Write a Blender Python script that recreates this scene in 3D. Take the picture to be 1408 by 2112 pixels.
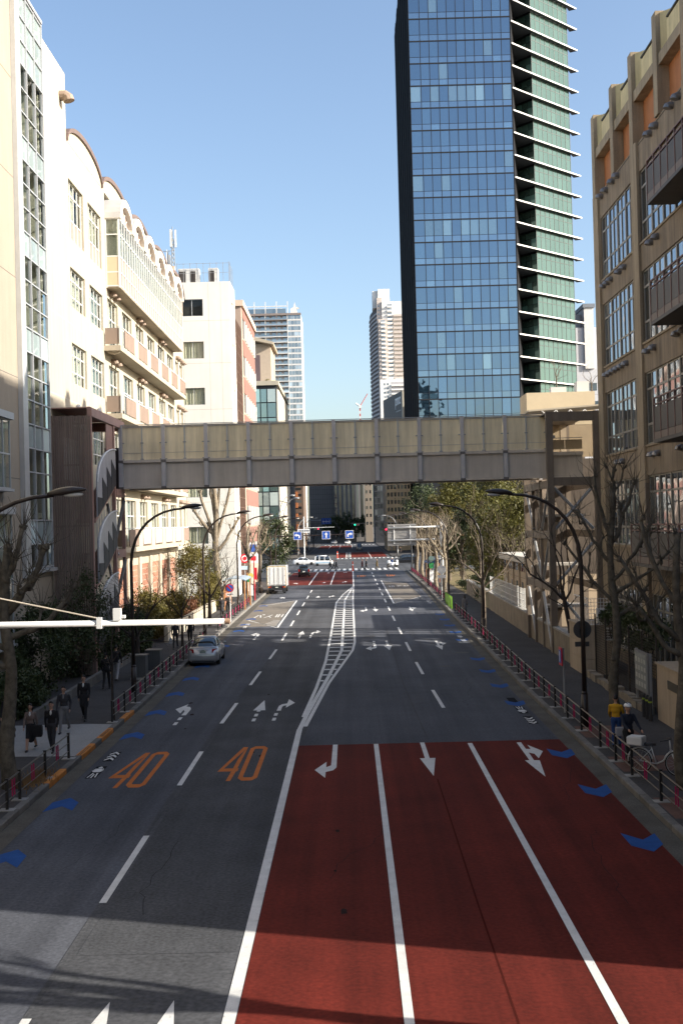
import bpy, bmesh, math, random
from mathutils import Vector, Matrix, Quaternion
R_ = math.radians
random.seed(7)
scene = bpy.context.scene
for o in list(bpy.data.objects):
    bpy.data.objects.remove(o, do_unlink=True)

# ------------------------------------------------------------------ camera
cam_d = bpy.data.cameras.new('camera'); cam = bpy.data.objects.new('camera', cam_d)
scene.collection.objects.link(cam); scene.camera = cam
cam_d.sensor_fit = 'VERTICAL'; cam_d.sensor_height = 36.0; cam_d.sensor_width = 24.0
cam_d.lens = 36.0 * 2330 / 2112; cam_d.clip_start = .1; cam_d.clip_end = 6000
YAW = math.atan(16 / 2330); PITCH = math.atan(25 / 2330); ROLL = .0262
fw = Vector((-math.sin(YAW) * math.cos(PITCH), math.cos(YAW) * math.cos(PITCH), math.sin(PITCH)))
r0 = Vector((math.cos(YAW), math.sin(YAW), 0)); u0 = r0.cross(fw)
rt = r0 * math.cos(ROLL) - u0 * math.sin(ROLL); up = r0 * math.sin(ROLL) + u0 * math.cos(ROLL)
cam.matrix_world = Matrix(((rt.x, up.x, -fw.x, 0), (rt.y, up.y, -fw.y, 0), (rt.z, up.z, -fw.z, 7.5), (0, 0, 0, 1)))

# ------------------------------------------------------------------ sky and sun
SUN_EL = R_(25.0); SUN_AZ = R_(106.6)          # azimuth clockwise from +Y
world = bpy.data.worlds.new('World'); scene.world = world; world.use_nodes = True
wn = world.node_tree.nodes; wl = world.node_tree.links
sky = wn.new('ShaderNodeTexSky'); sky.sky_type = 'NISHITA'; sky.sun_disc = False
sky.sun_elevation = SUN_EL; sky.sun_rotation = SUN_AZ
sky.altitude = 50; sky.air_density = 1.0; sky.dust_density = 2.4; sky.ozone_density = 1.5
wn['Background'].inputs['Strength'].default_value = .112
wl.new(sky.outputs['Color'], wn['Background'].inputs['Color'])
sun_d = bpy.data.lights.new('sun', 'SUN'); sun = bpy.data.objects.new('sun', sun_d)
scene.collection.objects.link(sun)
sun_d.energy = 4.4; sun_d.angle = R_(.53); sun_d.color = (1.0, .93, .82)
to_sun = Vector((math.sin(SUN_AZ) * math.cos(SUN_EL), math.cos(SUN_AZ) * math.cos(SUN_EL), math.sin(SUN_EL)))
sun.rotation_euler = (-to_sun).to_track_quat('-Z', 'Y').to_euler()
sun.location = to_sun * 120
scene.view_settings.view_transform = 'Standard'; scene.view_settings.look = 'None'
scene.view_settings.exposure = 1.25; scene.view_settings.gamma = 1.0
scene.render.engine = 'CYCLES'
scene.cycles.max_bounces = 6; scene.cycles.transparent_max_bounces = 12
scene.cycles.caustics_reflective = False; scene.cycles.caustics_refractive = False
scene.cycles.use_denoising = True

# ------------------------------------------------------------------ helpers
COL = scene.collection
ORG = {}                                        # world origin of every object placed without rotation
def org(o): return ORG.get(o, Vector((0, 0, 0))) if o else Vector((0, 0, 0))

class MB:
    def __init__(s): s.v = []; s.f = []
    def poly(s, pts):
        n = len(s.v); s.v += [tuple(p) for p in pts]; s.f.append(list(range(n, n + len(pts)))); return s
    def box(s, x0, x1, y0, y1, z0, z1):
        n = len(s.v)
        s.v += [(x0,y0,z0),(x1,y0,z0),(x1,y1,z0),(x0,y1,z0),(x0,y0,z1),(x1,y0,z1),(x1,y1,z1),(x0,y1,z1)]
        s.f += [[n+a for a in q] for q in ((0,3,2,1),(4,5,6,7),(0,1,5,4),(1,2,6,5),(2,3,7,6),(3,0,4,7))]; return s
    def prism(s, pts, d):
        n = len(s.v); k = len(pts); d = Vector(d)
        s.v += [tuple(p) for p in pts] + [tuple(Vector(p) + d) for p in pts]
        s.f += [list(range(n, n+k)), list(range(n+2*k-1, n+k-1, -1))]
        s.f += [[n+i, n+k+i, n+k+(i+1) % k, n+(i+1) % k] for i in range(k)]; return s
    def tube(s, path, rad, n=8, cap=True, flat=None):
        path = [Vector(p) for p in path]
        if not isinstance(rad, (list, tuple)): rad = [rad] * len(path)
        b = len(s.v); ref = None
        for i, p in enumerate(path):
            t = (path[min(i+1, len(path)-1)] - path[max(i-1, 0)])
            t = t.normalized() if t.length > 1e-9 else Vector((0, 0, 1))
            if ref is None: ref = Vector((1, 0, 0)) if abs(t.x) < .8 else Vector((0, 1, 0))
            u = (ref - t * ref.dot(t)).normalized(); w = t.cross(u); ref = u
            for k in range(n):
                a = 2 * math.pi * k / n
                s.v.append(tuple(p + (u * math.cos(a) + w * math.sin(a) * (flat or 1)) * rad[i]))
        for i in range(len(path) - 1):
            for k in range(n):
                s.f.append([b+i*n+k, b+i*n+(k+1) % n, b+(i+1)*n+(k+1) % n, b+(i+1)*n+k])
        if cap:
            s.f.append([b+k for k in range(n)][::-1]); s.f.append([b+(len(path)-1)*n+k for k in range(n)])
        return s
    def loft(s, rings, cap=True):
        b = len(s.v); n = len(rings[0])
        for r in rings: s.v += [tuple(p) for p in r]
        for i in range(len(rings)-1):
            for k in range(n):
                s.f.append([b+i*n+k, b+i*n+(k+1) % n, b+(i+1)*n+(k+1) % n, b+(i+1)*n+k])
        if cap:
            s.f.append([b+k for k in range(n)][::-1]); s.f.append([b+(len(rings)-1)*n+k for k in range(n)])
        return s
    def ball(s, c, r, n=8, m=6):
        c = Vector(c); r = Vector(r) if isinstance(r, (list, tuple)) else Vector((r, r, r))
        rings = []
        for i in range(1, m):
            a = math.pi * i / m
            rings.append([(c.x + r.x*math.sin(a)*math.cos(2*math.pi*k/n), c.y + r.y*math.sin(a)*math.sin(2*math.pi*k/n), c.z - r.z*math.cos(a)) for k in range(n)])
        return s.loft(rings)
    def mesh(s, name, mats=None, off=None, smooth=False):
        me = bpy.data.meshes.new(name)
        vs = s.v if off is None else [(a-off.x, b-off.y, c-off.z) for a, b, c in s.v]
        me.from_pydata(vs, [], s.f)
        if mats:
            for m in (mats if isinstance(mats, list) else [mats]): me.materials.append(m)
        if smooth: me.polygons.foreach_set('use_smooth', [True] * len(me.polygons))
        me.update(); return me
    def build(s, name, mat, root=None, smooth=False, local=False, at=None):
        """one mesh object; vertices are in world space unless local"""
        if local:
            o = bpy.data.objects.new(name, s.mesh(name, mat, None, smooth))
        else:
            og = Vector(at) if at is not None else (org(root) if root else None)
            if og is None:
                zs = min(v[2] for v in s.v); k = len(s.v)
                og = Vector((sum(v[0] for v in s.v)/k, sum(v[1] for v in s.v)/k, zs))
            o = bpy.data.objects.new(name, s.mesh(name, mat, og, smooth))
            o.location = og - org(root); ORG[o] = og
        COL.objects.link(o)
        if root: o.parent = root
        return o

def fixn(o):
    bm = bmesh.new(); bm.from_mesh(o.data); bmesh.ops.recalc_face_normals(bm, faces=bm.faces); bm.to_mesh(o.data); bm.free(); return o

def tag(o, label, cat, group=None):
    o['label'] = label; o['category'] = cat
    if group: o['group'] = group
    return o
def thing(name, label, cat, loc=(0, 0, 0), rz=0, group=None):
    o = bpy.data.objects.new(name, None); COL.objects.link(o)
    o.location = loc; o.rotation_euler = (0, 0, rz); ORG[o] = Vector(loc); o.empty_display_size = .3
    return tag(o, label, cat, group)
def structure(o): o['kind'] = 'structure'; return o
def copy_tree(o, parent=None):
    c = o.copy(); COL.objects.link(c); c.parent = parent
    for ch in o.children: copy_tree(ch, c)
    return c

UNIT = {}
def unit_mesh(mat):
    if mat not in UNIT:
        UNIT[mat] = MB().box(-.5, .5, -.5, .5, -.5, .5).mesh('block', mat)
    return UNIT[mat]
def piece(name, mat, root, x0, x1, y0, y1, z0, z1):
    """an axis aligned block that shares its mesh with every block of the same material"""
    o = bpy.data.objects.new(name, unit_mesh(mat)); COL.objects.link(o)
    c = Vector(((x0+x1)/2, (y0+y1)/2, (z0+z1)/2))
    o.location = c - org(root); o.scale = (abs(x1-x0), abs(y1-y0), abs(z1-z0)); o.parent = root; ORG[o] = c
    return o
class Frame:
    """a facade: u along the wall, v up, w outwards"""
    def __init__(s, o, u, n): s.o = Vector(o); s.u = Vector(u).normalized(); s.n = Vector(n).normalized(); s.a = math.atan2(s.u.y, s.u.x)
    def p(s, u, v, w=0): return s.o + s.u*u + s.n*w + Vector((0, 0, v))
def fbox(mb, F, u0, u1, v0, v1, w0, w1):
    q = [F.p(u0, v0, w0), F.p(u1, v0, w0), F.p(u1, v0, w1), F.p(u0, v0, w1)]
    return mb.prism(q, (0, 0, v1-v0))
def fpiece(name, mat, root, F, u0, u1, v0, v1, w0, w1):
    o = bpy.data.objects.new(name, unit_mesh(mat)); COL.objects.link(o)
    c = F.p((u0+u1)/2, (v0+v1)/2, (w0+w1)/2)
    o.location = c - org(root); o.rotation_euler = (0, 0, F.a); o.scale = (abs(u1-u0), abs(w1-w0), abs(v1-v0)); o.parent = root; ORG[o] = c
    return o
def wall_holes(mb, F, u0, u1, v0, v1, holes, depth=.2):
    us = sorted({u0, u1} | {h[0] for h in holes} | {h[1] for h in holes}); us = [u for u in us if u0-1e-6 <= u <= u1+1e-6]
    vs = sorted({v0, v1} | {h[2] for h in holes} | {h[3] for h in holes}); vs = [v for v in vs if v0-1e-6 <= v <= v1+1e-6]
    idx = {}
    def vid(i, j):
        if (i, j) not in idx: idx[i, j] = len(mb.v); mb.v.append(tuple(F.p(us[i], vs[j], 0)))
        return idx[i, j]
    for i in range(len(us)-1):
        for j in range(len(vs)-1):
            cu, cv = (us[i]+us[i+1])/2, (vs[j]+vs[j+1])/2
            if any(h[0] < cu < h[1] and h[2] < cv < h[3] for h in holes): continue
            mb.f.append([vid(i, j), vid(i+1, j), vid(i+1, j+1), vid(i, j+1)])
    for a, b, c, d in holes:
        a, b, c, d = max(a, u0), min(b, u1), max(c, v0), min(d, v1)
        for q in (((a,c),(b,c)), ((b,c),(b,d)), ((b,d),(a,d)), ((a,d),(a,c))):
            (p0, p1) = q
            mb.poly([F.p(p0[0], p0[1], 0), F.p(p1[0], p1[1], 0), F.p(p1[0], p1[1], -depth), F.p(p0[0], p0[1], -depth)])
    return mb

# ------------------------------------------------------------------ materials
MATS = {}
def mat(name, col, rough=.7, metal=0., var=.12, scale=1.5, fine=0., rv=0., bump=0., streak=0., spec=.4, alpha=None, emit=0., trans=0., coat=0., chip=None, tracks=0.):
    if name in MATS: return MATS[name]
    m = bpy.data.materials.new(name); m.use_nodes = True; MATS[name] = m
    N = m.node_tree.nodes; L = m.node_tree.links; b = N['Principled BSDF']
    b.inputs['Roughness'].default_value = rough; b.inputs['Metallic'].default_value = metal
    b.inputs['Specular IOR Level'].default_value = spec
    if coat: b.inputs['Coat Weight'].default_value = coat; b.inputs['Coat Roughness'].default_value = .05
    geo = N.new('ShaderNodeNewGeometry')
    def mul(prev, fac, amt):
        # value = 1 + (fac-.5)*2*amt
        mr = N.new('ShaderNodeMapRange'); mr.inputs[1].default_value = .25; mr.inputs[2].default_value = .75
        mr.inputs[3].default_value = 1 - amt; mr.inputs[4].default_value = 1 + amt
        L.new(fac, mr.inputs[0])
        mx = N.new('ShaderNodeMix'); mx.data_type = 'RGBA'; mx.blend_type = 'MULTIPLY'; mx.inputs[0].default_value = 1
        if prev is None: mx.inputs[6].default_value = (*col, 1)
        else: L.new(prev, mx.inputs[6])
        L.new(mr.outputs[0], mx.inputs[7]); return mx.outputs[2]
    cur = None
    if var:
        n = N.new('ShaderNodeTexNoise'); n.inputs['Scale'].default_value = scale; n.inputs['Detail'].default_value = 5; n.inputs['Roughness'].default_value = .62
        L.new(geo.outputs['Position'], n.inputs['Vector']); cur = mul(cur, n.outputs['Fac'], var)
    if fine:
        n = N.new('ShaderNodeTexNoise'); n.inputs['Scale'].default_value = scale * 28; n.inputs['Detail'].default_value = 3
        L.new(geo.outputs['Position'], n.inputs['Vector']); cur = mul(cur, n.outputs['Fac'], fine)
    if streak:
        mp = N.new('ShaderNodeMapping'); mp.inputs['Scale'].default_value = (1, 1, .07)
        L.new(geo.outputs['Position'], mp.inputs['Vector'])
        n = N.new('ShaderNodeTexNoise'); n.inputs['Scale'].default_value = 2.6; n.inputs['Detail'].default_value = 6; n.inputs['Roughness'].default_value = .7
        L.new(mp.outputs[0], n.inputs['Vector']); cur = mul(cur, n.outputs['Fac'], streak)
    if tracks:                                    # wear that runs along the street, as tyres leave it
        mp = N.new('ShaderNodeMapping'); mp.inputs['Scale'].default_value = (1.15, .022, 1); L.new(geo.outputs['Position'], mp.inputs['Vector'])
        n = N.new('ShaderNodeTexNoise'); n.inputs['Scale'].default_value = 1.0; n.inputs['Detail'].default_value = 4; n.inputs['Roughness'].default_value = .6
        L.new(mp.outputs[0], n.inputs['Vector']); cur = mul(cur, n.outputs['Fac'], tracks)
        n = N.new('ShaderNodeTexNoise'); n.inputs['Scale'].default_value = .11; n.inputs['Detail'].default_value = 6; n.inputs['Roughness'].default_value = .7
        L.new(geo.outputs['Position'], n.inputs['Vector']); cur = mul(cur, n.outputs['Fac'], tracks*.8)
    if chip:                                      # paint worn through to the road
        n = N.new('ShaderNodeTexNoise'); n.inputs['Scale'].default_value = 7; n.inputs['Detail'].default_value = 8; n.inputs['Roughness'].default_value = .75
        L.new(geo.outputs['Position'], n.inputs['Vector']); cr_ = N.new('ShaderNodeMapRange'); cr_.inputs[1].default_value = .60; cr_.inputs[2].default_value = .70; cr_.inputs[3].default_value = 0; cr_.inputs[4].default_value = .75
        L.new(n.outputs['Fac'], cr_.inputs[0]); mx = N.new('ShaderNodeMix'); mx.data_type = 'RGBA'; mx.inputs[7].default_value = (*chip, 1)
        L.new(cr_.outputs[0], mx.inputs[0])
        if cur: L.new(cur, mx.inputs[6])
        else: mx.inputs[6].default_value = (*col, 1)
        cur = mx.outputs[2]
    if rv:
        oi = N.new('ShaderNodeObjectInfo'); mr0 = N.new('ShaderNodeMapRange')
        mr0.inputs[3].default_value = .25; mr0.inputs[4].default_value = .75
        L.new(oi.outputs['Random'], mr0.inputs[0]); cur = mul(cur, mr0.outputs[0], rv)
    if cur is None: b.inputs['Base Color'].default_value = (*col, 1)
    else: L.new(cur, b.inputs['Base Color'])
    if bump:
        n = N.new('ShaderNodeTexNoise'); n.inputs['Scale'].default_value = max(scale * 20, 12); n.inputs['Detail'].default_value = 4
        L.new(geo.outputs['Position'], n.inputs['Vector'])
        bp = N.new('ShaderNodeBump'); bp.inputs['Strength'].default_value = bump; bp.inputs['Distance'].default_value = .02
        L.new(n.outputs['Fac'], bp.inputs['Height']); L.new(bp.outputs[0], b.inputs['Normal'])
    if emit:
        b.inputs['Emission Color'].default_value = (*col, 1); b.inputs['Emission Strength'].default_value = emit
    if trans:                                     # leaves let some light through
        out = N['Material Output']; t = N.new('ShaderNodeBsdfTranslucent'); ms = N.new('ShaderNodeMixShader'); ms.inputs[0].default_value = trans
        if cur: L.new(cur, t.inputs['Color'])
        else: t.inputs['Color'].default_value = (*col, 1)
        L.new(b.outputs[0], ms.inputs[1]); L.new(t.outputs[0], ms.inputs[2]); L.new(ms.outputs[0], out.inputs['Surface'])
    return m
def glass(name, tint, clear=.6, rough=.03, wobble=.0, rv=.0, ior=1.5):
    """window glass: see-through with a mirror sheen"""
    if name in MATS: return MATS[name]
    m = bpy.data.materials.new(name); m.use_nodes = True; MATS[name] = m
    N = m.node_tree.nodes; L = m.node_tree.links; N.remove(N['Principled BSDF']); out = N['Material Output']
    tr = N.new('ShaderNodeBsdfTransparent'); tr.inputs['Color'].default_value = (*[math.sqrt(clear * t) for t in tint], 1)
    gl = N.new('ShaderNodeBsdfGlossy'); gl.inputs['Roughness'].default_value = rough
    fr = N.new('ShaderNodeFresnel'); fr.inputs['IOR'].default_value = ior
    ms = N.new('ShaderNodeMixShader'); gb = N.new('ShaderNodeNewGeometry'); nb = N.new('ShaderNodeMath'); nb.operation = 'SUBTRACT'; nb.inputs[0].default_value = 1; L.new(gb.outputs['Backfacing'], nb.inputs[1])
    mf = N.new('ShaderNodeMath'); mf.operation = 'MULTIPLY'; L.new(fr.outputs[0], mf.inputs[0]); L.new(nb.outputs[0], mf.inputs[1])
    L.new(mf.outputs[0], ms.inputs[0]); L.new(tr.outputs[0], ms.inputs[1]); L.new(gl.outputs[0], ms.inputs[2]); L.new(ms.outputs[0], out.inputs['Surface'])
    return m
def mirror_glass(name, tint, base, refl=.6, rough=.03, rv=.15, wob=.0, hi=2.2):
    """coated facade glass: a tinted mirror over a dark inside, each pane a little different"""
    if name in MATS: return MATS[name]
    m = bpy.data.materials.new(name); m.use_nodes = True; MATS[name] = m
    N = m.node_tree.nodes; L = m.node_tree.links; N.remove(N['Principled BSDF']); out = N['Material Output']
    oi = N.new('ShaderNodeObjectInfo')
    gl = N.new('ShaderNodeBsdfGlossy'); gl.inputs['Roughness'].default_value = rough; gl.inputs['Color'].default_value = (*tint, 1)
    df = N.new('ShaderNodeBsdfDiffuse')
    rp = N.new('ShaderNodeValToRGB'); e = rp.color_ramp.elements
    e[0].position = .0; e[0].color = (*[c * (1-rv) for c in base], 1); e[1].position = .82; e[1].color = (*[c * (1+rv) for c in base], 1)
    x = rp.color_ramp.elements.new(.97); x.color = (*[min(1, c * (1+rv) * hi) for c in base], 1)
    L.new(oi.outputs['Random'], rp.inputs[0]); L.new(rp.outputs[0], df.inputs['Color'])
    geo = N.new('ShaderNodeNewGeometry')
    # every pane sits a hair off plumb
    wn_ = N.new('ShaderNodeTexWhiteNoise'); wn_.noise_dimensions = '1D'; L.new(oi.outputs['Random'], wn_.inputs['W'])
    sb = N.new('ShaderNodeVectorMath'); sb.operation = 'SUBTRACT'; sb.inputs[1].default_value = (.5, .5, .5); L.new(wn_.outputs['Color'], sb.inputs[0])
    sc = N.new('ShaderNodeVectorMath'); sc.operation = 'SCALE'; sc.inputs['Scale'].default_value = .012 + wob; L.new(sb.outputs[0], sc.inputs[0])
    n2 = N.new('ShaderNodeTexNoise'); n2.inputs['Scale'].default_value = .8; n2.inputs['Detail'].default_value = 1; L.new(geo.outputs['Position'], n2.inputs['Vector'])
    s2 = N.new('ShaderNodeVectorMath'); s2.operation = 'SUBTRACT'; s2.inputs[1].default_value = (.5, .5, .5); L.new(n2.outputs['Color'], s2.inputs[0])
    s3 = N.new('ShaderNodeVectorMath'); s3.operation = 'SCALE'; s3.inputs['Scale'].default_value = .02; L.new(s2.outputs[0], s3.inputs[0])
    ad = N.new('ShaderNodeVectorMath'); L.new(geo.outputs['Normal'], ad.inputs[0]); L.new(sc.outputs[0], ad.inputs[1])
    a2 = N.new('ShaderNodeVectorMath'); L.new(ad.outputs[0], a2.inputs[0]); L.new(s3.outputs[0], a2.inputs[1])
    nm = N.new('ShaderNodeVectorMath'); nm.operation = 'NORMALIZE'; L.new(a2.outputs[0], nm.inputs[0]); L.new(nm.outputs[0], gl.inputs['Normal'])
    fr = N.new('ShaderNodeFresnel'); fr.inputs['IOR'].default_value = 1.5
    mr = N.new('ShaderNodeMapRange'); mr.inputs[3].default_value = refl; mr.inputs[4].default_value = 1; L.new(fr.outputs[0], mr.inputs[0])
    ms = N.new('ShaderNodeMixShader'); L.new(mr.outputs[0], ms.inputs[0]); L.new(df.outputs[0], ms.inputs[1]); L.new(gl.outputs[0], ms.inputs[2])
    L.new(ms.outputs[0], out.inputs['Surface']); return m

asphalt = mat('asphalt', (.070, .0725, .079), .9, var=.22, scale=.35, fine=.35, spec=.15, bump=.25, tracks=.32)
asphalt_dark = mat('asphalt_patch', (.064, .0665, .0725), .9, var=.2, scale=.5, fine=.35, spec=.15, bump=.25, tracks=.25)
coat_blue = mat('grey_blue_coating', (.073, .078, .092), .88, var=.16, scale=.45, fine=.28, spec=.15, bump=.2, tracks=.3)
coat_red = mat('red_coating', (.098, .0135, .0085), .88, var=.2, scale=.4, fine=.25, spec=.15, bump=.2, tracks=.42)
paint_white = mat('white_road_paint', (.60, .60, .585), .7, spec=.2, var=.14, scale=2.2, fine=.12, chip=(.10, .10, .10))
paint_orange = mat('orange_road_paint', (.48, .14, .028), .75, spec=.15, var=.16, scale=2.5, fine=.12, chip=(.09, .06, .05))
paint_blue = mat('blue_road_paint', (.020, .076, .25), .75, spec=.1, var=.18, scale=2.5, fine=.15, chip=(.06, .065, .075))
paint_black = mat('black_road_paint', (.016, .016, .018), .9, spec=.05, var=.2, scale=3)
concrete = mat('grey_concrete', (.30, .29, .27), .85, var=.18, scale=1.2, fine=.12, rv=.08, streak=.1)
gutter_m = mat('gutter_concrete', (.105, .097, .083), .9, spec=.1, var=.3, scale=.8, fine=.25)
pave_dark = mat('dark_pavement', (.066, .063, .063), .9, spec=.15, var=.2, scale=.6, fine=.25)
pave_light = mat('pale_pavement', (.27, .27, .265), .85, var=.12, scale=.8, fine=.14)
soil = mat('soil', (.07, .055, .04), .95, var=.3, scale=1.5, fine=.3)
cream = mat('cream_wall', (.42, .36, .275), .8, var=.05, scale=.4, fine=.03, streak=.12)
cream_lt = mat('white_wall', (.415, .375, .295), .8, var=.05, scale=.4, streak=.11)
beige_p = mat('beige_panel', (.275, .205, .16), .75, var=.06, scale=.8, rv=.05)
beige_near = mat('beige_tile_wall', (.32, .275, .215), .8, var=.07, scale=.5, fine=.06, streak=.06)
pinkpan = mat('pink_panel', (.31, .232, .20), .6, var=.05, rv=.06)
frame_al = mat('aluminium_frame', (.46, .47, .48), .45, metal=.3, var=.05)
frame_wh = mat('white_frame', (.66, .65, .62), .5, var=.05)
frame_dk = mat('dark_frame', (.03, .032, .036), .5, var=.1)
win_clear = glass('clear_window', (.86, .92, .9), .8)
win_dark = mirror_glass('dark_window', (.55, .6, .64), (.035, .04, .042), .18, rv=.5)
win_right = mirror_glass('old_window', (.82, .88, .95), (.055, .06, .06), .30, rv=.6, wob=.01)
curtain_m = mat('cream_curtain', (.62, .58, .45), .9, var=.12, scale=3, streak=.25, rv=.15)
curtain_g = mat('green_grey_blind', (.42, .47, .43), .9, var=.1, scale=3, streak=.2, rv=.2)
dark_in = mat('dark_interior', (.05, .05, .05), .9, var=.2)
brown_cop = mat('brown_roof_edge', (.16, .115, .10), .6, var=.1)
vault_grey = mat('grey_vault_roof', (.42, .41, .40), .6, var=.12, scale=1)
brown_slat = mat('brown_slat', (.20, .148, .122), .6, var=.12, scale=2, streak=.12, rv=.12)
pink_steel = mat('pink_steel', (.36, .215, .18), .55, var=.1, scale=1.5, streak=.08)
bridge_bg = mat('bridge_beige', (.80, .69, .47), .6, var=.08, scale=.8, streak=.28, rv=.05)
bridge_gr = mat('bridge_girder', (.54, .48, .41), .55, var=.1, scale=.8, streak=.16)
bridge_post = mat('bridge_post_grey', (.5, .48, .48), .5, var=.1, scale=2, streak=.12)
grey_panel = mat('brushed_grey_panel', (.48, .48, .50), .4, metal=.2, var=.08, scale=4, streak=.2)
steel = mat('galvanised_steel', (.33, .335, .34), .5, metal=.3, var=.12, scale=3)
black_steel = mat('black_steel', (.018, .017, .017), .45, var=.15, scale=4)
brown_steel = mat('dark_brown_pole', (.028, .02, .017), .4, var=.15, scale=4)
white_pole = mat('white_pole_paint', (.72, .72, .70), .4, var=.06)
pink_band = mat('magenta_band', (.36, .02, .095), .5, var=.1)
conc_brown = mat('weathered_concrete', (.33, .262, .175), .85, var=.16, scale=.7, fine=.08, streak=.34, bump=.1)
conc_brown2 = mat('weathered_spandrel', (.255, .20, .138), .85, var=.18, scale=.8, fine=.08, streak=.42, bump=.1)
orange_wall = mat('orange_panel', (.42, .165, .06), .75, var=.1, streak=.14)
yellow_pan = mat('yellow_parapet', (.60, .50, .27), .7, var=.12, streak=.2, rv=.06)
vent_m = mat('vent_steel', (.26, .245, .235), .4, metal=.5, var=.12)
balc_dk = mat('dark_balcony_panel', (.078, .070, .063), .6, var=.15, streak=.15, rv=.1)
rail_pink = mat('rusty_pink_rail', (.18, .105, .09), .6, var=.15)
brick = mat('red_brick', (.34, .16, .105), .85, var=.18, scale=2, rv=.14)
stone_wall = mat('stone_wall', (.22, .185, .14), .9, var=.25, scale=1.2, fine=.15, streak=.25)
tan_wall = mat('tan_wall', (.40, .32, .23), .85, var=.1, scale=.8, streak=.18, rv=.06)
bark = mat('tree_bark', (.13, .105, .08), .95, var=.4, scale=5, fine=.2, bump=.6)
bark_pl = mat('shaded_plane_bark', (.115, .10, .075), .95, var=.55, scale=5, fine=.3, bump=.7)  # near planes: darker bark colour carries the shade they stand in
bark_pale = mat('sunlit_plane_bark', (.20, .165, .12), .95, var=.5, scale=4, fine=.25, bump=.5)  # far planes: paler bark colour carries the sunlight on them
bark_dk = mat('dark_bark', (.045, .036, .03), .95, var=.3, scale=5)
leaf_ev = mat('evergreen_leaf', (.092, .088, .017), .6, var=.45, scale=.9, trans=.25)
leaf_dk = mat('dark_leaf', (.046, .063, .021), .6, var=.4, scale=1.1, trans=.2)
leaf_ol = mat('olive_leaf', (.115, .098, .022), .6, var=.4, scale=1.1, trans=.3)
leaf_red = mat('russet_leaf', (.16, .07, .035), .7, var=.4, scale=1.2, trans=.25)
dry_grass = mat('dry_grass', (.24, .14, .06), .9, var=.3, scale=3)
# ================================================================== ground, road, pavements
def lerp_line(pts, y):
    for (x0, y0), (x1, y1) in zip(pts, pts[1:]):
        if y <= y1: return x0 + (x1-x0)*(y-y0)/(y1-y0)
    return pts[-1][0]
KL = [(-8.95,-60),(-8.95,48),(-9.1,60),(-9.3,90),(-9.5,178)]
KR = [(7.45,-60),(7.45,50),(7.75,70),(8.0,92),(8.5,130),(8.65,176)]
def kl(y): return lerp_line(KL, y)
def kr(y): return lerp_line(KR, y)
def sheet(name, material, pts, z, root=None):
    return MB().poly([(x, y, z) for x, y in pts]).build(name, material, root, at=None if root else (0, 0, z))
structure(sheet('ground', mat('far_ground', (.13, .12, .11), .95, var=.2, scale=.02), [(-1500,-700),(1500,-700),(1500,2400),(-1500,2400)], -.03))
road = structure(sheet('road', asphalt, [(kl(-60)+.02,-60),(kr(-60)-.02,-60)] + [(x-.02,y) for x,y in KR[1:]] + [(9,250),(9.4,446),(60,446),(60,462),(-60,462),(-60,446),(-11,446),(-10.6,250)] + [(x+.02,y) for x,y in KL[::-1][:-1]], 0))
for nm, pts in (('cross_street', [(-11.2,178),(-11.2,250),(-160,250),(-160,178)]), ('cross_street', [(9.6,176),(160,176),(160,250),(9.6,250)])):
    structure(sheet(nm, asphalt, pts, .0))
structure(sheet('crossing_edge', asphalt, [(-11.2,178.1),(-9.52,178.1),(-10.62,249.9),(-11.2,249.9)], -.004))
structure(sheet('crossing_edge', asphalt, [(9.6,176.1),(9.6,249.9),(9.02,249.9),(8.67,176.1)], -.004))
# coatings
structure(sheet('left_lane_coating', coat_blue, [(-8.36,-60),(-5.25,-60),(-5.25,45),(-4.7,66),(-4.6,112),(-4.5,139),(-8.6,139),(-8.4,60)], .004))
structure(sheet('right_lane_coating', coat_blue, [(-1.9,38.52),(6.98,38.52),(6.98,52),(7.3,70),(7.6,92),(8.1,130),(8.2,178),(.4,178),(.4,139),(.2,112),(.2,70),(-.1,66),(-1.2,52)], .004))
structure(sheet('red_lane_coating', coat_red, [(-1.92,-60),(6.93,-60),(6.93,38.5),(-1.92,38.5)], .004))
structure(sheet('red_lane_coating', coat_red, [(-8.9,141),(.28,141),(.3,179),(-9.1,179)], .004))
structure(sheet('red_lane_coating', coat_red, [(.2,252),(8.2,252),(8.4,296),(.2,296)], .004))
structure(sheet('red_lane_coating', coat_red, [(-2.8,252),(-.6,252),(-.6,296),(-2.8,296)], .004))
structure(sheet('red_lane_coating', coat_red, [(-10,345),(.4,345),(.4,392),(-10,392)], .004))
structure(sheet('asphalt_repair', asphalt_dark, [(-5.02,20),(-2.2,20),(-2.2,45),(-2.0,60),(-4.6,60),(-5.02,45)], .005))
structure(sheet('bus_bay_surface', mat('tan_bay_coating', (.16, .14, .115), .88, var=.2, scale=.5, fine=.2), [(-8.7,84.5),(-5.7,84.5),(-5.6,112),(-8.8,108)], .0065))
structure(sheet('bus_bay_surface', mat('tan_bay_coating', (.16, .14, .115), .88), [(4.1,106),(7.0,114),(6.9,140),(4.1,146)], .0065))
for kf, sgn in ((KL, 1), (KR, -1)):
    inner = [(x + sgn*.54, y) for x, y in kf]; outer = [(x + sgn*.012, y) for x, y in kf]
    structure(sheet('gutter', gutter_m, (outer + inner[::-1]) if sgn < 0 else (inner + outer[::-1]), .0055))
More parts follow.
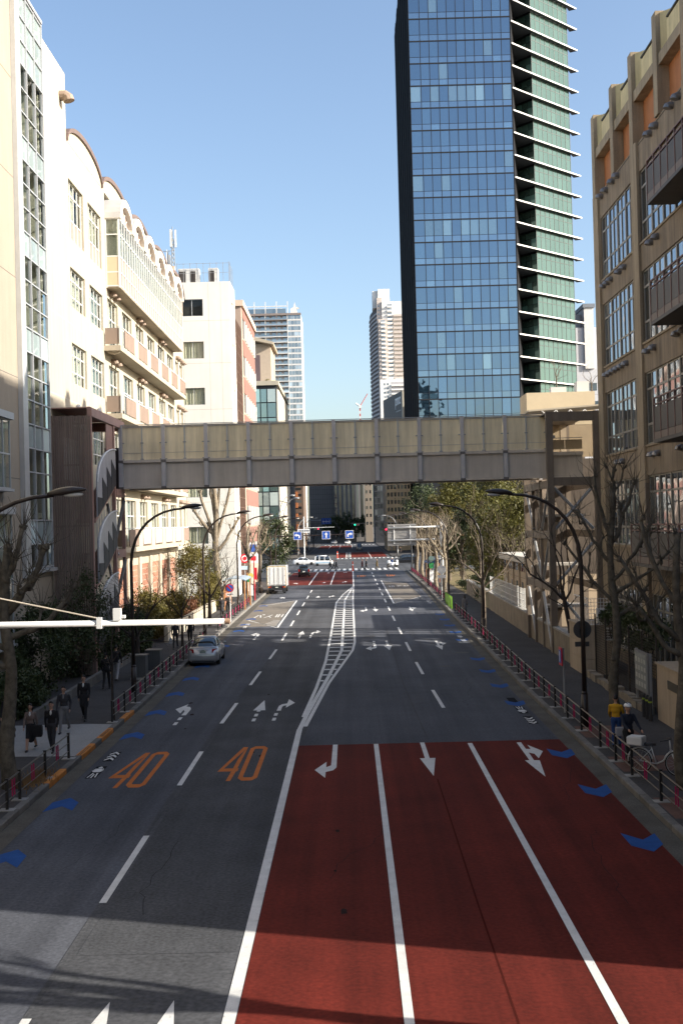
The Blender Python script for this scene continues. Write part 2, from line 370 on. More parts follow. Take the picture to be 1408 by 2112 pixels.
# pavements and kerbs
pl = structure(sheet('pavement_left', pave_dark, [(x-.2, y) for x, y in KL] + [(-60,178),(-60,-60)][0:2], .15))
pr_ = structure(sheet('pavement_right', pave_dark, [(60,-60),(60,176)] + [(x+.2, y) for x, y in KR[::-1]], .15))
structure(sheet('pavement_far_left', pave_dark, [(-10.8,251),(-11.2,445),(-70,445),(-70,251)], .15))
structure(sheet('pavement_far_right', pave_dark, [(9.2,251),(70,251),(70,445),(9.6,445)], .15))
structure(sheet('pavement_far_end', pave_dark, [(-70,463),(70,463),(70,560),(-70,560)], .15))
structure(sheet('park_lawn', mat('dry_lawn', (.16, .125, .055), .95, var=.3, scale=.6, fine=.3), [(11.7,92),(40,92),(40,172),(11.4,172)], .158))
structure(sheet('driveway_apron', pave_light, [(-9.16,36.9),(-9.16,42.8),(-10.1,43.0),(-12.9,43.0),(-12.9,37.2)], .155))
for j in range(3):
    structure(sheet('brick_paving_patch', mat('brick_paving', (.12, .065, .05), .9, var=.25, scale=3, fine=.2), [(7.7,27.5+j*5.2),(9.6,27.5+j*5.2),(9.6,29.6+j*5.2),(7.7,29.6+j*5.2)], .155))
kerb_far = mat('far_kerb_concrete', (.19, .18, .165), .9, var=.2, scale=1, fine=.15, spec=.15)
def kerb_strip(name, kf, sgn, y0, y1):
    mb = MB(); ys = sorted({y0, y1} | {y for _, y in kf if y0 < y < y1}); rings = []
    for y in ys:
        x = lerp_line(kf, y)
        rings.append([(x,y,-.02),(x-sgn*.2,y,-.02),(x-sgn*.2,y,.16),(x-sgn*.02,y,.16),(x,y,.14)])
    mb.loft(rings); return structure(fixn(mb.build(name, kerb_far, at=(0, 0, 0))))
kerb_l = kerb_strip('kerb_left', KL, 1, 60, 178); kerb_strip('kerb_left_near', KL, 1, -60, 19)
kerb_r = kerb_strip('kerb_right', KR, -1, 60, 176); kerb_strip('kerb_right_near', KR, -1, -60, 19)
kst = MB().loft([[(0,y,-.02),(-.2,y,-.02),(-.2,y,.16),(-.02,y,.16),(0,y,.14)] for y in (-.49, .49)])
kmesh = {}
def kerb_stone(parent, x, y, sgn, m):
    if m not in kmesh:
        kmesh[m] = kst.mesh('kerb_stone', m)
        bm = bmesh.new(); bm.from_mesh(kmesh[m]); bmesh.ops.recalc_face_normals(bm, faces=bm.faces); bm.to_mesh(kmesh[m]); bm.free()
    o = bpy.data.objects.new('kerb_stone', kmesh[m]); COL.objects.link(o); o.parent = parent
    o.location = (x + random.uniform(-.006, .006), y, random.uniform(-.004, .004)); o.rotation_euler = (0, 0, math.pi if sgn < 0 else 0)
kerb_paint = mat('orange_kerb_paint', (.52, .19, .03), .75, var=.25, scale=4, fine=.2)
kerb_dirty = mat('dirty_kerb_concrete', (.165, .155, .14), .9, spec=.15, var=.25, scale=1.5, fine=.2, rv=.15, streak=.1)
for i in range(41):
    y = 19.5 + i
    ml = kerb_paint if (33.4 < y < 35.3 or 37 < y < 38.6 or 40.2 < y < 42.2 or 44.4 < y < 46.4) else kerb_dirty
    kerb_stone(kerb_l, kl(y), y, 1, ml); kerb_stone(kerb_r, kr(y), y, -1, kerb_dirty)
# tactile studs on the two yellow kerb ramps are real bumps
mb = MB()
for y0 in (37.1, 40.3):
    for a in range(9):
        for b in range(2):
            mb.box(-9.1+b*.07, -9.06+b*.07, y0+a*.17, y0+a*.17+.06, .155, .172)
st = mb.build('tactile_studs', frame_dk, kerb_l); st['kind'] = 'stuff'

# ------------------------------------------------------------------ painted markings (sheets 4 mm above the coatings)
ZM = .0105
def mark(name, m, polys, z=ZM):
    mb = MB()
    for p in polys: mb.poly([(x, y, z) for x, y in p])
    return structure(mb.build(name, m, at=(0, 0, z)))
def strip(pts, w):
    """a painted line along pts"""
    L, R = [], []
    for i, p in enumerate(pts):
        a = Vector(pts[max(0, i-1)]); b = Vector(pts[min(len(pts)-1, i+1)]); t = (b-a).normalized(); n = Vector((-t.y, t.x))
        L.append(tuple(Vector(p)+n*w/2)); R.append(tuple(Vector(p)-n*w/2))
    return [[R[i], R[i+1], L[i+1], L[i]] for i in range(len(pts)-1)]
mark('centre_line', paint_white, strip([(-2.03,-60),(-2.03,41.5)], .2))
mark('lane_line', paint_white, strip([(.7,-60),(.7,38.45)], .155)); mark('lane_line', paint_white, strip([(3.85,-60),(3.85,38.2)], .155))
LX = [(-5.2,-60),(-5.15,40),(-4.83,56),(-4.6,70),(-4.5,140)]
RX = [(3.67,40),(3.37,58.5),(3.25,90),(3.2,180)]
for i in range(12):
    y = 15.0 + i*10.22
    a, b = y-2.45, y+2.45
    mark('lane_dash', paint_white, [[(lerp_line(LX,a)-.075,a),(lerp_line(LX,a)+.075,a),(lerp_line(LX,b)+.075,b),(lerp_line(LX,b)-.075,b)]])
for i in range(13):
    y = 48.0 + i*10.2; a, b = y-2.45, y+2.45
    mark('lane_dash', paint_white, [[(lerp_line(RX,a)-.075,a),(lerp_line(RX,a)+.075,a),(lerp_line(RX,b)+.075,b),(lerp_line(RX,b)-.075,b)]])
LL = [(-2.0,44.2),(-1.72,52),(-1.5,62.1),(-1.46,75),(-1.46,108.3),(-.85,121),(.27,136)]
LC = [(-2.03,41.4),(-1.88,44.8),(-1.22,55.9),(-.66,67.1),(-.66,111.4),(-.16,124.5),(.3,137.3)]
LR = [(-1.84,42.1),(-1.18,53.4),(-.02,67),(.13,71.6),(.13,111),(.26,133.5)]
mark('island_edge_line', paint_white, strip(LL, .15)); mark('island_centre_line', paint_white, strip(LC, .18), ZM+.004); mark('island_edge_line', paint_white, strip(LR, .15))
rl, rr = [], []
y = 52.0
while y < 131:
    xl = lerp_line(LL, y); xc = lerp_line(LC, y); xr = lerp_line(LR, y)
    if xc-xl > .3: rl.append([(xl+.09,y),(xc-.1,y),(xc-.1,y+.45),(xl+.09,y+.45)])
    if xr-xc > .25: rr.append([(xc+.1,y),(xr-.09,y),(xr-.09,y+.45),(xc+.1,y+.45)])
    y += 2.08
for q in rl: mark('island_rung', paint_white, [q])
for q in rr: mark('island_rung', paint_white, [q])
mark('island_edge_line', paint_white, strip([(.28,133),(.33,179)], .16))
# arrows
def blocks(x, y): return [[(x-.07,y),(x+.07,y),(x+.07,y+.62),(x-.07,y+.62)], [(x-.07,y+1.1),(x+.07,y+1.1),(x+.07,y+1.72),(x-.07,y+1.72)]]
def mv(poly, dx, dy): return [(x+dx, y+dy) for x, y in poly]
LEFT = [(-7.4,46.85),(-7.04,48.1),(-7.04,47.5),(-6.86,47.35),(-6.75,46.8),(-6.75,45.3),(-6.93,45.3),(-6.93,46.2),(-7.0,46.55),(-7.04,46.6),(-7.04,45.75)]
STR = [(-3.95,45.75),(-3.81,45.75),(-3.81,46.05),(-3.62,46.05),(-3.85,48.7),(-4.12,46.05),(-3.95,46.05)]
RGT = [(-3.15,45.85),(-2.98,45.85),(-2.98,46.8),(-2.92,47.1),(-2.82,47.15),(-2.82,46.55),(-2.5,47.78),(-2.8,48.8),(-2.82,47.65),(-3.02,47.5),(-3.13,47.05)]
for d in (0, 31.5):
    mark('left_turn_arrow', paint_white, [mv(LEFT, .35*(d > 0), d)] + [mv(q, 0, d) for q in blocks(-6.87 + .35*(d > 0), 43.1)])
    mark('straight_arrow', paint_white, [mv(STR, .35*(d > 0), d)] + [mv(q, 0, d) for q in blocks(-3.9 + .35*(d > 0), 43.5)])
    mark('right_turn_arrow', paint_white, [mv(RGT, .3*(d > 0), d)] + [mv(q, 0, d) for q in blocks(-3.12 + .3*(d > 0), 43.55)])
for d in (70.5, 99, 128):
    mark('left_turn_arrow', paint_white, [mv(LEFT, -.1, d)]); mark('straight_arrow', paint_white, [mv(STR, .4, d)]); mark('right_turn_arrow', paint_white, [mv(RGT, .8 if d < 90 else 2.0, d)])
OL = [(-.76,38.5),(-.6,38.5),(-.6,34.9),(-.7,34.5),(-.92,34.3),(-.92,33.5),(-1.26,34.6),(-.92,35.75),(-.92,34.95),(-.77,35.2)]
OM = [(2.19,38.5),(2.34,38.5),(2.34,35.93),(2.52,35.93),(2.28,33.4),(2.03,35.93),(2.19,35.93)]
OR_ = [(5.41,38.1),(5.56,38.1),(5.55,37.0),(5.7,36.95),(5.7,37.65),(6.03,36.57),(5.72,35.5),(5.7,36.2),(5.55,36.4),(5.53,35.23),(5.7,35.2),(5.49,32.95),(5.25,35.25),(5.39,35.25)]
mark('left_turn_arrow', paint_white, [OL[::-1]]); mark('straight_arrow', paint_white, [OM[::-1]]); mark('straight_and_right_arrow', paint_white, [OR_[::-1]])
def cut(p, top): return [(x, min(y, top)) for x, y in p]
for d, ex in ((33.2, 0), (62.5, .1)):
    mark('left_turn_arrow', paint_white, [mv(cut(OL, 36.7)[::-1], 2.03-ex, d)] + [mv(q, 0, d) for q in blocks(1.34-ex, 37.1)])
    mark('straight_arrow', paint_white, [mv(cut(OM, 36.5)[::-1], -.13-ex, d)] + [mv(q, 0, d) for q in blocks(2.13-ex, 37.0)])
    mark('straight_and_right_arrow', paint_white, [mv(cut(OR_, 37.2)[::-1], -.27-ex, d)] + [mv(blocks(5.22-ex, 37.35)[0], 0, d)])
# speed limit 40, twice
def forty(x, y):
    f4 = [[(0,1.3),(.46,5.05),(.62,5.05),(.16,1.72),(.16,1.3)], [(.161,1.3),(.62,1.3),(.62,1.72),(.161,1.72)], [(.40,0),(.53,0),(.575,1.29),(.43,1.29)], [(.44,1.73),(.575,1.73),(.62,5.04),(.56,4.6),(.46,3.0)]]
    o0 = [(.72,.35),(.86,0),(1.16,0),(1.3,.35),(1.3,4.8),(1.16,5.15),(.86,5.15),(.72,4.8)]
    i0 = [(.86,.55),(.9,.42),(1.12,.42),(1.16,.55),(1.16,4.6),(1.12,4.73),(.9,4.73),(.86,4.6)]
    ring = [[o0[i], o0[(i+1) % 8], i0[(i+1) % 8], i0[i]] for i in range(8)]
    return [mv(p, x, y) for p in f4 + ring]
mark('speed_limit_number', paint_orange, forty(-7.48, 32.85)); mark('speed_limit_number', paint_orange, forty(-4.25, 33.4))
def turned(polys, cx, cy): return [[(2*cx-x, 2*cy-y) for x, y in p] for p in polys]
mark('speed_limit_number', paint_orange, turned(forty(1.0, 159), 1.6, 161.5)); mark('speed_limit_number', paint_orange, turned(forty(5.2, 159), 5.8, 161.5))
# blue chevrons every five metres along both kerbs
CH = [(-.38,-.6),(-.38,.45),(0,.95),(.36,.4),(.4,-.5),(0,.0)]
for i in range(14):
    y = 26.0 + i*5.03
    if i in (2, 10): pass
    else: mark('blue_chevron', paint_blue, [mv(CH[:3] + [CH[5]], -8.03 - .1*(y > 60), y-.2), mv([CH[5], CH[2], CH[3], CH[4]], -8.03 - .1*(y > 60), y-.2)])
    if i in (3, 8): continue
    xr = kr(y) - .86
    mark('blue_chevron', paint_blue, [mv([(x, -v) for x, v in (CH[:3] + [CH[5]])][::-1], xr, y+.3), mv([(x, -v) for x, v in [CH[5], CH[2], CH[3], CH[4]]][::-1], xr, y+.3)])
for y in (100, 106): mark('blue_chevron', paint_blue, [mv(CH[:3] + [CH[5]], -8.25, y), mv([CH[5], CH[2], CH[3], CH[4]], -8.25, y)])
# bicycle symbols: black plate, white pictogram and chevrons
def bike_mark(x, y, s, plate=True):
    if plate:
        mark('bicycle_symbol_plate', paint_black, [[(x-.17*1,y-.85),(x+.17,y-.85),(x+.17,y+.85),(x-.17,y+.85)], [(x-.17,y+1.6),(x+.17,y+1.6),(x+.17,y+3.1),(x-.17,y+3.1)]], .0100)
    z = .0145
    def T(p): return [(x+a, y+b*s) for a, b in (p if s > 0 else p[::-1])]
    P = [[(-.02,-.8),(.03,-.8),(.03,-.3),(-.02,-.3)], [(-.13,-.75),(-.09,-.75),(-.03,-.15),(-.08,-.12)], [(.1,-.75),(.14,-.75),(.1,-.12),(.05,-.15)],
         [(-.15,.1),(-.1,0),(.1,0),(.15,.1),(.09,.5),(-.09,.5)], [(-.05,.55),(.05,.55),(.07,.68),(0,.8),(-.07,.68)], [(-.16,.12),(-.1,.5),(-.13,.52),(-.17,.2)], [(.16,.12),(.17,.2),(.13,.52),(.1,.5)]]
    mark('bicycle_symbol', paint_white, [T(p) for p in P], z)
    off = 2.35 if s > 0 else -2.35
    for k in (-.45, 0, .45):
        c = [(x-.15,y+off+s*(k-.2)),(x,y+off+s*(k+.1)),(x+.15,y+off+s*(k-.2)),(x+.15,y+off+s*(k+.02)),(x,y+off+s*(k+.32)),(x-.15,y+off+s*(k+.02))]
        polys = [[c[0],c[1],c[4],c[5]], [c[1],c[2],c[3],c[4]]]
        mark('bicycle_chevron', paint_white, [p if s > 0 else p[::-1] for p in polys], z)
bike_mark(-8.04, 35.05, 1); bike_mark(6.55, 44.6, -1); mark('bicycle_symbol_plate', paint_black, [[(6.38,41.5),(6.72,41.5),(6.72,43.1),(6.38,43.1)]], .0100)
bike_mark(-7.98, 84.2, 1, False); bike_mark(6.95, 73.5, -1, False); bike_mark(7.2, 107, -1, False)
# bus bays
mark('bus_bay_line', paint_white, strip([(-8.25,90.2),(-5.5,83.1),(-5.45,112.6)], .16)); mark('bus_bay_line', paint_white, strip([(-5.6,112.4),(-8.3,106.3)], .12))
mark('bus_bay_line', paint_white, strip([(3.92,147.6),(3.92,105.1),(6.95,113.7)], .16)); mark('bus_bay_line', paint_white, strip([(3.95,147),(6.4,140)], .12))
for k in range(5): mark('bus_bay_hatch', paint_white, strip([(-6.75+.12*k,86.0+k*.95),(-5.65,85.2+k*1.0)], .13))
for k in range(5): mark('bus_bay_hatch', paint_white, strip([(4.05,107.4+k*.95),(5.3-.12*k,108.6+k*.95)], .13))
# the bus lane lettering, as brush strokes lying on the road
def strokes(x, y, sx, sy, S, w=.11, turn=1):
    out = []
    for st_ in S: out += strip([(x+turn*a*sx, y+turn*b*sy) for a, b in st_], w)
    return out
BA = [[(.0,.1),(.25,.8)], [(.5,.8),(.8,.1)], [(.75,1),(.85,.8)], [(.92,1),(1.0,.8)]]
SU = [[(.1,.85),(.8,.85),(.45,.4),(.0,.05)], [(.5,.4),(.85,.05)]]
SEN = [[(.05,.9),(.35,.9)], [(.2,.9),(.2,.1)], [(.05,.5),(.35,.5)], [(.5,.95),(.5,.1)], [(.5,.95),(.95,.95),(.95,.1)], [(.5,.5),(.95,.5)]]
for k, S in enumerate((BA, SU, SEN)):
    mark('bus_bay_lettering', paint_white, strokes(-8.0+k*.8, 92.3, .65, 3.6, S, .1)); mark('bus_bay_lettering', paint_white, strokes(6.75-k*.8, 135.6, .65, 3.6, S, .1, -1))
# yield triangles at the near edge, crosswalks, stop line
for x, w in ((-4.0, .24), (-2.98, .24)): mark('yield_triangle', paint_white, [[(x-w,16.4),(x+w,16.4),(x,18.0)]])
for i in range(17):
    x = -7.9 + i*.95
    if -.2 < x < .4: continue
    mark('crosswalk_bar', paint_white, [[(x,181.6),(x+.46,181.6),(x+.46,189.4),(x,189.4)]])
for i in range(15):
    x = -2.9 + i*.9
    mark('crosswalk_bar', paint_white, [[(x,243),(x+.45,243),(x+.45,247.5),(x,247.5)]])
for i in range(14):
    x = -9 + i*1.3
    mark('crosswalk_bar', paint_white, [[(x,400),(x+.6,400),(x+.6,406),(x,406)]])
mark('stop_line', paint_white, strip([(-9.0,179.4),(.3,179.4)], .45))
for xa in (-5.3, -2.6): mark('lane_line', paint_white, strip([(xa+.05,141),(xa+.15,179)], .16))
for xa, ya, yb in ((-1.0,252,300),(.0,252,300),(4.6,252,296),(.6,345,395),(-3.3,345,395),(-6.6,345,395)): mark('lane_line', paint_white, strip([(xa,ya),(xa,yb)], .16))
for k in range(12): mark('island_rung', paint_white, [[(-.9,254+k*3.6),(-.1,254+k*3.6),(-.1,255+k*3.6),(-.9,255+k*3.6)]])
mark('guide_line', paint_white, strip([(-6,214),(-1,209)], .18)); mark('guide_line', paint_white, strip([(1.5,214),(6.5,210)], .18))
# manholes and a cable trench seam
for x, y, r in ((1.2,75.1,.36),(4.75,72.2,.3),(6.2,64.5,.42),(4.72,58.6,.32),(-2.9,72.5,.36)):
    structure(MB().poly([(x+r*math.cos(a*.524), y+r*math.sin(a*.524), .0125) for a in range(12)]).build('manhole_cover', mat('cast_iron', (.035, .033, .032), .7, var=.3, scale=8)))
mark('road_seam', asphalt_dark, strip([(-5.2,10),(-5.15,40),(-4.8,57),(-4.6,75)], .1), .0075)
mark('road_seam', mat('red_seam', (.055, .011, .008), .95, spec=.03), strip([(2.33,10),(2.31,22),(2.36,33)], .035), .0075)
mark('road_seam', asphalt_dark, strip([(2.5,39),(2.3,52),(2.4,80)], .06), .0075)
# cracks and oil spots
random.seed(5)
crack_m = mat('road_crack', (.02, .02, .021), .95, spec=.05)
for k, (x, y, L, dx) in enumerate(((-4.2,22,5,.15),(-6.6,25,4,.2),(5.2,22,5,-.2),(-.6,24,4,.3),(4.6,46,9,.2),(1.2,50,10,-.1),(-6.2,52,8,.2),(-3.4,58,9,.1),(5.8,30,4,.4))):
    pts = [(x, y)]
    while pts[-1][1] < y+L: pts.append((pts[-1][0]+random.gauss(dx*.15, .09), pts[-1][1]+random.uniform(.15, .5)))
    mark('road_crack', crack_m, strip(pts, random.uniform(.007, .013)), .0085)
for k in range(12):
    x = random.choice((-6.8,-3.6,-.6,2.2,5.3))+random.gauss(0,.25); y = random.uniform(17, 75); r = random.uniform(.04,.12)
    mark('oil_spot', mat('oil_stain', (.03, .02, .019), .95, spec=.03, var=.3, scale=6), [[(x+r*random.uniform(.6,1)*math.cos(a*.7), y+r*2.2*random.uniform(.6,1)*math.sin(a*.7)) for a in range(9)]], .0082)
# ================================================================== left side: the cream school building
def window(root, F, u0, u1, v0, v1, cols=2, rows=(0, 1), fm=frame_wh, pm=win_clear, cm=curtain_m, rec=.14, ft=.05, pm_rows=None, gap=0., panes=True):
    """frame with its panes as sub-parts, a curtain hanging behind"""
    mb = MB(); us = [u0 + (u1-u0)*i/cols for i in range(cols+1)]; vs = [v0 + (v1-v0)*r for r in rows]
    for i, u in enumerate(us):
        a = ft if i in (0, cols) else ft*.55
        fbox(mb, F, max(u-a, u0), min(u+a, u1), v0, v1, -rec-.03, -rec+.04)
    for j, v in enumerate(vs):
        a = ft if j in (0, len(vs)-1) else ft*.7
        for i in range(cols):
            fbox(mb, F, us[i]+(ft if i == 0 else ft*.55), us[i+1]-(ft if i == cols-1 else ft*.55), max(v-a, v0), min(v+a, v1), -rec-.025, -rec+.035)
    w = mb.build('window', fm, root)
    if panes:
        for i in range(cols):
            for j in range(len(vs)-1):
                m = pm_rows[j] if pm_rows and pm_rows[j] else pm
                fpiece('pane', m, w, F, us[i]+.02, us[i+1]-.02, vs[j]+.02, vs[j+1]-.02, -rec-.012, -rec+.006)
    if cm:
        q = MB(); n = max(6, int((u1-u0)/.16)); g0 = u0 + .02; pts = []
        for k in range(n+1):
            u = u0 + (u1-u0)*k/n
            pts.append((u, -rec-.13 - (.05 if k % 2 else 0)))
        for (a, wa), (b, wb) in zip(pts, pts[1:]):
            if gap and random.random() < gap: continue
            q.poly([F.p(a, v0, wa), F.p(b, v0, wb), F.p(b, v1, wb), F.p(a, v1, wa)])
        if q.f: q.build('curtain', cm, w)
        fpiece('interior', dark_in, w, F, u0, u1, v0, v1, -rec-.5, -rec-.45)
    return w
def hood_vent(root, F, u, v, s=.26, m=vent_m, name='vent_hood'):
    """round duct hood that turns down"""
    mb = MB(); ring = []
    path = [F.p(u, v, 0), F.p(u, v, s*.5), F.p(u, v-s*.12, s*.85), F.p(u, v-s*.5, s*.95)]
    mb.tube(path, [s*.62, s*.66, s*.7, s*.72], 10)
    return mb.build(name, m, root, smooth=False)
FL = Frame((-15, 0, 0), (0, 1, 0), (1, 0, 0))
# ---- the near stair block with a strip of glass
sb = thing('stair_block', 'tall beige block with a narrow glazed stairwell strip, leftmost of the buildings', 'building', (-15, 50, 0))
mb = MB(); wall_holes(mb, FL, 30, 51.6, .1, 34.2, [(44.9, 48.9, 9.4, 12.4), (44.9, 48.9, 2.7, 8.3)], .2)
mb.poly([(-15,30,34.2),(-15,51.6,34.2),(-27,51.6,34.2),(-27,30,34.2)]); mb.build('wall', beige_near, sb)
for v in (5.3, 9.95, 14.6, 19.2, 23.8, 28.4): fpiece('panel_joint', mat('dark_panel_joint', (.16, .14, .12), .9), sb, FL, 30, 51.6, v-.02, v+.02, -.02, .004)  # dark joint lines between the wall panels
for a, b in ((9.4, 12.4), (2.7, 8.3)):
    w = window(sb, FL, 44.9, 48.9, a, b, 4, (0, .5, 1) if b-a < 4 else (0, .25, .5, .75, 1), frame_al, win_clear, curtain_g, rec=-.35)
    fpiece('hood', frame_al, w, FL, 44.8, 49.0, b, b+.3, .0, .55); fpiece('sill', frame_al, w, FL, 44.8, 49.0, a-.12, a, .0, .5)
fpiece('metal_pilaster', mat('pale_metal', (.50, .50, .49), .4, metal=.3, var=.08, streak=.1), sb, FL, 51.62, 52.4, 5.4, 34.3, 0, .22)
mul = MB(); U = [52.42, 53.85, 55.28, 56.7]; Vs = [5.8 + k*1.135 for k in range(25)]
for u in U: fbox(mul, FL, u-.035, u+.035, 5.7, 33.1, -.02, .12)
for v in Vs:
    for a, b in zip(U, U[1:]): fbox(mul, FL, a+.036, b-.036, v-.03, v+.03, -.015, .1)
cw = mul.build('curtain_wall_frame', frame_al, sb)
stair_gl = glass('stair_glass', (.82, .92, .92), .92, ior=1.45); span_gl = mirror_glass('pale_spandrel_glass', (.8, .86, .88), (.30, .36, .36), .12, rv=.12)
for j in range(24):
    for i in range(3):
        fpiece('pane', span_gl if j % 4 == 1 or j >= 22 else stair_gl, cw, FL, U[i]+.035, U[i+1]-.035, Vs[j]+.03, Vs[j+1]-.03, .01, .03)
for k in range(6):                                  # flights of stairs seen through the glass
    z = 6.2 + k*4.54
    q = MB()
    q.prism([(-15.5,52.6,z),(-15.5,56.6,z+2.27),(-15.5,56.6,z+2.02),(-15.5,52.6,z-.25)], (-.8,0,0)); q.build('stair_flight', cream, sb)
    q = MB(); q.prism([(-16.6,56.6,z+2.27),(-16.6,52.6,z+4.54),(-16.6,52.6,z+4.29),(-16.6,56.6,z+2.02)], (-1.2,0,0)); q.build('stair_flight', cream, sb)
    fpiece('stair_landing', cream, sb, FL, 55.7, 56.5, z+2.0, z+2.25, -2.6, -.35)
fpiece('stair_back_wall', mat('stairwell_wall', (.55, .56, .52), .9), sb, FL, 52.4, 56.7, 5, 33.2, -2.9, -2.7)
fpiece('stair_side_wall', cream, sb, FL, 56.55, 56.66, 5, 33.2, -2.7, -.12); fpiece('stair_side_wall', cream, sb, FL, 52.25, 52.35, 5, 33.2, -2.7, -.12)
fpiece('base_wall', beige_near, sb, FL, 51.6, 56.9, .1, 5.55, -.4, 0); fpiece('glass_sill', frame_al, sb, FL, 52.3, 56.8, 5.56, 5.72, -.3, .3)
fpiece('coping', frame_al, sb, FL, 52.3, 56.75, 33.14, 33.3, -.4, .15)

# ---- main block with barrel vaults
ms = thing('vaulted_school_building', 'long cream building with a row of barrel vaults, balconies and a projecting glazed bay', 'building', (-15, 80, 0))
rows3 = [(23.72, 27.0), (19.9, 22.1), (15.68, 17.9), (11.4, 13.65)]
holes = [(62.0, 65.45, a, b) for a, b in rows3] + [(66.65, 70.15, a, b) for a, b in rows3]
mb = MB(); wall_holes(mb, FL, 56.76, 71.3, .1, 29.0, holes, .25); mb.build('wall', cream_lt, ms)
fpiece('roof_block', cream_lt, ms, FL, 56.76, 61.75, 29.0, 32.65, -6, 0)
for v in (28.95, 23.45, 18.9, 14.62): fpiece('panel_joint', mat('joint_pale', (.5, .47, .42), .9), ms, FL, 56.8, 71.3, v-.018, v+.018, -.02, .004)
for a, b in rows3:
    for u0, u1 in ((62.0, 65.45), (66.65, 70.15)):
        big = b - a > 3
        window(ms, FL, u0, u1, a, b, 4, (0, .36, .78, 1) if big else (0, .3, .72, 1), frame_wh, win_clear, curtain_m if random.random() < .8 else curtain_g, rec=.18, pm_rows=[pinkpan if big else None, None, None], gap=.12)
q = MB(); q.tube([(-14.99,60.6,31.0),(-14.7,60.6,31.0),(-14.55,60.6,30.88),(-14.5,60.6,30.7)], [.27,.28,.3,.31], 10); q.build('vent_hood', beige_p, ms)
def arc(y0, y1, zs, za, n=14):
    c = (y0+y1)/2; r = (y1-y0)/2
    return [(c - r*math.cos(math.pi*i/n), zs + (za-zs)*math.sin(math.pi*i/n)) for i in range(n+1)]
for k in range(5):                                  # the big vaults
    y0 = 61.77 + k*8.8; y1 = y0 + 8.76
    A = arc(y0, y1, 28.95, 30.2, 16)
    q = MB(); q.prism([(-15.0, y, z) for y, z in A] , (-12, 0, 0)); q.build('vault_gable', cream_lt, ms)
    q = MB(); B_ = arc(y0, y1, 29.15, 30.48, 16)
    for (a, b), (c, d) in zip(zip(A, A[1:]), zip(B_, B_[1:])):
        q.prism([(-14.88, a[0], a[1]+.01), (-14.88, b[0], b[1]+.01), (-14.88, d[0], d[1]), (-14.88, c[0], c[1])], (-12.2, 0, 0))
    bm_o = q.build('vault_roof', brown_cop, ms); fixn(bm_o)
# far wall below and beside the bay
lowW = [(71.6,74.75),(76.2,79.5),(81.0,84.1),(85.7,88.9),(90.4,93.6),(95.0,98.2),(99.6,101.2),(102.0,103.6)]
levels = [(19.3,22.3),(15.05,18.0),(10.85,13.75),(6.7,9.5)]
holes = [(a, b, c, d) for a, b in lowW for c, d in levels]
mb = MB(); wall_holes(mb, FL, 71.3, 104.5, 5.6, 22.9, holes, .25); mb.build('wall', cream_lt, ms)
fpiece('wall_end', cream_lt, ms, FL, 104.3, 104.5, .1, 29, -12, 0)
fpiece('upper_wall', cream_lt, ms, FL, 98.4, 104.3, 22.91, 29.0, -4, -.02); fpiece('upper_wall', cream_lt, ms, FL, 71.3, 98.4, 22.91, 29.0, -4, -.9)
for a, b in lowW:
    for c, d in levels:
        window(ms, FL, a, b, c, d, 3, (0, .62, 1), frame_wh, win_clear, curtain_m if random.random() < .75 else curtain_g, rec=.2, gap=.2)
for lv in (22.62, 18.3, 14.05, 9.85):
    for u in (72.4, 73.6, 81.6, 82.8, 91.0, 92.2, 100.0, 101.0, 102.6, 103.4): hood_vent(ms, FL, u, lv, .3, beige_p)
# balconies
banner_m = mat('white_banner', (.70, .70, .68), .8, var=.03)
for li, z in enumerate((18.7, 14.45, 10.2, 6.05)):
    bal = MB(); bal.box(-15, -13.95, 70.2, 98.3, z, z+.32); bal = bal.build('balcony', cream, ms)
    for (a, b) in lowW[:6]:
        p = fpiece('railing_panel', beige_p, bal, FL, a+.05, b+.0, z+.4, z+1.45, 1.0, 1.04)
        nb = int((b-a)/.42)
        for k in range(nb+1): fpiece('railing_rib', pinkpan, bal, FL, a+.06+k*(b-a-.1)/nb-.015, a+.06+k*(b-a-.1)/nb+.015, z+.4, z+1.45, 1.042, 1.06)
    ends = [71.6-1.3] + [b for _, b in lowW[:6]]
    for (a, b), (c, _) in zip(lowW[:5], lowW[1:6]): fpiece('parapet_pier', cream_lt, bal, FL, b+.04, c+.0, z+.325, z+1.5, .88, 1.06)
    fpiece('top_rail', frame_wh, bal, FL, 70.3, 98.2, z+1.51, z+1.56, .98, 1.04)
    fpiece('end_panel', beige_p, bal, FL, 70.28, 70.32, z+.42, z+1.42, .08, .95); fpiece('end_post', frame_wh, bal, FL, 70.24, 70.32, z+.32, z+1.56, .96, 1.05)
    for k in range(5): fpiece('baluster', frame_wh, bal, FL, 70.26, 70.29, z+1.43, z+1.5, .1+k*.2, .13+k*.2)
    q = MB(); q.tube([(-14.8,70.6,z-.05),(-14.4,70.6,z-.16),(-14.1,70.6,z-.05)], .06, 6); q.build('drain_pipe', cream, bal)
    if li == 3:
        for i, (a, b) in enumerate(lowW[1:5]):
            bn = fpiece('banner', banner_m, bal, FL, a+.25, b-.35, z+.48, z+1.44, 1.062, 1.075)
            g = MB()
            for cx in range(3):
                for cz in range(4):
                    u = a+.5+cx*.85; v = z+1.3-cz*.21
                    fbox(g, FL, u, u+.3, v-.03, v, 1.08, 1.084); fbox(g, FL, u+.05, u+.1, v-.14, v-.035, 1.08, 1.084); fbox(g, FL, u+.15, u+.32, v-.12, v-.08, 1.08, 1.084)
            g.build('banner_lettering', frame_dk, bal)
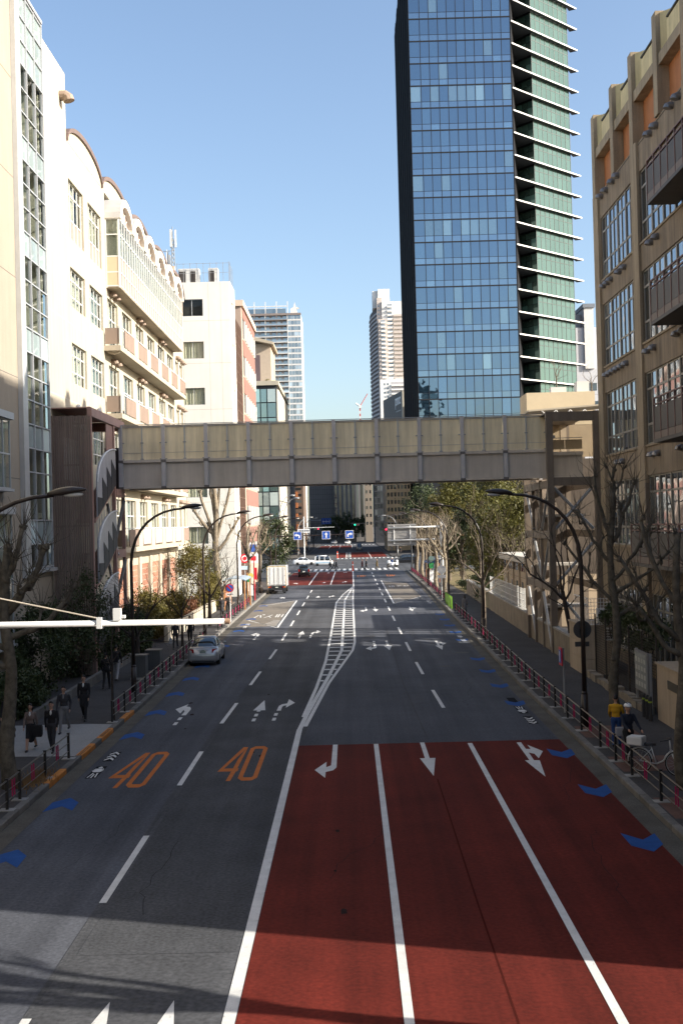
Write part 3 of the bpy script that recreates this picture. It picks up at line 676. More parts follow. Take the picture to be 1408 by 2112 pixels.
# projecting glazed bay with small arches
Y0, Y1 = 71.35, 98.25
bay = MB(); bay.box(-15, -14.12, Y0+.02, Y1-.02, 22.86, 22.98); bay = bay.build('glazed_bay', mat('bay_soffit', (.40, .33, .25), .8, var=.12), ms)
FB = Frame((-14.12, 0, 0), (0, 1, 0), (1, 0, 0)); NC = 32; rows = [22.98, 23.86, 24.86, 26.25, 27.25]
q = MB(); us = [Y0 + (Y1-Y0)*i/NC for i in range(NC+1)]
for u in us: fbox(q, FB, u-.03, u+.03, 22.86, 27.25, -.04, .05)
for v in rows:
    for a, b in zip(us, us[1:]): fbox(q, FB, a+.03, b-.03, v-.03, v+.03, -.035, .04)
q.build('bay_frame', frame_wh, bay)
bay_gl = glass('bay_glass', (.85, .92, .92), .7, ior=1.7)
for i in range(NC):
    for j in range(4):
        fpiece('pane', pinkpan if j < 2 else bay_gl, bay, FB, us[i]+.03, us[i+1]-.03, rows[j]+.03, rows[j+1]-.03, -.02, 0)
q = MB(); k = 0; y = Y0
while y < Y1 - .3:
    q.poly([(-14.5-(.06 if k % 2 else 0), y, 24.9), (-14.5-(0 if k % 2 else .06), y+.22, 24.9), (-14.5-(0 if k % 2 else .06), y+.22, 27.2), (-14.5-(.06 if k % 2 else 0), y, 27.2)]); y += .22; k += 1
q.build('curtain', mat('pale_curtain', (.66, .68, .62), .9, streak=.2, var=.08), bay)
for j, m in enumerate((beige_p, beige_p, None, None)):  # end wall of the bay facing the camera
    if m: piece('end_panel', mat('warm_beige', (.56, .44, .30), .7, var=.06), bay, -14.95, -14.2, Y0-.02, Y0+.02, rows[j]+.04, rows[j+1]-.04)  # end panels have their own warmer beige
    else: piece('pane', bay_gl, bay, -14.95, -14.2, Y0-.01, Y0+.01, rows[j]+.04, rows[j+1]-.04); 
piece('end_curtain', curtain_m, bay, -14.93, -14.22, Y0+.1, Y0+.13, rows[2], rows[4])
for v in rows: piece('end_rail', frame_wh, bay, -15, -14.17, Y0-.03, Y0+.03, v-.04, v+.04)
for x in (-14.99, -14.2): piece('end_post', frame_wh, bay, x, x+.07, Y0-.04, Y0+.035, 22.87, 27.25)
for k in range(6):
    a = 71.25 + k*4.56; b = a + 4.54
    O = arc(a, b, 27.28, 28.92); I = arc(a+.42, b-.42, 27.28, 28.45)
    q = MB()
    for i in range(14):
        q.prism([(-13.98, *O[i]), (-13.98, *O[i+1]), (-13.98, *I[i+1]), (-13.98, *I[i])], (-1.0, 0, 0))
    ar = fixn(q.build('arch', mat('arch_white', (.70, .655, .575), .7, var=.06), ms))
    q = MB(); OO = arc(a, b, 27.30, 28.97)
    for i in range(14): q.poly([(-13.97, *OO[i]), (-13.97, *OO[i+1]), (-15.2, *OO[i+1]), (-15.2, *OO[i])])
    q.build('arch_roof', vault_grey, ar)
    q = MB(); q.poly([(-14.3, y, z) for y, z in I]); q.build('arch_infill', pinkpan, ar)
    c = (a+b)/2
    q = MB()
    for i in (3, 5, 7, 9, 11): q.tube([(-14.27, c, 27.3), (-14.27, I[i][0], I[i][1])], .03, 4)
    q.build('arch_mullions', frame_wh, ar)
# ground floor piers with brick between
for k in range(9):
    y = 67.5 + k*4.3
    fpiece('ground_pier', cream_lt, ms, FL, y, y+.8, .1, 5.58, -.5, .02)
    if k < 7:
        br = fpiece('brick_panel', brick, ms, FL, y+.8, y+4.3, .1, 5.0, -.6, -.18)
        for c in range(1, 12): fpiece('brick_course_joint', mat('mortar', (.42, .36, .30), .9), ms, FL, y+.8, y+4.3, c*.42, c*.42+.03, -.2, -.165)
        fpiece('lintel', cream, ms, FL, y+.8, y+4.3, 5.0, 5.58, -.6, -.1)
    else:
        window(ms, FL, y+.8, y+4.3, 1.0, 5.2, 3, (0, .5, 1), frame_wh, win_clear, curtain_g, rec=.2)
# rooftop block and aerial masts behind the vaults
rb = thing('roof_structure', 'peach rooftop structure with an open frame behind the last vaults', 'roof structure', (-18, 113, 26))
piece('wall', mat('peach_wall', (.58, .42, .29), .8, var=.06), rb, -19.0, -16.3, 109, 114, 24, 31.0); piece('frame_post', mat('peach_wall', (.58, .42, .29)), rb, -16.9, -16.3, 109, 109.6, 31.0, 32.9)
piece('frame_beam', mat('pinkish_beam', (.46, .33, .26), .8), rb, -19.5, -16.9, 109, 109.6, 32.0, 32.85); piece('frame_post', mat('peach_wall', (.58, .42, .29)), rb, -19.5, -19.0, 109, 109.6, 31.0, 32.0)
# ---- white office block with paired windows
wb = thing('white_office_block', 'plain white office block with a column of paired windows facing the camera', 'building', (-15, 119, 0))
FW = Frame((0, 119.2, 0), (1, 0, 0), (0, -1, 0)); tops = [32.0, 27.5, 22.6, 17.7, 12.8, 7.9]
hs = [(-17.25, -14.9, t-2.1, t-.3) for t in tops]
mb = MB(); wall_holes(mb, FW, -22, -12.0, .1, 33.5, hs, .2)
FS = Frame((-12, 0, 0), (0, 1, 0), (1, 0, 0)); hs2 = [(120.6, 122.6, t-2.1, t-.3) for t in tops]
wall_holes(mb, FS, 119.2, 124, .1, 33.5, hs2, .2); mb.poly([(-12,119.2,33.5),(-12,124,33.5),(-22,124,33.5),(-22,119.2,33.5)]); mb.poly([(-12,124,.1),(-12,124,33.5),(-22,124,33.5),(-22,124,.1)])
mb.build('wall', mat('office_white', (.74, .72, .66), .8, var=.05, scale=.4, streak=.05), wb)
dark_win = glass('office_glass', (.9, .94, .9), .92, ior=1.45)
for i, t in enumerate(tops):
    window(wb, FW, -17.25, -14.9, t-2.1, t-.3, 2, (0, 1), frame_al, dark_win, None if i == 0 else curtain_m, rec=.15)
    if i == 0: fpiece('interior', dark_in, wb, FW, -17.25, -14.9, t-2.1, t-.3, -.5, -.45)
    window(wb, FS, 120.6, 122.6, t-2.1, t-.3, 2, (0, 1), frame_al, dark_win, curtain_m, rec=.15)
    for v in (t-2.6,): fpiece('panel_joint', mat('joint_pale', (.5, .47, .42)), wb, FW, -22, -12.02, v-.02, v+.02, -.02, .004)
for u in (-19, -14.3, -13.0): fpiece('panel_joint', mat('joint_pale', (.5, .47, .42)), wb, FW, u-.015, u+.015, .2, 33.5, -.02, .004)
lat = MB()                                           # steel lattice screen beside it
for i in range(9): lat.box(-12.05, -11.97, 124.4+i*.8, 124.46+i*.8, .2, 30.5)
for j in range(28): lat.box(-12.03, -11.99, 124.4, 130.9, 1+j*1.08, 1.06+j*1.08)
lt = thing('lattice_screen', 'brown steel lattice screen between white office block and red banded building', 'screen', (-12, 127, 0))
lat.build('lattice', mat('brown_lattice', (.16, .10, .075), .6), lt); piece('backing', mat('dark_brown_wall', (.10, .07, .055), .8), lt, -14, -12.4, 124.2, 131, .1, 30.4)
for k, (x, w) in enumerate(((-17.4, 1.1), (-16.2, .9), (-14.2, .9))):
    ac = thing('air_conditioner', 'white rooftop air conditioner with a dark grille, %s on the white office block' % ('leftmost', 'middle one', 'rightmost')[k], 'air conditioner', (x, 120, 33.5), 0, 'rooftop air conditioners')
    piece('casing', frame_wh, ac, x-.1, x+w, 119.8, 121, 33.5, 35.1); piece('grille', mat('dark_grille', (.06, .05, .045), .7), ac, x, x+w*.6, 119.77, 119.81, 33.6, 34.8)
rf = thing('roof_fence', 'thin steel safety fence round the roof of the white office block', 'fence', (-15, 119, 33.5))
for k in range(9): piece('post', steel, rf, -17.6+k*.7, -17.56+k*.7, 119.4, 119.44, 33.5, 35.6)
for k in range(2): piece('rail', steel, rf, -17.6, -12.1, 119.41, 119.44, 34.5+k*1.0, 34.53+k*1.0)
for k in range(4): piece('post', steel, rf, -12.14, -12.1, 119.9+k*1.2, 119.94+k*1.2, 33.5, 35.8)
for k, (x, h, lab) in enumerate(((-18.2, 39.6, 'tall steel lattice antenna mast above the roofs on the left'), (-18.75, 37.2, 'shorter antenna pole beside the lattice mast'))):
    am = thing('antenna_mast', lab, 'antenna', (x, 121, 31), 0, 'rooftop antennas'); q = MB()
    if k == 0:
        for a in range(3): q.tube([(x+.35*math.cos(a*2.1), 121+.35*math.sin(a*2.1), 31), (x+.1*math.cos(a*2.1), 121+.1*math.sin(a*2.1), h-1)], .045, 5)
        for j in range(16):
            z = 31 + j*.48; r = .35 - .25*j/16
            for a in range(3): q.tube([(x+r*math.cos(a*2.1), 121+r*math.sin(a*2.1), z), (x+r*math.cos(a*2.1+2.1), 121+r*math.sin(a*2.1+2.1), z+.48)], .025, 4)
        for a in range(3): piece('panel_antenna', frame_wh, am, x+.32*math.cos(a*2.1)-.08, x+.32*math.cos(a*2.1)+.08, 121+.3*math.sin(a*2.1)-.08, 121+.3*math.sin(a*2.1)+.08, h-1.9, h)
        q.tube([(x,121,h-1.2),(x,121,h+.35)], .04, 5)
    else:
        q.tube([(x,121,31),(x,121,h)], .09, 6)
        for j in range(3): piece('panel_antenna', frame_wh, am, x+.12, x+.3, 120.9, 121.1, 33.2+j*1.3, 34.3+j*1.3)
    q.build('mast', mat('antenna_steel', (.20, .21, .22), .5, metal=.4), am)
am = thing('yagi_antenna', 'small horizontal television antenna on the rooftop structure', 'antenna', (-17.6, 111, 33)); q = MB()
q.tube([(-17.3,111,31),(-17.3,111,35.0)], .03, 4).tube([(-19.2,111,34.7),(-16.6,111,34.9)], .025, 4)
for j in range(6): q.tube([(-19.1+j*.4,110.5,34.72+j*.03),(-19.1+j*.4,111.5,34.72+j*.03)], .02, 4)
q.build('aerial', steel, am)
# ================================================================== left stair tower with slats
lt_ = thing('slatted_stair_tower', 'brown slatted stair tower with pink steel frame at the left end of the footbridge', 'stair tower', (-14, 60, .15))
for k in range(18):
    x = -14.98 + k*.112
    piece('slat', brown_slat, lt_, x, x+.085, 57.10, 57.16, .2, 13.35 + random.uniform(-.02, .02))
for z in (1.5, 4.6, 7.7, 10.8, 12.9): piece('slat_rail', brown_slat, lt_, -14.98, -13.0, 57.17, 57.23, z, z+.1)
for y, w in ((57.12, .16), (62.55, .3), (65.1, .2)): piece('column', pink_steel, lt_, -13.12, -12.94, y, y+w, .15, 13.3)
for z in (13.3,): piece('top_beam', pink_steel, lt_, -13.14, -12.9, 57.1, 65.4, z-.0, z+.42)
piece('top_beam', pink_steel, lt_, -14.95, -13.15, 64.9, 65.3, 13.2, 13.7); piece('roof', pink_steel, lt_, -15.0, -13.0, 57.3, 65.2, 13.74, 13.8)
for z in (9.35, 5.95, 2.55): piece('landing_beam', pink_steel, lt_, -13.1, -12.92, 62.86, 65.1, z, z+.45); piece('landing', pink_steel, lt_, -14.9, -13.15, 62.7, 65.2, z+.2, z+.3)
piece('back_panel', mat('maroon_panel', (.20, .105, .09), .7, var=.1), lt_, -14.9, -14.8, 57.4, 64.9, 9.9, 13.2)
piece('side_panel', pink_steel, lt_, -13.05, -13.0, 60.9, 62.5, 10.4, 13.25); piece('door_leaf', mat('smoked_panel', (.06, .05, .05), .4), lt_, -13.9, -13.0, 64.6, 64.66, 9.8, 12.2)
piece('inner_glass', mat('pale_grey_pane', (.34, .34, .32), .5, var=.2), lt_, -14.75, -14.7, 58.6, 61.8, 10.2, 12.4)  # opaque pale grey pane with a slightly uneven tone
for k in range(3):
    dz = -3.4*k
    pts = [(57.95, 8.2+dz), (57.95, 10.0+dz)]
    for i in range(9):
        t = i/8*math.pi/2; pts.append((57.95+4.75*(1-math.cos(t)) if False else 62.7-4.75*math.cos(t), 10.0+1.95*math.sin(t)+dz))
    pts += [(62.7, 10.05+dz)]
    pts = [(y, max(z, .2)) for y, z in pts]
    q = MB(); q.prism([(-12.9, y, z) for y, z in pts], (-.06, 0, 0)); pn = fixn(q.build('stair_parapet', grey_panel, lt_))
    q = MB()
    rim = pts[1:11]; q.tube([(-12.87, y, z) for y, z in rim], .05, 5); q.build('parapet_rim', white_pole, pn)
    for j in range(4):                                # dark saw-tooth inlays
        y0 = 58.0 + j*1.16; y1 = y0 + 1.1
        b0 = 8.2 + dz + (y0-57.95)*.385; b1 = 8.2 + dz + (y1-57.95)*.385
        h = [1.0, 1.25, 1.4, 1.45][j]
        T = [(y0, b0+.03), (y1, b1+.03), (y1, b1+h*.55), (y0, b0+h+.35 if j else b0+h)]
        T = [(y, max(z, .22)) for y, z in T]
        if T[3][1] - T[0][1] < .3: continue
        q = MB(); q.prism([(-12.885, y, z) for y, z in T], (.02, 0, 0)); fixn(q.build('inlay', mat('charcoal_inlay', (.045, .045, .05), .6, var=.15), pn))
    # steps behind the parapet
    q = MB()
    q.prism([(-13.0,57.9,8.1+dz),(-13.0,62.7,9.95+dz),(-13.0,62.7,9.75+dz),(-13.0,57.9,7.9+dz)], (-1.0,0,0)); fixn(q.build('stair_flight', pink_steel, lt_))
for k in range(2):
    q = MB(); q.tube([(-12.95,63.0,9.0-3.4*k-2.9),(-13.9,65.0,9.0-3.4*k)], .09, 8); q.build('brace', steel, lt_)
    q = MB(); q.tube([(-13.7,65.0,9.0-3.4*k-3.0),(-12.95,65.1,9.0-3.4*k+.2)], .1, 8); q.build('brace', steel, lt_)
for k in range(14): 
    if k % 2 == 0: piece('baluster', frame_al, lt_, -13.0, -12.97, 58.1+k*.3, 58.13+k*.3, 6.8+k*.115, 7.9+k*.115)
for k in range(3):
    mbv = MB(); mbv.ball((-13.9+.32*k, 58.5+1.0*k, 13.95), .14, 8, 5); mbv.build('roof_vent', white_pole, lt_)

# ================================================================== the footbridge
fb = thing('footbridge', 'enclosed beige footbridge with grey posts spanning the whole street', 'footbridge', (0, 65, 0))
YF, YB = 64.4, 67.2; P = [-12.92 + k*2.43 for k in range(11)]; zb, zt = 11.42, 13.42
for yy, rv in ((YF, 0), (YB, 1)):
    for i in range(10):
        m = (P[i]+P[i+1])/2
        for a, b in ((P[i]+.11, m-.02), (m+.02, P[i+1]-.11)):
            piece('panel', bridge_bg, fb, a, b, yy-.02, yy+.02, zb+.06, zt-.12)
    for x in P: piece('post', bridge_post, fb, x-.1, x+.1, yy-.2, yy-.03, 9.82, zt+.02)
    for i in range(10): piece('mid_post', frame_al, fb, (P[i]+P[i+1])/2-.03, (P[i]+P[i+1])/2+.03, yy-.09, yy-.025, zb, zt)
    piece('web_plate', bridge_gr, fb, -12.95, 11.4, yy+.0, yy+.05, 9.95, zb-.12)
    piece('top_flange', bridge_gr, fb, -12.95, 11.4, yy-.14, yy+.2, zb-.12, zb+.04); piece('bottom_flange', bridge_gr, fb, -12.95, 11.4, yy-.16, yy+.22, 9.82, 9.94)
    piece('cap_strip', mat('pale_cap', (.50, .46, .40), .6, var=.12, streak=.1), fb, -12.9, 11.4, yy-.05, yy+.05, zt-.12, zt); piece('handrail_line', bridge_gr, fb, -12.9, 11.4, yy-.035, yy-.021, zb+.42, zb+.45)
    piece('top_rail', steel, fb, -12.9, 11.4, yy-.16, yy-.1, zt+.02, zt+.06)
    if not rv:
        for i in range(10):
            for x in (P[i]+.12, (P[i]+P[i+1])/2, P[i+1]-.12):
                for zz in (zb+.05, zb+.98): piece('clip', steel, fb, x-.09, x+.09, yy-.1, yy-.03, zz, zz+.05)
        for x in P:
            piece('stiffener_edge', frame_al, fb, x-.13, x-.11, yy-.18, yy-.05, 9.83, zb); piece('stiffener_edge', frame_al, fb, x+.11, x+.13, yy-.18, yy-.05, 9.83, zb)
            piece('splice_plate', mat('plate_dark', (.13, .12, .115), .5), fb, x-.14, x+.14, yy-.21, yy-.04, zb-.12, zb+.03); piece('splice_plate', mat('plate_dark', (.13, .12, .115)), fb, x-.14, x+.14, yy-.21, yy-.04, 9.8, 9.93)
piece('deck', bridge_gr, fb, -12.95, 13.4, YF+.06, YB-.01, 11.1, 11.3); piece('deck', bridge_gr, fb, -12.9, 11.35, YF+.25, YB-.2, 9.9, 9.94)
for x in P: piece('cross_beam', bridge_gr, fb, x-.08, x+.08, YF+.06, YB-.01, 10.4, 11.08)
# part inside the right tower
piece('web_plate', bridge_gr, fb, 11.42, 13.4, YF+.3, YF+.35, 9.95, 11.3); piece('bottom_flange', bridge_gr, fb, 11.42, 13.4, YF+.2, YF+.5, 9.82, 9.94)
piece('panel', mat('tan_railing', (.36, .28, .18), .7, var=.1), fb, 11.42, 12.4, YF+.3, YF+.34, 11.45, 12.0); piece('panel', mat('tan_railing', (.36, .28, .18)), fb, 12.43, 13.4, YF+.3, YF+.34, 11.45, 12.0)
piece('top_rail', steel, fb, 11.42, 13.4, YF+.28, YF+.33, 12.08, 12.12)

# ================================================================== right stair tower
tow_c = mat('tower_steel_brown', (.175, .14, .108), .6, var=.12, streak=.18)
rt_ = thing('stair_tower', 'open brown steel stair tower with diagonal braces at the right end of the footbridge', 'stair tower', (12.4, 66, .15))
for x, y, w in ((10.9, 62.0, .36), (13.5, 62.0, .36), (10.92, 70.4, .3), (13.5, 70.4, .3)): piece('column', tow_c, rt_, x, x+w, y, y+.36, .15, 13.38)
for x, y in ((10.93, 65.0), (10.93, 67.7)): piece('column', tow_c, rt_, x, x+.16, y, y+.16, .15, 9.7)
piece('top_beam', tow_c, rt_, 11.27, 13.49, 62.02, 62.32, 12.85, 13.36); piece('top_beam', tow_c, rt_, 11.27, 13.49, 62.03, 62.3, 9.3, 9.75)
for z in (9.2, 6.4, 3.5): piece('side_beam', tow_c, rt_, 10.95, 11.15, 62.37, 70.39, z, z+.42); piece('side_beam', tow_c, rt_, 13.55, 13.75, 62.37, 70.39, z, z+.42)
for z, y in ((7.6, 64.8), (4.7, 67.2), (2.4, 64.8)):
    piece('landing', mat('pale_tread', (.40, .37, .33), .7), rt_, 11.2, 13.5, y, y+1.6, z, z+.14)
for k, (z0, z1, y0, y1) in enumerate(((7.7, 9.9, 66.0, 69.8), (4.8, 7.6, 70.0, 66.4), (2.5, 4.7, 66.2, 69.6), (.2, 2.4, 69.8, 66.2))):
    q = MB(); q.prism([(11.3,y0,z0),(11.3,y1,z1),(11.3,y1,z1-.3),(11.3,y0,z0-.3)], (1.0,0,0)); fixn(q.build('stair_flight', tow_c, rt_))
    q = MB(); q.prism([(11.28,y0,z0+.1),(11.28,y1,z1+.1),(11.28,y1,z1+1.0),(11.28,y0,z0+1.0)], (-.05,0,0)); fixn(q.build('stair_parapet', tow_c, rt_))
for a, b in (((11.3,62.3,6.9),(13.4,62.3,9.2)), ((13.4,62.4,6.9),(11.3,62.4,9.2)), ((11.3,62.3,3.9),(13.4,62.3,6.2)), ((13.3,62.4,.9),(11.4,62.4,3.4)), ((11.02,62.6,9.1),(11.02,65.0,6.9)), ((11.02,62.7,6.3),(11.02,65.0,3.95)), ((11.02,67.7,6.9),(11.02,70.2,9.1)), ((11.02,65.1,3.9),(11.02,67.6,6.3)), ((11.02,62.7,.4),(11.02,65.0,3.3)), ((11.02,67.8,.4),(11.02,70.3,3.3))):
    q = MB(); q.tube([a, b], .085, 8); q.build('brace', steel, rt_)
piece('back_wall', mat('tan_backwall', (.33, .255, .165), .8, var=.1), rt_, 11.4, 15.8, 70.42, 70.5, 11.3, 13.3); piece('wall_lamp', frame_dk, rt_, 12.4, 12.9, 70.32, 70.41, 12.5, 12.68)
piece('back_panel', mat('tower_shade_panel', (.10, .08, .065), .8, var=.15), rt_, 11.3, 15.8, 70.42, 70.5, 4.0, 11.2); piece('back_panel', mat('tower_shade_panel', (.10, .08, .065)), rt_, 11.3, 13.0, 70.42, 70.5, .3, 3.4); piece('roof', tow_c, rt_, 10.95, 13.85, 62.3, 70.5, 13.3, 13.37); piece('back_pillar', tan_wall, rt_, 13.0, 13.35, 69.0, 69.4, 11.3, 13.2)  # dark back panels added to stand in for the tower's dim interior

# ================================================================== right building: weathered concrete school
XR = 13.6; FRt = Frame((XR, 0, 0), (0, -1, 0), (-1, 0, 0))      # u = -y
rb_ = thing('weathered_concrete_building', 'stained brown concrete building with window bays, balconies and orange top panels on the right', 'building', (XR, 40, 0))
def ru(y): return -y
EDGE = 60.6; pierY = [60.6, 56.4, 52.6, 48.4, 44.4, 40.2, 36.0, 31.8, 27.6, 23.4, 19.2]
WB = [(59.4, 52.7), (51.5, 44.5), (43.3, 36.1), (34.9, 27.7), (26.5, 19.3)]   # window bays (far y, near y)
WZ = [(19.95, 23.2), (15.4, 18.65), (10.75, 14.0), (6.1, 9.35), (.9, 4.0)]
holes = [(ru(a), ru(b), c, d) for a, b in WB for c, d in WZ]
mb = MB(); wall_holes(mb, FRt, ru(EDGE), ru(16.3), .1, 24.55, holes, .35); mb.build('wall', conc_brown2, rb_)
mb = MB(); mb.poly([(XR,EDGE,.1),(XR,EDGE,28.9),(30,EDGE,28.9),(30,EDGE,.1)]); mb.poly([(XR+.5,EDGE,28.3),(XR+.5,16.3,28.3),(30,16.3,28.3),(30,EDGE,28.3)]); mb.poly([(XR,16.3,.1),(30,16.3,.1),(30,16.3,28.9),(XR,16.3,28.9)]); mb.poly([(30,EDGE,.1),(30,EDGE,28.9),(30,16.3,28.9),(30,16.3,.1)]); mb.build('side_wall', conc_brown, rb_)
for y in pierY[::2]:
    fpiece('pier', conc_brown, rb_, FRt, ru(y), ru(y-1.1), .1, 24.6, -.2, .12)
for zc in (24.45, 19.88, 15.33, 10.68, 6.03):          # belt lines
    fpiece('belt_joint', mat('joint_dark', (.08, .065, .05), .9), rb_, FRt, ru(EDGE), ru(16.3), zc-.03, zc+.01, -.02, .013)
for bi, (a, b) in enumerate(WB):
    for wi, (c, d) in enumerate(WZ):
        if bi > 2: 
            if wi == 0: pass
        w = window(rb_, FRt, ru(a), ru(b), c, d, 8, (0, .28, .77, 1), mat('old_window_frame', (.30, .28, .245), .5, metal=.2, var=.15), win_right, None, rec=.11, ft=.07, panes=bi < 3)
        fpiece('interior', dark_in, w, FRt, ru(a), ru(b), c, d, -.6, -.55)
        for k in range(1, 4): fpiece('mullion', mat('old_window_frame', (.30, .28, .245)), w, FRt, ru(a+(b-a)*k/4)-.07, ru(a+(b-a)*k/4)+.07, c+.01, d-.01, -.16, -.05)
        fpiece('sill', conc_brown, w, FRt, ru(a), ru(b), c-.1, c-.005, -.2, .06)
# top storey: piers, orange recesses, beams, yellow parapet panels
for i, y in enumerate(pierY):
    fpiece('top_pier', conc_brown, rb_, FRt, ru(y), ru(y-.62), 24.56, 28.92, -.55, .1)
for (a, b) in zip(pierY, pierY[1:]):
    fpiece('orange_panel', orange_wall, rb_, FRt, ru(a-.62), ru(b), 24.5, 26.6, -.6, -.42)
    fpiece('top_beam', conc_brown, rb_, FRt, ru(a-.62), ru(b), 26.6, 27.08, -.6, .02)
    q = MB(); u0, u1 = ru(a-.62), ru(b)
    q.prism([FRt.p(u0, 27.09, -.1), FRt.p(u0+.55, 27.09, -.6), FRt.p(u0+.55, 27.09, -.7), FRt.p(u0, 27.09, -.2)], (0, 0, 1.75)); fixn(q.build('parapet_panel', yellow_pan, rb_))
    fpiece('parapet_panel', yellow_pan, rb_, FRt, u0+.6, u1-.75, 27.09, 28.25, -.25, -.2); fpiece('parapet_panel', yellow_pan, rb_, FRt, u1-.72, u1-.02, 27.09, 28.35, -.3, -.25)
    fpiece('parapet_cap', frame_dk, rb_, FRt, u0+.6, u1-.03, 28.36, 28.42, -.32, -.18)
    lv = fpiece('louvre_opening', mat('louvre_dark', (.05, .03, .02), .8), rb_, FRt, u0+2.4, u0+2.75, 25.0, 25.85, -.44, -.40)
    for k in range(5): fpiece('louvre_slat', conc_brown, rb_, FRt, u0+2.4, u0+2.75, 25.05+k*.16, 25.1+k*.16, -.41, -.36)
for y in (58.75, 57.7, 56.2, 55.25, 49.3, 48.3, 46, 45, 41.5, 40.5): hood_vent(rb_, FRt, ru(y), 24.22, .24)
for lv, ys in ((19.53, (58.7,57.9,57.15,55.35,54.4,49.6,48.6,41.6,40.7)), (14.9, (58.6,57.8,57,56.2,55.4,54.5,50.6,49.6,46.0,45.1,40.9)), (10.25, (56.6,55.8,50.3,49.4,45.9,45.0,41,40)), (5.7, (49.3,48.4))):
    for y in ys: hood_vent(rb_, FRt, ru(y), lv, .22)
# balconies
for bi, (ya, yb, zf) in enumerate([(45.75, 37.0, z) for z in (20.1, 15.2, 10.45)] + [(50.0, 37, 5.35)]):
    bm_ = MB(); 
    fbox(bm_, FRt, ru(ya), ru(yb), zf, zf+.14, -.0, 1.22); bl = bm_.build('balcony', balc_dk, rb_)
    n = 9; 
    for k in range(n):
        y0 = ya - (ya-yb)*k/n; y1 = ya - (ya-yb)*(k+1)/n
        fpiece('balcony_panel', balc_dk, bl, FRt, ru(y0)+.04, ru(y1)-.04, zf+.45, zf+1.45, 1.15, 1.19)
        fpiece('kick_panel', mat('brown_kick', (.17, .13, .105), .6, var=.12), bl, FRt, ru(y0)+.04, ru(y1)-.04, zf+.15, zf+.43, 1.17, 1.2)
        fpiece('rail_post', rail_pink, bl, FRt, ru(y0)-.03, ru(y0)+.03, zf+.145, zf+1.8, 1.13, 1.215)
    for v in (1.52, 1.78): fpiece('top_rail', rail_pink, bl, FRt, ru(ya)-.02, ru(yb), zf+v, zf+v+.06, 1.13, 1.2)
    fpiece('end_panel', mat('grey_end', (.20, .18, .165), .5), bl, FRt, ru(ya)-.01, ru(ya)+.03, zf+.16, zf+1.45, .1, 1.1)
# drain pipe and lower masonry courses
fpiece('drain_pipe', tow_c, rb_, FRt, ru(51.0), ru(50.86), 1.5, 9.0, .12, .28)
for v in (5.3, 4.6): fpiece('course_joint', mat('joint_dark', (.08, .065, .05)), rb_, FRt, ru(EDGE), ru(30), v-.015, v+.015, -.02, .006)
# ================================================================== glass tower
gt = thing('glass_office_tower', 'tall blue glass office tower with a green sunlit side and white horizontal fins', 'tower', (30, 280, 0))
TX0, TY, AX = 17.0, 270.0, 41.74
FT = Frame((0, TY, 0), (1, 0, 0), (0, -1, 0)); FH = 5.3775; Z0 = 36.75 - FH*7; NF = 29
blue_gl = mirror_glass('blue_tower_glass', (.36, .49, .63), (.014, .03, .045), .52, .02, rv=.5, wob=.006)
lit_gl = mirror_glass('painted_lit_glass', (.38, .52, .64), (.10, .155, .18), .46, .02, rv=.4, wob=.006)  # paler base colour stands in for lit rooms; nothing glows
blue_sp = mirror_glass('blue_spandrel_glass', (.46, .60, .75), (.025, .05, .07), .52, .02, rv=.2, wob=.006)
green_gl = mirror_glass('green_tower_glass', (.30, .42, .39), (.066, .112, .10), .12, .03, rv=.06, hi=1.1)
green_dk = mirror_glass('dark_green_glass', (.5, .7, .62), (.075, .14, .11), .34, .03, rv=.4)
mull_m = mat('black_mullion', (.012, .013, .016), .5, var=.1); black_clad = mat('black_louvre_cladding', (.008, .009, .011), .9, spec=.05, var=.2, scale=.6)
cu = [TX0 + .25, TX0 + 2.85] + [TX0 + 2.85 + (AX-.25-TX0-2.85)*k/10 for k in range(1, 11)]
core = MB(); core.poly([(x, y, z) for x, y, z in ((TX0+.1,TY+.3,152),(AX-.1,TY+.3,152),(AX+10,TY+18,152),(AX+10,334,152),(TX0+.1,334,152))])
core.box(TX0+.12, AX-.12, TY+.35, TY+8, 0, 152); core.build('core', mull_m, gt)
sky_in = mat('office_ceiling_light', (.75, .80, .78), .8, emit=.0)
for f in range(NF):
    z = Z0 + f*FH
    if z > 146: break
    if z + FH < 26: continue
    for a, b in zip(cu, cu[1:]):
        fpiece('window_pane', lit_gl if random.random() < (.4 if f % 6 == 2 else .08) else blue_gl, gt, FT, a+.05, b-.05, z+1.6, z+FH-.1, -.05, 0); fpiece('spandrel_pane', blue_sp, gt, FT, a+.05, b-.05, z+.12, z+1.5, -.05, -.01)
    fpiece('floor_band', mull_m, gt, FT, TX0+.2, AX, z-.15, z+.15, -.1, .09); fpiece('transom', mull_m, gt, FT, TX0+.2, AX, z+1.51, z+1.59, -.1, .05)
for u in cu: fpiece('mullion', mull_m, gt, FT, u-.075, u+.075, 20, 152, -.1, .06)
# dark street side, ribbed
for k in range(14): piece('side_rib', black_clad, gt, TX0-.02+(k % 2)*.08, TX0+.25, TY+.02+k*4.6, TY+.02+(k+1)*4.6, 0, 152)
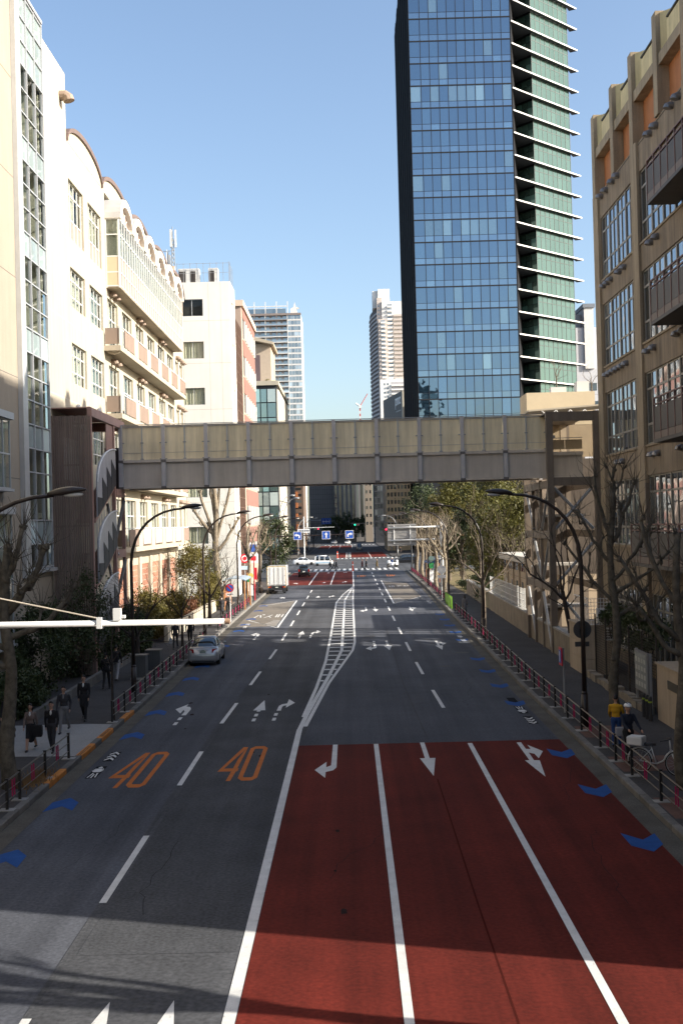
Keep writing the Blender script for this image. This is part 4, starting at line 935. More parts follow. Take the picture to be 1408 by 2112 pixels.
# folded right side
d = Vector((.727, .687, 0)); nrm = Vector((.687, -.727, 0)); A0 = Vector((AX, TY, 0))
FG = Frame(A0 - nrm*.9, d, nrm)
tB, tC, tE = 8.9, 24.0, 26.9
Bp = FG.p(tB, 0, 0); Ip = Vector((44.2, 280.8, 0)); Cp = FG.p(tC, 0, 0)
fu = (Bp - Ip).normalized(); FI = Frame(Ip, fu, (-fu.y*-1, -fu.x, 0)); LI = (Bp-Ip).length
inner = MB(); inner.poly([FG.p(tB,0,-.2), FG.p(tC,0,-.2), FG.p(tC,152,-.2), FG.p(tB,152,-.2)]); inner.poly([FI.p(0,0,-.2), FI.p(LI,0,-.2), FI.p(LI,152,-.2), FI.p(0,152,-.2)]); inner.poly([FG.p(tC,0,0), FG.p(tC,0,-20), FG.p(tC,152,-20), FG.p(tC,152,0)])
inner.poly([(AX-.05,TY+.1,0),(Ip.x,Ip.y,0),(Ip.x,Ip.y,152),(AX-.05,TY+.1,152)]); inner.build('inner_wall', mull_m, gt)
for f in range(NF):
    z = Z0 + f*FH - 1.2
    if z > 146: break
    if z + FH < 28: continue
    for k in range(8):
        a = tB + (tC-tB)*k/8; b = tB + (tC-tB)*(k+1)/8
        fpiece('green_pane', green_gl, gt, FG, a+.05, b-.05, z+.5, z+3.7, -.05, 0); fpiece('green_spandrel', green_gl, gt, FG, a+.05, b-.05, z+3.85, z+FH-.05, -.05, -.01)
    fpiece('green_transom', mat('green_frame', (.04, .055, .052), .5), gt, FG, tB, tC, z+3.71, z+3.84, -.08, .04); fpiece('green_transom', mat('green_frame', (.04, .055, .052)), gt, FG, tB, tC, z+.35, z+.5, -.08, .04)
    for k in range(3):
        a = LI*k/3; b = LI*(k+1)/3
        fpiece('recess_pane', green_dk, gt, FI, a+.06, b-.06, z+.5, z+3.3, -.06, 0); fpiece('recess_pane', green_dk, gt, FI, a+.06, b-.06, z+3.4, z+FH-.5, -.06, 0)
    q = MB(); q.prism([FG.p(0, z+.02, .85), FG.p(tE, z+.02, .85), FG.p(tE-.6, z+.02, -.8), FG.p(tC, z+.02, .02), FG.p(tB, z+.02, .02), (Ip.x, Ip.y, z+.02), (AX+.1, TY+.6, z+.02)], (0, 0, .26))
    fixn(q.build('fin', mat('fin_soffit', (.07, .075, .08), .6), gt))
    fpiece('fin_edge', mat('fin_white', (.74, .72, .68), .5, var=.04), gt, FG, 0, tE, z+.02, z+.34, .86, 1.05)
for k in range(9):
    a = tB + (tC-tB)*k/8; fpiece('green_mullion', mat('green_frame', (.04, .055, .052)), gt, FG, a-.08, a+.08, 25, 152, -.08, .05)
# ================================================================== other far buildings
def far_windows(root, F, u0, u1, v0, v1, nu, nv, fu=.6, fv=.55, m=None, name='window', sill=None, deep=.12):
    du = (u1-u0)/nu; dv = (v1-v0)/nv
    for i in range(nu):
        for j in range(nv):
            a = u0 + du*(i+.5-fu/2); b = u0 + du*(i+.5+fu/2); c = v0 + dv*(j+.5-fv/2); e = v0 + dv*(j+.5+fv/2)
            fpiece(name, m or win_dark, root, F, a, b, c, e, -.1, .015)
            if sill: fpiece('window_sill', sill, root, F, a-.1, b+.1, c-.18, c-.02, -.05, deep)
# red banded building next to the lattice
rbb = thing('red_banded_building', 'slim peach building with red bands and window strips beside the lattice screen', 'building', (-13, 138, 0))
peach = mat('peach_render', (.40, .30, .24), .8, var=.07); redband = mat('red_band_tile', (.24, .125, .10), .8, var=.1)
piece('wall', peach, rbb, -18, -11.98, 131.3, 149, .1, 33.2); piece('roof_cornice', mat('pale_cornice', (.60, .47, .36), .8), rbb, -18, -11.7, 131.1, 149.2, 33.2, 33.9)
FRB = Frame((-11.98, 0, 0), (0, 1, 0), (1, 0, 0))
for j in range(7):
    z = 3.2 + j*4.4
    fpiece('band', redband, rbb, FRB, 132.6, 149, z+2.4, z+4.3, -.1, .08)
    for k in range(7): fpiece('window', win_dark, rbb, FRB, 132.9+k*2.3, 134.5+k*2.3, z+.2, z+2.3, -.1, .03); fpiece('window_fin', frame_wh, rbb, FRB, 134.6+k*2.3, 135.0+k*2.3, z+.1, z+2.4, -.1, .15)
# corner glass building with ribbed side
cg = thing('corner_glass_building', 'low glass corner building with pale ribbed side and a roof canopy', 'building', (-18, 257, 0))
FC = Frame((0, 255, 0), (1, 0, 0), (0, -1, 0)); FCs = Frame((-15.6, 0, 0), (0, 1, 0), (1, 0, 0))
piece('core', frame_dk, cg, -24, -15.75, 255.2, 294, 0, 39.3)
teal = mirror_glass('teal_glass', (.62, .76, .76), (.10, .16, .15), .38, rv=.5); pale_gl = mirror_glass('pale_glass', (.8, .88, .88), (.34, .38, .35), .3, rv=.15)
zz = [2, 5.4, 8.8, 12, 15.2, 18.4, 21, 24.4, 27.6, 29.4, 32, 35.4, 38.6]; xx = [-24, -22.4, -20.9, -19.4, -17.9, -15.85]
for i in range(5):
    for j in range(12): fpiece('pane', pale_gl if j in (3, 6, 7, 8) or (i + j) % 5 == 0 else teal, cg, FC, xx[i]+.12, xx[i+1]-.12, zz[j]+.12, zz[j+1]-.12, -.1, 0)
piece('roof_slab', cream_lt, cg, -24.2, -15.2, 254.6, 295, 39.3, 40.3)
rib = mat('pale_rib', (.62, .58, .49), .8, var=.06)
for k in range(26): piece('side_rib', rib, cg, -15.72, -15.4 + (.14 if k % 2 else 0), 255.3+k*1.5, 255.3+k*1.5+1.45, 1, 38.4)
for z in (13, 25): piece('side_joint', frame_dk, cg, -15.7, -15.22, 255.3, 294, z, z+.16)
q = MB(); q.prism([(-24,262,52.4),(-16.6,262,50.3),(-16.6,262,49.7),(-24,262,51.4)], (0,16,0)); fixn(q.build('roof_canopy', cream, cg)); piece('penthouse', mat('tan_tile', (.44, .36, .28), .8, var=.08), cg, -24, -17.4, 264, 280, 40.3, 50.2); piece('penthouse_door', mat('plum_panel', (.12, .085, .09), .6), cg, -23.4, -19.9, 263.9, 264, 40.4, 47.6)
bsh = MB()
for k in range(60): 
    a = Vector((random.gauss(0, .35), random.gauss(0, .3), random.gauss(.4, .25))); bsh.poly([Vector((-17.9, 257, 40.3)) + a + Vector((random.uniform(-.2,.2), random.uniform(-.2,.2), random.uniform(-.2,.2))) for _ in range(3)])
tag(bsh.build('roof_shrub', leaf_ol), 'tiny shrub on the roof edge of the corner glass building', 'shrub')
# apartment tower, left
ap = thing('apartment_tower', 'pale apartment tower with rows of balconies rising behind the corner glass building', 'tower', (-38, 605, 0))
FA = Frame((0, 600, 0), (1, 0, 0), (0, -1, 0)); apw = mat('apartment_white', (.66, .65, .63), .8, var=.05); apb = mat('apartment_brown', (.24, .20, .185), .8)
XL = -54.0; XRr = -23.0
piece('wall', mat('apartment_wall', (.40, .37, .35), .8, var=.08), ap, XL, -30.2, 601.6, 625, 0, 119.5); piece('glazed_corner', mat('corner_bands', (.56, .56, .55), .7), ap, -30.2, XRr, 600.4, 625, 0, 119.5)
ap_gl = mirror_glass('apartment_glass', (.75, .83, .88), (.16, .19, .21), .3, rv=.5)
for j in range(22):
    z = 54.3 + j*2.98
    if z > 118: break
    m = apb if z > 112 or (z > 108 and False) else apw
    fpiece('balcony_slab', m, ap, FA, XL, -30.3, z, z+.42, -1.6, 0); fpiece('balcony_rail', ap_gl, ap, FA, XL, -30.3, z+.42, z+1.25, -.12, -.04)
    for k in range(8): fpiece('window', ap_gl, ap, FA, XL+.6+k*2.95, XL+2.3+k*2.95+.4*(k % 2), z+.5, z+2.4, -1.7, -1.55)
    for k in range(5): fpiece('partition', apb if k % 2 else apw, ap, FA, XL+k*5.9, XL+k*5.9+.3, z+.43, z+2.97, -1.55, -.15)
    for k in range(4): fpiece('corner_pane', ap_gl, ap, FA, -30.0+k*1.75, -28.5+k*1.75, z+.55, z+2.5, -.5, -.36)
    fpiece('corner_band', apw, ap, FA, -30.1, XRr+.1, z-.3, z+.3, -.5, -.3)
for k in range(5): fpiece('vertical_fin', apw, ap, FA, XL+.2+k*5.9, XL+.6+k*5.9, 119, 127.0, -.9, -.5)
fpiece('roof_band', apb, ap, FA, XL, XRr, 119.5, 120.6, -3, .05); fpiece('roof_glass', ap_gl, ap, FA, XL, -31, 120.7, 123.6, -3, -2.9); piece('roof_house', apw, ap, XL+6, -33, 604, 615, 120.6, 124); fpiece('roof_beam', apw, ap, FA, XL, -30, 124.2, 124.7, -.85, -.55)
q = MB(); q.prism([(-28.6,603,120.6),(-24.6,603,120.6),(-25.4,603,123.4),(-24.0,603,123.9),(-25.6,603,124.4),(-26.2,603,127),(-27,603,124.2),(-28.4,603,123.6)], (0,3,0)); fixn(q.build('roof_sculpture', apw, ap))
# high-rise, right
hr = thing('stepped_high_rise', 'stepped pale high-rise with a shaded curved balcony side right of the street', 'tower', (30, 830, 0))
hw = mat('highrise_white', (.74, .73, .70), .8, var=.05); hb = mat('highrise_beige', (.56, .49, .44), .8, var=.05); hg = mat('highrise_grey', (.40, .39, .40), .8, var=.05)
HY = 820
piece('wall', hw, hr, 27.5, 60, HY, HY+30, 0, 168.5); piece('wall', hb, hr, 24, 27.6, HY+1, HY+30, 0, 171.5); piece('roof_house', hw, hr, 25, 33.5, HY+4, HY+20, 168, 178.5); piece('roof_house', hw, hr, 21, 25, HY+6, HY+20, 165, 177.5); piece('lower_wing', hw, hr, 24.6, 60, HY-6, HY, 0, 111); piece('mid_wing', hb, hr, 24.6, 31, HY-4, HY, 111, 155)
FHs = Frame((0, HY, 0), (1, 0, 0), (0, -1, 0)); hr_gl = mirror_glass('highrise_glass', (.7, .76, .8), (.10, .11, .12), .22, rv=.4)
for j in range(40):
    z = 48 + j*3.05
    if z > 166: break
    if z < 108:
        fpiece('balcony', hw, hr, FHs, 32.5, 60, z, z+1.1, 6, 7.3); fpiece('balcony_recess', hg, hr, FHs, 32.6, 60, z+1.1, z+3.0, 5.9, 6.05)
        for k in range(2): fpiece('window', hr_gl, hr, FHs, 27.2+k*2.4, 28.4+k*2.4, z+.8, z+2.3, 5.9, 6.03)
    else:
        if z < 153: fpiece('balcony', hw, hr, FHs, 26.3, 29.6, z, z+1.3, 4, 4.9)
        fpiece('balcony', hw, hr, FHs, 31.2, 35, z, z+1.3, 0, 1.1)
        fpiece('window', hr_gl, hr, FHs, 31.4, 34.8, z+1.35, z+2.5, -.1, .05); fpiece('window', hr_gl, hr, FHs, 26.3, 29.4, z+1.35, z+2.5, 3.9 if z < 153 else -.1, 4.05 if z < 153 else .05) if z < 153 else None
        if z < 158: fpiece('balcony', hb, hr, FHs, 35.6, 44, z-.6, z+.9, 0, 1.6)
    fpiece('window', hr_gl, hr, FHs, 24.6, 25.6, z+1, z+2.2, -1.1, -.9) if z > 111 else None
# the bowed street side, its shade painted in with a greyer colour
for j in range(41):
    z = 44 + j*3.05
    if z > 160: break
    q = MB(); n = 7; outer = []; innr = []
    for k in range(n+1):
        t = k/n; y = HY + 2 + t*40; x = 24.0 - 5.2*math.sin(t*math.pi*.5)
        outer.append((x, y)); innr.append((x+1.5, y))
    ring = [(x, y, z) for x, y in outer] + [(x, y, z) for x, y in innr[::-1]]
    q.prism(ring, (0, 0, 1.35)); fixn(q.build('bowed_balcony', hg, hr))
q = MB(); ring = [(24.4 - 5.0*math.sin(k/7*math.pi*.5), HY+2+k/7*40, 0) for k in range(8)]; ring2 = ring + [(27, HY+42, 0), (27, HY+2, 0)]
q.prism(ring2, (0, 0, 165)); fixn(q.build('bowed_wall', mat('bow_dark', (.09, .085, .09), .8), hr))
# sign-topped building (reads pmo)
sg = thing('dark_signed_building', 'dark grey building with white pmo lettering just left of the glass tower', 'building', (16.56, 338, 0))
dS = Vector((-.182, .983, 0)); FSg = Frame((16.56, 338, 0), dS, (-.983, -.182, 0))
q = MB(); fbox(q, FSg, 0, 25.9, 30.5, 46.9, -6, 0); fixn(q.build('sign_panel', mat('charcoal_panel', (.045, .042, .045), .6, var=.08), sg)); q = MB(); fbox(q, FSg, -.6, 25.9, 0, 30.4, -8, .1); fixn(q.build('wall', mat('sand_wall', (.36, .33, .27), .8, var=.08), sg))
q = MB(); fbox(q, FSg, -1.3, -.05, 30.4, 46.9, -6, .1); fixn(q.build('edge_panel', mat('sand_wall', (.36, .33, .27)), sg))
for j in range(6):
    for k in range(8): fpiece('window', win_dark, sg, FSg, .4+k*2.8, 2.2+k*2.8, 4+j*4, 6.6+j*4, -.1, .13)
white_sign = mat('white_sign', (.8, .8, .8), .6, var=.03)
# the facade runs away from us, so the far end is read first
def let(u, strokes_):
    for (a, b, c, e) in strokes_: fpiece('sign_letter', white_sign, sg, FSg, 8.6-u-b, 8.6-u-a, 43.2+c, 43.2+e, .01, .12)
let(.2, [(0,.35,-1.1,2.2),(.36,1.7,1.7,2.2),(1.35,1.7,.55,1.69),(.36,1.7,.1,.5)])
let(2.6, [(0,.35,.1,2.2),(.36,2.2,1.7,2.2),(.95,1.3,.1,1.69),(1.85,2.2,.1,1.69)])
let(5.5, [(0,.35,.1,2.2),(.36,1.4,1.7,2.2),(1.41,1.76,.1,2.2),(.36,1.4,.1,.6)])
fpiece('sign_underline', mat('grey_sign', (.3, .3, .3), .6), sg, FSg, 1.2, 7.6, 41.2, 41.5, .01, .08)
# grey-white building right of the tower
gw = thing('grey_white_building', 'pale grey office building with window strips between glass tower and brown building', 'building', (66, 300, 0))
FGW = Frame((0, 300, 0), (1, 0, 0), (0, -1, 0)); piece('wall', mat('pale_grey_wall', (.58, .58, .60), .8, var=.05), gw, 58, 80, 300, 330, 0, 58); piece('wall', mat('pale_white_wall', (.72, .71, .68), .8), gw, 63.5, 66, 299.5, 330, 47, 63.2); piece('stair_head', mat('pale_grey_wall', (.58, .58, .60)), gw, 58, 63.4, 303, 330, 58, 62)
piece('roof_rim', mat('slate_rim', (.22, .24, .27), .6), gw, 63.2, 66.4, 299.2, 330, 63.2, 64.2); fpiece('window_strip', win_dark, gw, FGW, 60.5, 66.5, 41.2, 43.2, -.1, .05)
for j in range(7): fpiece('window', win_dark, gw, FGW, 58.2, 62.8, 36.4-j*4.3, 38.4-j*4.3, -.1, .05); fpiece('window', win_dark, gw, FGW, 65.3, 70, 36.4-j*4.3, 38.4-j*4.3, -.1, .05)
fpiece('window', win_dark, gw, FGW, 58.3, 61.3, 52.5, 54, -.1, .05)
for v in (40.2, 35.6, 31.3, 27): fpiece('panel_joint', mat('joint_grey', (.35, .35, .36), .9), gw, FGW, 58, 70, v-.06, v+.06, -.02, .02)
# crane
cr = thing('tower_crane', 'red and white tower crane far beyond the bridge', 'crane', (12, 900, 0)); q = MB(); redc = mat('crane_red', (.5, .08, .06), .6); 
for k in range(9):
    piece('mast_section', redc if k % 2 else white_pole, cr, 10.2, 11.2, 900, 901, 82+k*2.2, 84.2+k*2.2)
q.tube([(10.7,900.5,101),(17,900.5,111)], .3, 4); q.build('jib', redc, cr); q = MB(); q.tube([(10.7,900.5,101),(7.5,900.5,103.5)], .6, 4); q.build('counter_jib', white_pole, cr); piece('mast_base', white_pole, cr, 10.2, 11.2, 900, 901, 0, 82); piece('cab', white_pole, cr, 9.9, 11.8, 899.5, 901.5, 99.5, 101.5)
# buildings at the end of the street, mostly in dark wall colours
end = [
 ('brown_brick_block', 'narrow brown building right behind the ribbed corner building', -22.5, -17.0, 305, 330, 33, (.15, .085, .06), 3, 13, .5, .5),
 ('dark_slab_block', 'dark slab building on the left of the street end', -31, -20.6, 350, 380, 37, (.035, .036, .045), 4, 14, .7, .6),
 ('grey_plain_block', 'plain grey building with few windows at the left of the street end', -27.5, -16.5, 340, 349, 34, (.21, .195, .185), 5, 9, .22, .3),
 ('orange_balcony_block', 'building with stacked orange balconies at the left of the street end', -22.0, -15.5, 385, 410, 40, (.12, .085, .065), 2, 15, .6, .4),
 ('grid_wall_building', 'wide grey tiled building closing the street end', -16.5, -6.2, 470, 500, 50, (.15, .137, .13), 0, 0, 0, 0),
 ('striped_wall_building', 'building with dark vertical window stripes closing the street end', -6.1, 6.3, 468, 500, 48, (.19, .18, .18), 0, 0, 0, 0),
 ('beige_window_block', 'dull beige block with small windows at the right of the street end', 6.4, 9.4, 455, 466, 46, (.25, .21, .17), 2, 12, .45, .4),
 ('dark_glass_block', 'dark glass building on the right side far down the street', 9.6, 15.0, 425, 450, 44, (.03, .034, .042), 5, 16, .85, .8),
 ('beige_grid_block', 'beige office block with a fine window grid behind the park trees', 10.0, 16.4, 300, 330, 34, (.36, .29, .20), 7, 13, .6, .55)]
for nm, lab, x0, x1, y0, y1, h, c, nu, nv, fu_, fv_ in end:
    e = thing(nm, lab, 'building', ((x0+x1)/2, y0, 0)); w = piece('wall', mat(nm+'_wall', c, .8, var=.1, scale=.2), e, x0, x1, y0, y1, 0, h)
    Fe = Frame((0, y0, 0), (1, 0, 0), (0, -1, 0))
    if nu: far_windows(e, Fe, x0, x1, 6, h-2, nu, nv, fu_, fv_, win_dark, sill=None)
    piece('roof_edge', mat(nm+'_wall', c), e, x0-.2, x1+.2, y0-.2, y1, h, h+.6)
    if nm == 'orange_balcony_block':
        for j in range(9): piece('balcony', mat('orange_balcony', (.42, .15, .055), .7, var=.1), e, x0-.1+1.2, x0+4.6, y0-1.2, y0-.05, 6+j*3.7, 7.8+j*3.7)
    if nm == 'grid_wall_building':
        for k in range(11): fpiece('tile_joint', frame_dk, e, Fe, x0+k*.95, x0+.07+k*.95, 2, h, -.05, .03)
        for k in range(24): fpiece('tile_joint', frame_dk, e, Fe, x0, x1, 2+k*2, 2.08+k*2, -.05, .035)
    if nm == 'striped_wall_building':
        for k in range(7): fpiece('window_stripe', win_dark, e, Fe, x0+.2+k*1.8, x0+1.2+k*1.8, 2, h-1, -.05, .06)
# ---- unseen behind the viewpoint: blocks added to cut sky fill, the footbridge, a reflected tower
for nm, lab, x0, x1, y0, y1, h, c in (
 ('added_street_block', 'grey office block behind the viewpoint on the right', 13.4, 34, -60, 1, 30, (.28, .26, .24)),
 ('added_street_block', 'beige office block behind the viewpoint on the left', -36, -14.6, -70, 29.8, 30, (.34, .30, .25))):
    e = thing(nm, lab, 'building', ((x0+x1)/2, (y0+y1)/2, 0)); piece('wall', mat(nm+lab[:5]+'_wall', c, .85, var=.1, scale=.3), e, x0, x1, y0, y1, 0, h); piece('roof_edge', concrete, e, x0-.1, x1+.1, y0-.1, y1+.1, h, h+.5)
    Fe = Frame((x0 if x0 > 0 else x1, 0, 0), (0, -1 if x0 > 0 else 1, 0), (-1 if x0 > 0 else 1, 0, 0))
    for j in range(6): fpiece('window_strip', win_dark, e, Fe, min(-y0 if x0 > 0 else y0, -y1 if x0 > 0 else y1)+2, max(-y0 if x0 > 0 else y0, -y1 if x0 > 0 else y1)-2, 4+j*4.2, 6.2+j*4.2, -.1, .04)
e = thing('viewing_footbridge', 'footbridge deck carrying the viewpoint', 'footbridge', (0, -1, 0))
piece('deck', bridge_gr, e, -14, 12.5, -2.6, .4, 5.2, 5.85); piece('pier', bridge_gr, e, 9.4, 10.2, -1.6, -.6, .15, 5.2); piece('pier', bridge_gr, e, -11.6, -10.8, -1.6, -.6, .15, 5.2)
e = thing('reflected_tower', 'dark glass tower behind the viewpoint, mirrored low in the blue tower', 'tower', (44, -65, 0))
piece('wall', mat('dark_teal_wall', (.025, .04, .045), .5, var=.2, scale=.1), e, 39, 48, -75, -56, 0, 74); piece('wall', mat('dark_teal_wall', (.025, .04, .045)), e, 48, 53, -75, -58, 0, 52); piece('roof_edge', concrete, e, 38.8, 48.2, -75.2, -55.8, 74, 75)
for j in range(14): piece('window_strip', win_dark, e, 39.5, 47.5, -56.05, -55.95, 6+j*4.6, 8.4+j*4.6)
# ================================================================== trees and plants
def rnd_dir(): 
    v = Vector((random.gauss(0, 1), random.gauss(0, 1), random.gauss(0, 1))); return v.normalized()
def grow(mb, p, d, L, r, depth, sp=.55, kids=(2, 3), up=.12, taper=.68, wob=.18, shrink=.74):
    """a forked branch: one tube per segment, thinner towards the tips"""
    pts = [p]; rad = [r]; n = 3
    for i in range(n):
        d = (d + rnd_dir()*wob + Vector((0, 0, up*.4))).normalized(); p = p + d*(L/n); pts.append(p); rad.append(r*(1-(1-taper)*(i+1)/n))
    mb.tube(pts, rad, 6 if r > .05 else (4 if r > .02 else 3), cap=False)
    if depth <= 0: return
    for k in range(random.randint(*kids)):
        nd = (d + rnd_dir()*sp + Vector((0, 0, up))).normalized()
        grow(mb, pts[-1] if k < 2 else pts[-2], nd, L*random.uniform(shrink-.12, shrink+.1), rad[-1]*random.uniform(.62, .85), depth-1, sp, kids, up, taper, wob, shrink)
def bare_tree(x, y, h, label, m=bark_dk, r=.12, depth=5, trunk=.38, sp=.6, kids=(2, 3), group='bare street trees', z=.15, name='bare_tree', lean=(0, 0)):
    t = thing(name, label, 'tree', (x, y, z), 0, group); mb = MB(); ht = h*trunk
    top = Vector((x+lean[0], y+lean[1], z+ht))
    mb.tube([(x,y,z-.1),(x+random.uniform(-.04,.04)+lean[0]*.4,y+lean[1]*.4,z+ht*.5),top], [r*1.25, r, r*.85], 8, cap=False); mb.build('trunk', m, t, smooth=True)
    c = MB()
    for k in range(4):
        a = k*1.57 + random.uniform(-.4, .4); d = Vector((math.cos(a)*.55, math.sin(a)*.55, .8)).normalized()
        grow(c, top - Vector((0, 0, random.uniform(0, ht*.2))), d, h*.25, r*.52, depth-1, sp, kids, wob=.28)
    for k in range(3):
        a = k*2.1 + random.uniform(-.5, .5); grow(c, top - Vector((0, 0, ht*random.uniform(.05, .4))), Vector((math.cos(a), math.sin(a), .35)).normalized(), h*.17, r*.3, depth-2, sp, kids, wob=.28)
    c.build('branches', m, t, smooth=True); return t
def knob(mb, p, d, r):
    mb.ball(p, (r*1.2, r*1.1, r*1.2), 7, 5)
    for k in range(7): mb.ball(p + rnd_dir()*r*1.0, r*random.uniform(.35, .62), 5, 4)
    for k in range(9):
        e = (d*.5 + rnd_dir()*.9 + Vector((0, 0, .55))).normalized(); L = random.uniform(.3, 1.2); b = rnd_dir()*.12
        mb.tube([p+e*r*.6, p+e*L*.35+b*.4, p+e*L*.7+b, p+(e+Vector((0,0,.25)))*L+b*.5], [.014, .011, .008, .004], 3, cap=False)
def limb(c, s, e, r0, r1, n=7, amp=.1):
    """crooked limb with swellings"""
    pts = []; rad = []; off = Vector((0, 0, 0))
    for k in range(n+1):
        f = k/n; off = off*.6 + rnd_dir()*amp*(0 if k in (0, n) else 1)
        pts.append(s.lerp(e, f) + off + Vector((0, 0, -.18*math.sin(math.pi*f)))); rad.append((r0+(r1-r0)*f)*random.uniform(.86, 1.16))
    c.tube(pts, rad, 8); return pts
def plane_tree(x, y, h, label, limbs, r=.17, m=None, group='pollarded plane trees', z=.15, twig=True):
    """knobbly pollarded plane: limbs = list of (start height, end offset, end height)"""
    m = m or (bark_pl if y < 60 else bark_pale)  # near trees take the shaded bark colour, far ones the sunlit
    t = thing('plane_tree', label, 'tree', (x, y, z), 0, group); mb = MB(); n = 12; pts = []; rad = []
    for k in range(n+1):
        f = k/n; pts.append((x+.09*math.sin(k*.9+x)+random.uniform(-.02,.02), y+.07*math.cos(k*1.1+y), z-.1+(h+.1)*f)); rad.append(r*(1.22-.62*f)*random.uniform(.9, 1.1)*(1.25 if k == 0 else 1))
    mb.tube(pts, rad, 10, cap=True)
    for k in range(9):
        f = random.uniform(.15, .95); i = int(f*n); b = Vector(pts[i]) + rnd_dir()*rad[i]*.75; mb.ball(b, rad[i]*random.uniform(.35, .6), 6, 5)
    mb.build('trunk', m, t, smooth=True)
    c = MB()
    for (hs, dx, dy, he) in limbs:
        s = Vector((x, y, z+hs)); e = Vector((x+dx, y+dy, z+he)); P = limb(c, s, e, r*.5, r*.33, 7, .075)
        d = (P[-1]-P[-3]).normalized(); knob(c, e, d, r*.46)
        for k in range(2):
            q = P[random.randint(3, 6)]; e2 = q + (d*.4+rnd_dir()*.6+Vector((0,0,.25)))*random.uniform(.35, .7); limb(c, q, e2, r*.27, r*.2, 4, .04); knob(c, e2, (e2-q).normalized(), r*.27)
        for k in range(4 if twig else 2): grow(c, random.choice(P[2:]), (rnd_dir()+Vector((0,0,.4))).normalized(), .5, .010, 1, .7, (1, 2))
    knob(c, Vector(pts[-1]), Vector((0, 0, 1)), r*.55)
    c.build('limbs', m, t, smooth=True); return t
def leaf_cloud(mb, c, rad, n, size, clumps=18, flat=1., seedshape=None):
    c = Vector(c); cs = []
    for k in range(clumps):
        v = rnd_dir()*random.uniform(.45, .95)**.6; cs.append((Vector((v.x*rad[0], v.y*rad[1], v.z*rad[2])), random.uniform(.22, .42)))
    for i in range(n):
        q, s = random.choice(cs); m = min(rad)
        p = c + q + Vector((random.gauss(0, s*rad[0]*.5), random.gauss(0, s*rad[1]*.5), random.gauss(0, s*rad[2]*.45)))
        if p.z < .2: continue
        a = rnd_dir(); b = a.cross(rnd_dir()).normalized(); L = size*random.uniform(.6, 1.3); w = L*.5
        mb.poly([p-a*L*.5, p+b*w*.5, p+a*L*.5, p-b*w*.5])
def leafy_tree(x, y, h, rad, label, m=leaf_ev, n=5000, size=.3, r=.2, cz=None, clumps=26, name='evergreen_tree', group='park trees', z=.15, inner=True):
    t = thing(name, label, 'tree', (x, y, z), 0, group); cz = cz or h - rad[2]; mb = MB()
    mb.tube([(x,y,z-.1),(x+.1,y,z+cz*.5),(x,y,z+cz)], [r, r*.8, r*.5], 7)
    for k in range(6):
        a = k*1.05+random.random(); grow(mb, Vector((x,y,z+cz*random.uniform(.55,1))), Vector((math.cos(a), math.sin(a), .6)).normalized(), rad[0]*.75, r*.4, 2, .6, (2, 2))
    mb.build('trunk', bark, t)
    c = MB(); leaf_cloud(c, (x, y, z+cz), rad, n, size, clumps)
    c.build('crown', m, t); return t
def shrub(x, y, rad, label, m=leaf_dk, n=1800, size=.16, group='hedges and shrubs', z=.15, clumps=16, name='shrub', cat='shrub'):
    t = thing(name, label, cat, (x, y, z), 0, group); c = MB(); leaf_cloud(c, (x, y, z+rad[2]*.9), rad, n, size, clumps); c.build('foliage', m, t)
    b = MB()
    for k in range(5): grow(b, Vector((x+random.uniform(-.3,.3)*rad[0], y+random.uniform(-.3,.3)*rad[1], z-.05)), Vector((random.uniform(-.4,.4), random.uniform(-.4,.4), 1)).normalized(), rad[2]*.8, .03, 2, .5, (2, 2))
    b.build('stems', bark_dk, t); return t
random.seed(21)
# left side
plane_tree(-9.95, 32.6, 6.9, 'thick pollarded plane tree at the left edge beside the guard rail', [(4.6,-1.2,.2,6.5),(5.2,1.1,.3,6.9),(5.0,.9,-.4,6.0),(4.3,1.6,.2,5.3),(5.6,-.5,.5,7.3),(4.0,-1.6,-.2,5.2),(5.9,.5,.1,7.5),(3.5,-1.0,.5,4.2)], .2)
bare_tree(-9.32, 43.8, 4.6, 'thin dark sapling standing at the driveway edge on the left', bark_dk, .05, 4, .5, .5, (2, 2))
bare_tree(-10.8, 56.8, 6.0, 'dark bare tree with fine twigs beside the grey utility cabinets', bark_dk, .13, 6, .34, .75)
bare_tree(-10.6, 70.5, 5.6, 'bare twiggy tree behind the two men walking on the left pavement', bark_dk, .08, 5, .4, .6)
bare_tree(-10.6, 84.5, 7.4, 'bare tree with a dense haze of twigs behind the second black lamp post', bark_dk, .13, 6, .32, .6)
bare_tree(-10.9, 96, 5.8, 'bare twiggy tree in front of the bus shelter', bark_dk, .09, 5, .4, .6)
plane_tree(-12.8, 108, 11.5, 'tall sunlit plane tree with twin trunks in front of the white office block', [(5.5,-1.4,0,10.8),(6,1.5,0,11.2),(7,.4,.3,12.5),(8,-.6,0,12.8),(5,2.2,0,8.2),(6.5,-2,0,9)], .34)
plane_tree(-10.2, 113, 7.0, 'pale pollarded plane tree just before the white truck', [(4.2,-.9,0,6.4),(4.6,.9,0,6.9),(5,.2,.4,7.6),(4,1.2,-.3,5.6)], .2)
plane_tree(-10.3, 128, 7.2, 'pale pollarded plane tree beside the parked white truck', [(4.2,-.9,0,6.4),(4.6,.9,0,6.9),(5,.2,.4,7.6),(4,1.2,-.3,5.6)], .2)
leafy_tree(-10.6, 152, 8.8, (2.7, 2.6, 3.4), 'round dark evergreen street tree behind the truck on the left', leaf_dk, 7000, .28, .18, 5.0)
leafy_tree(-12.4, 92, 6.4, (1.9, 2.4, 2.4), 'olive evergreen tree beside the bus shelter', leaf_ol, 4500, .2, .12, 3.9)
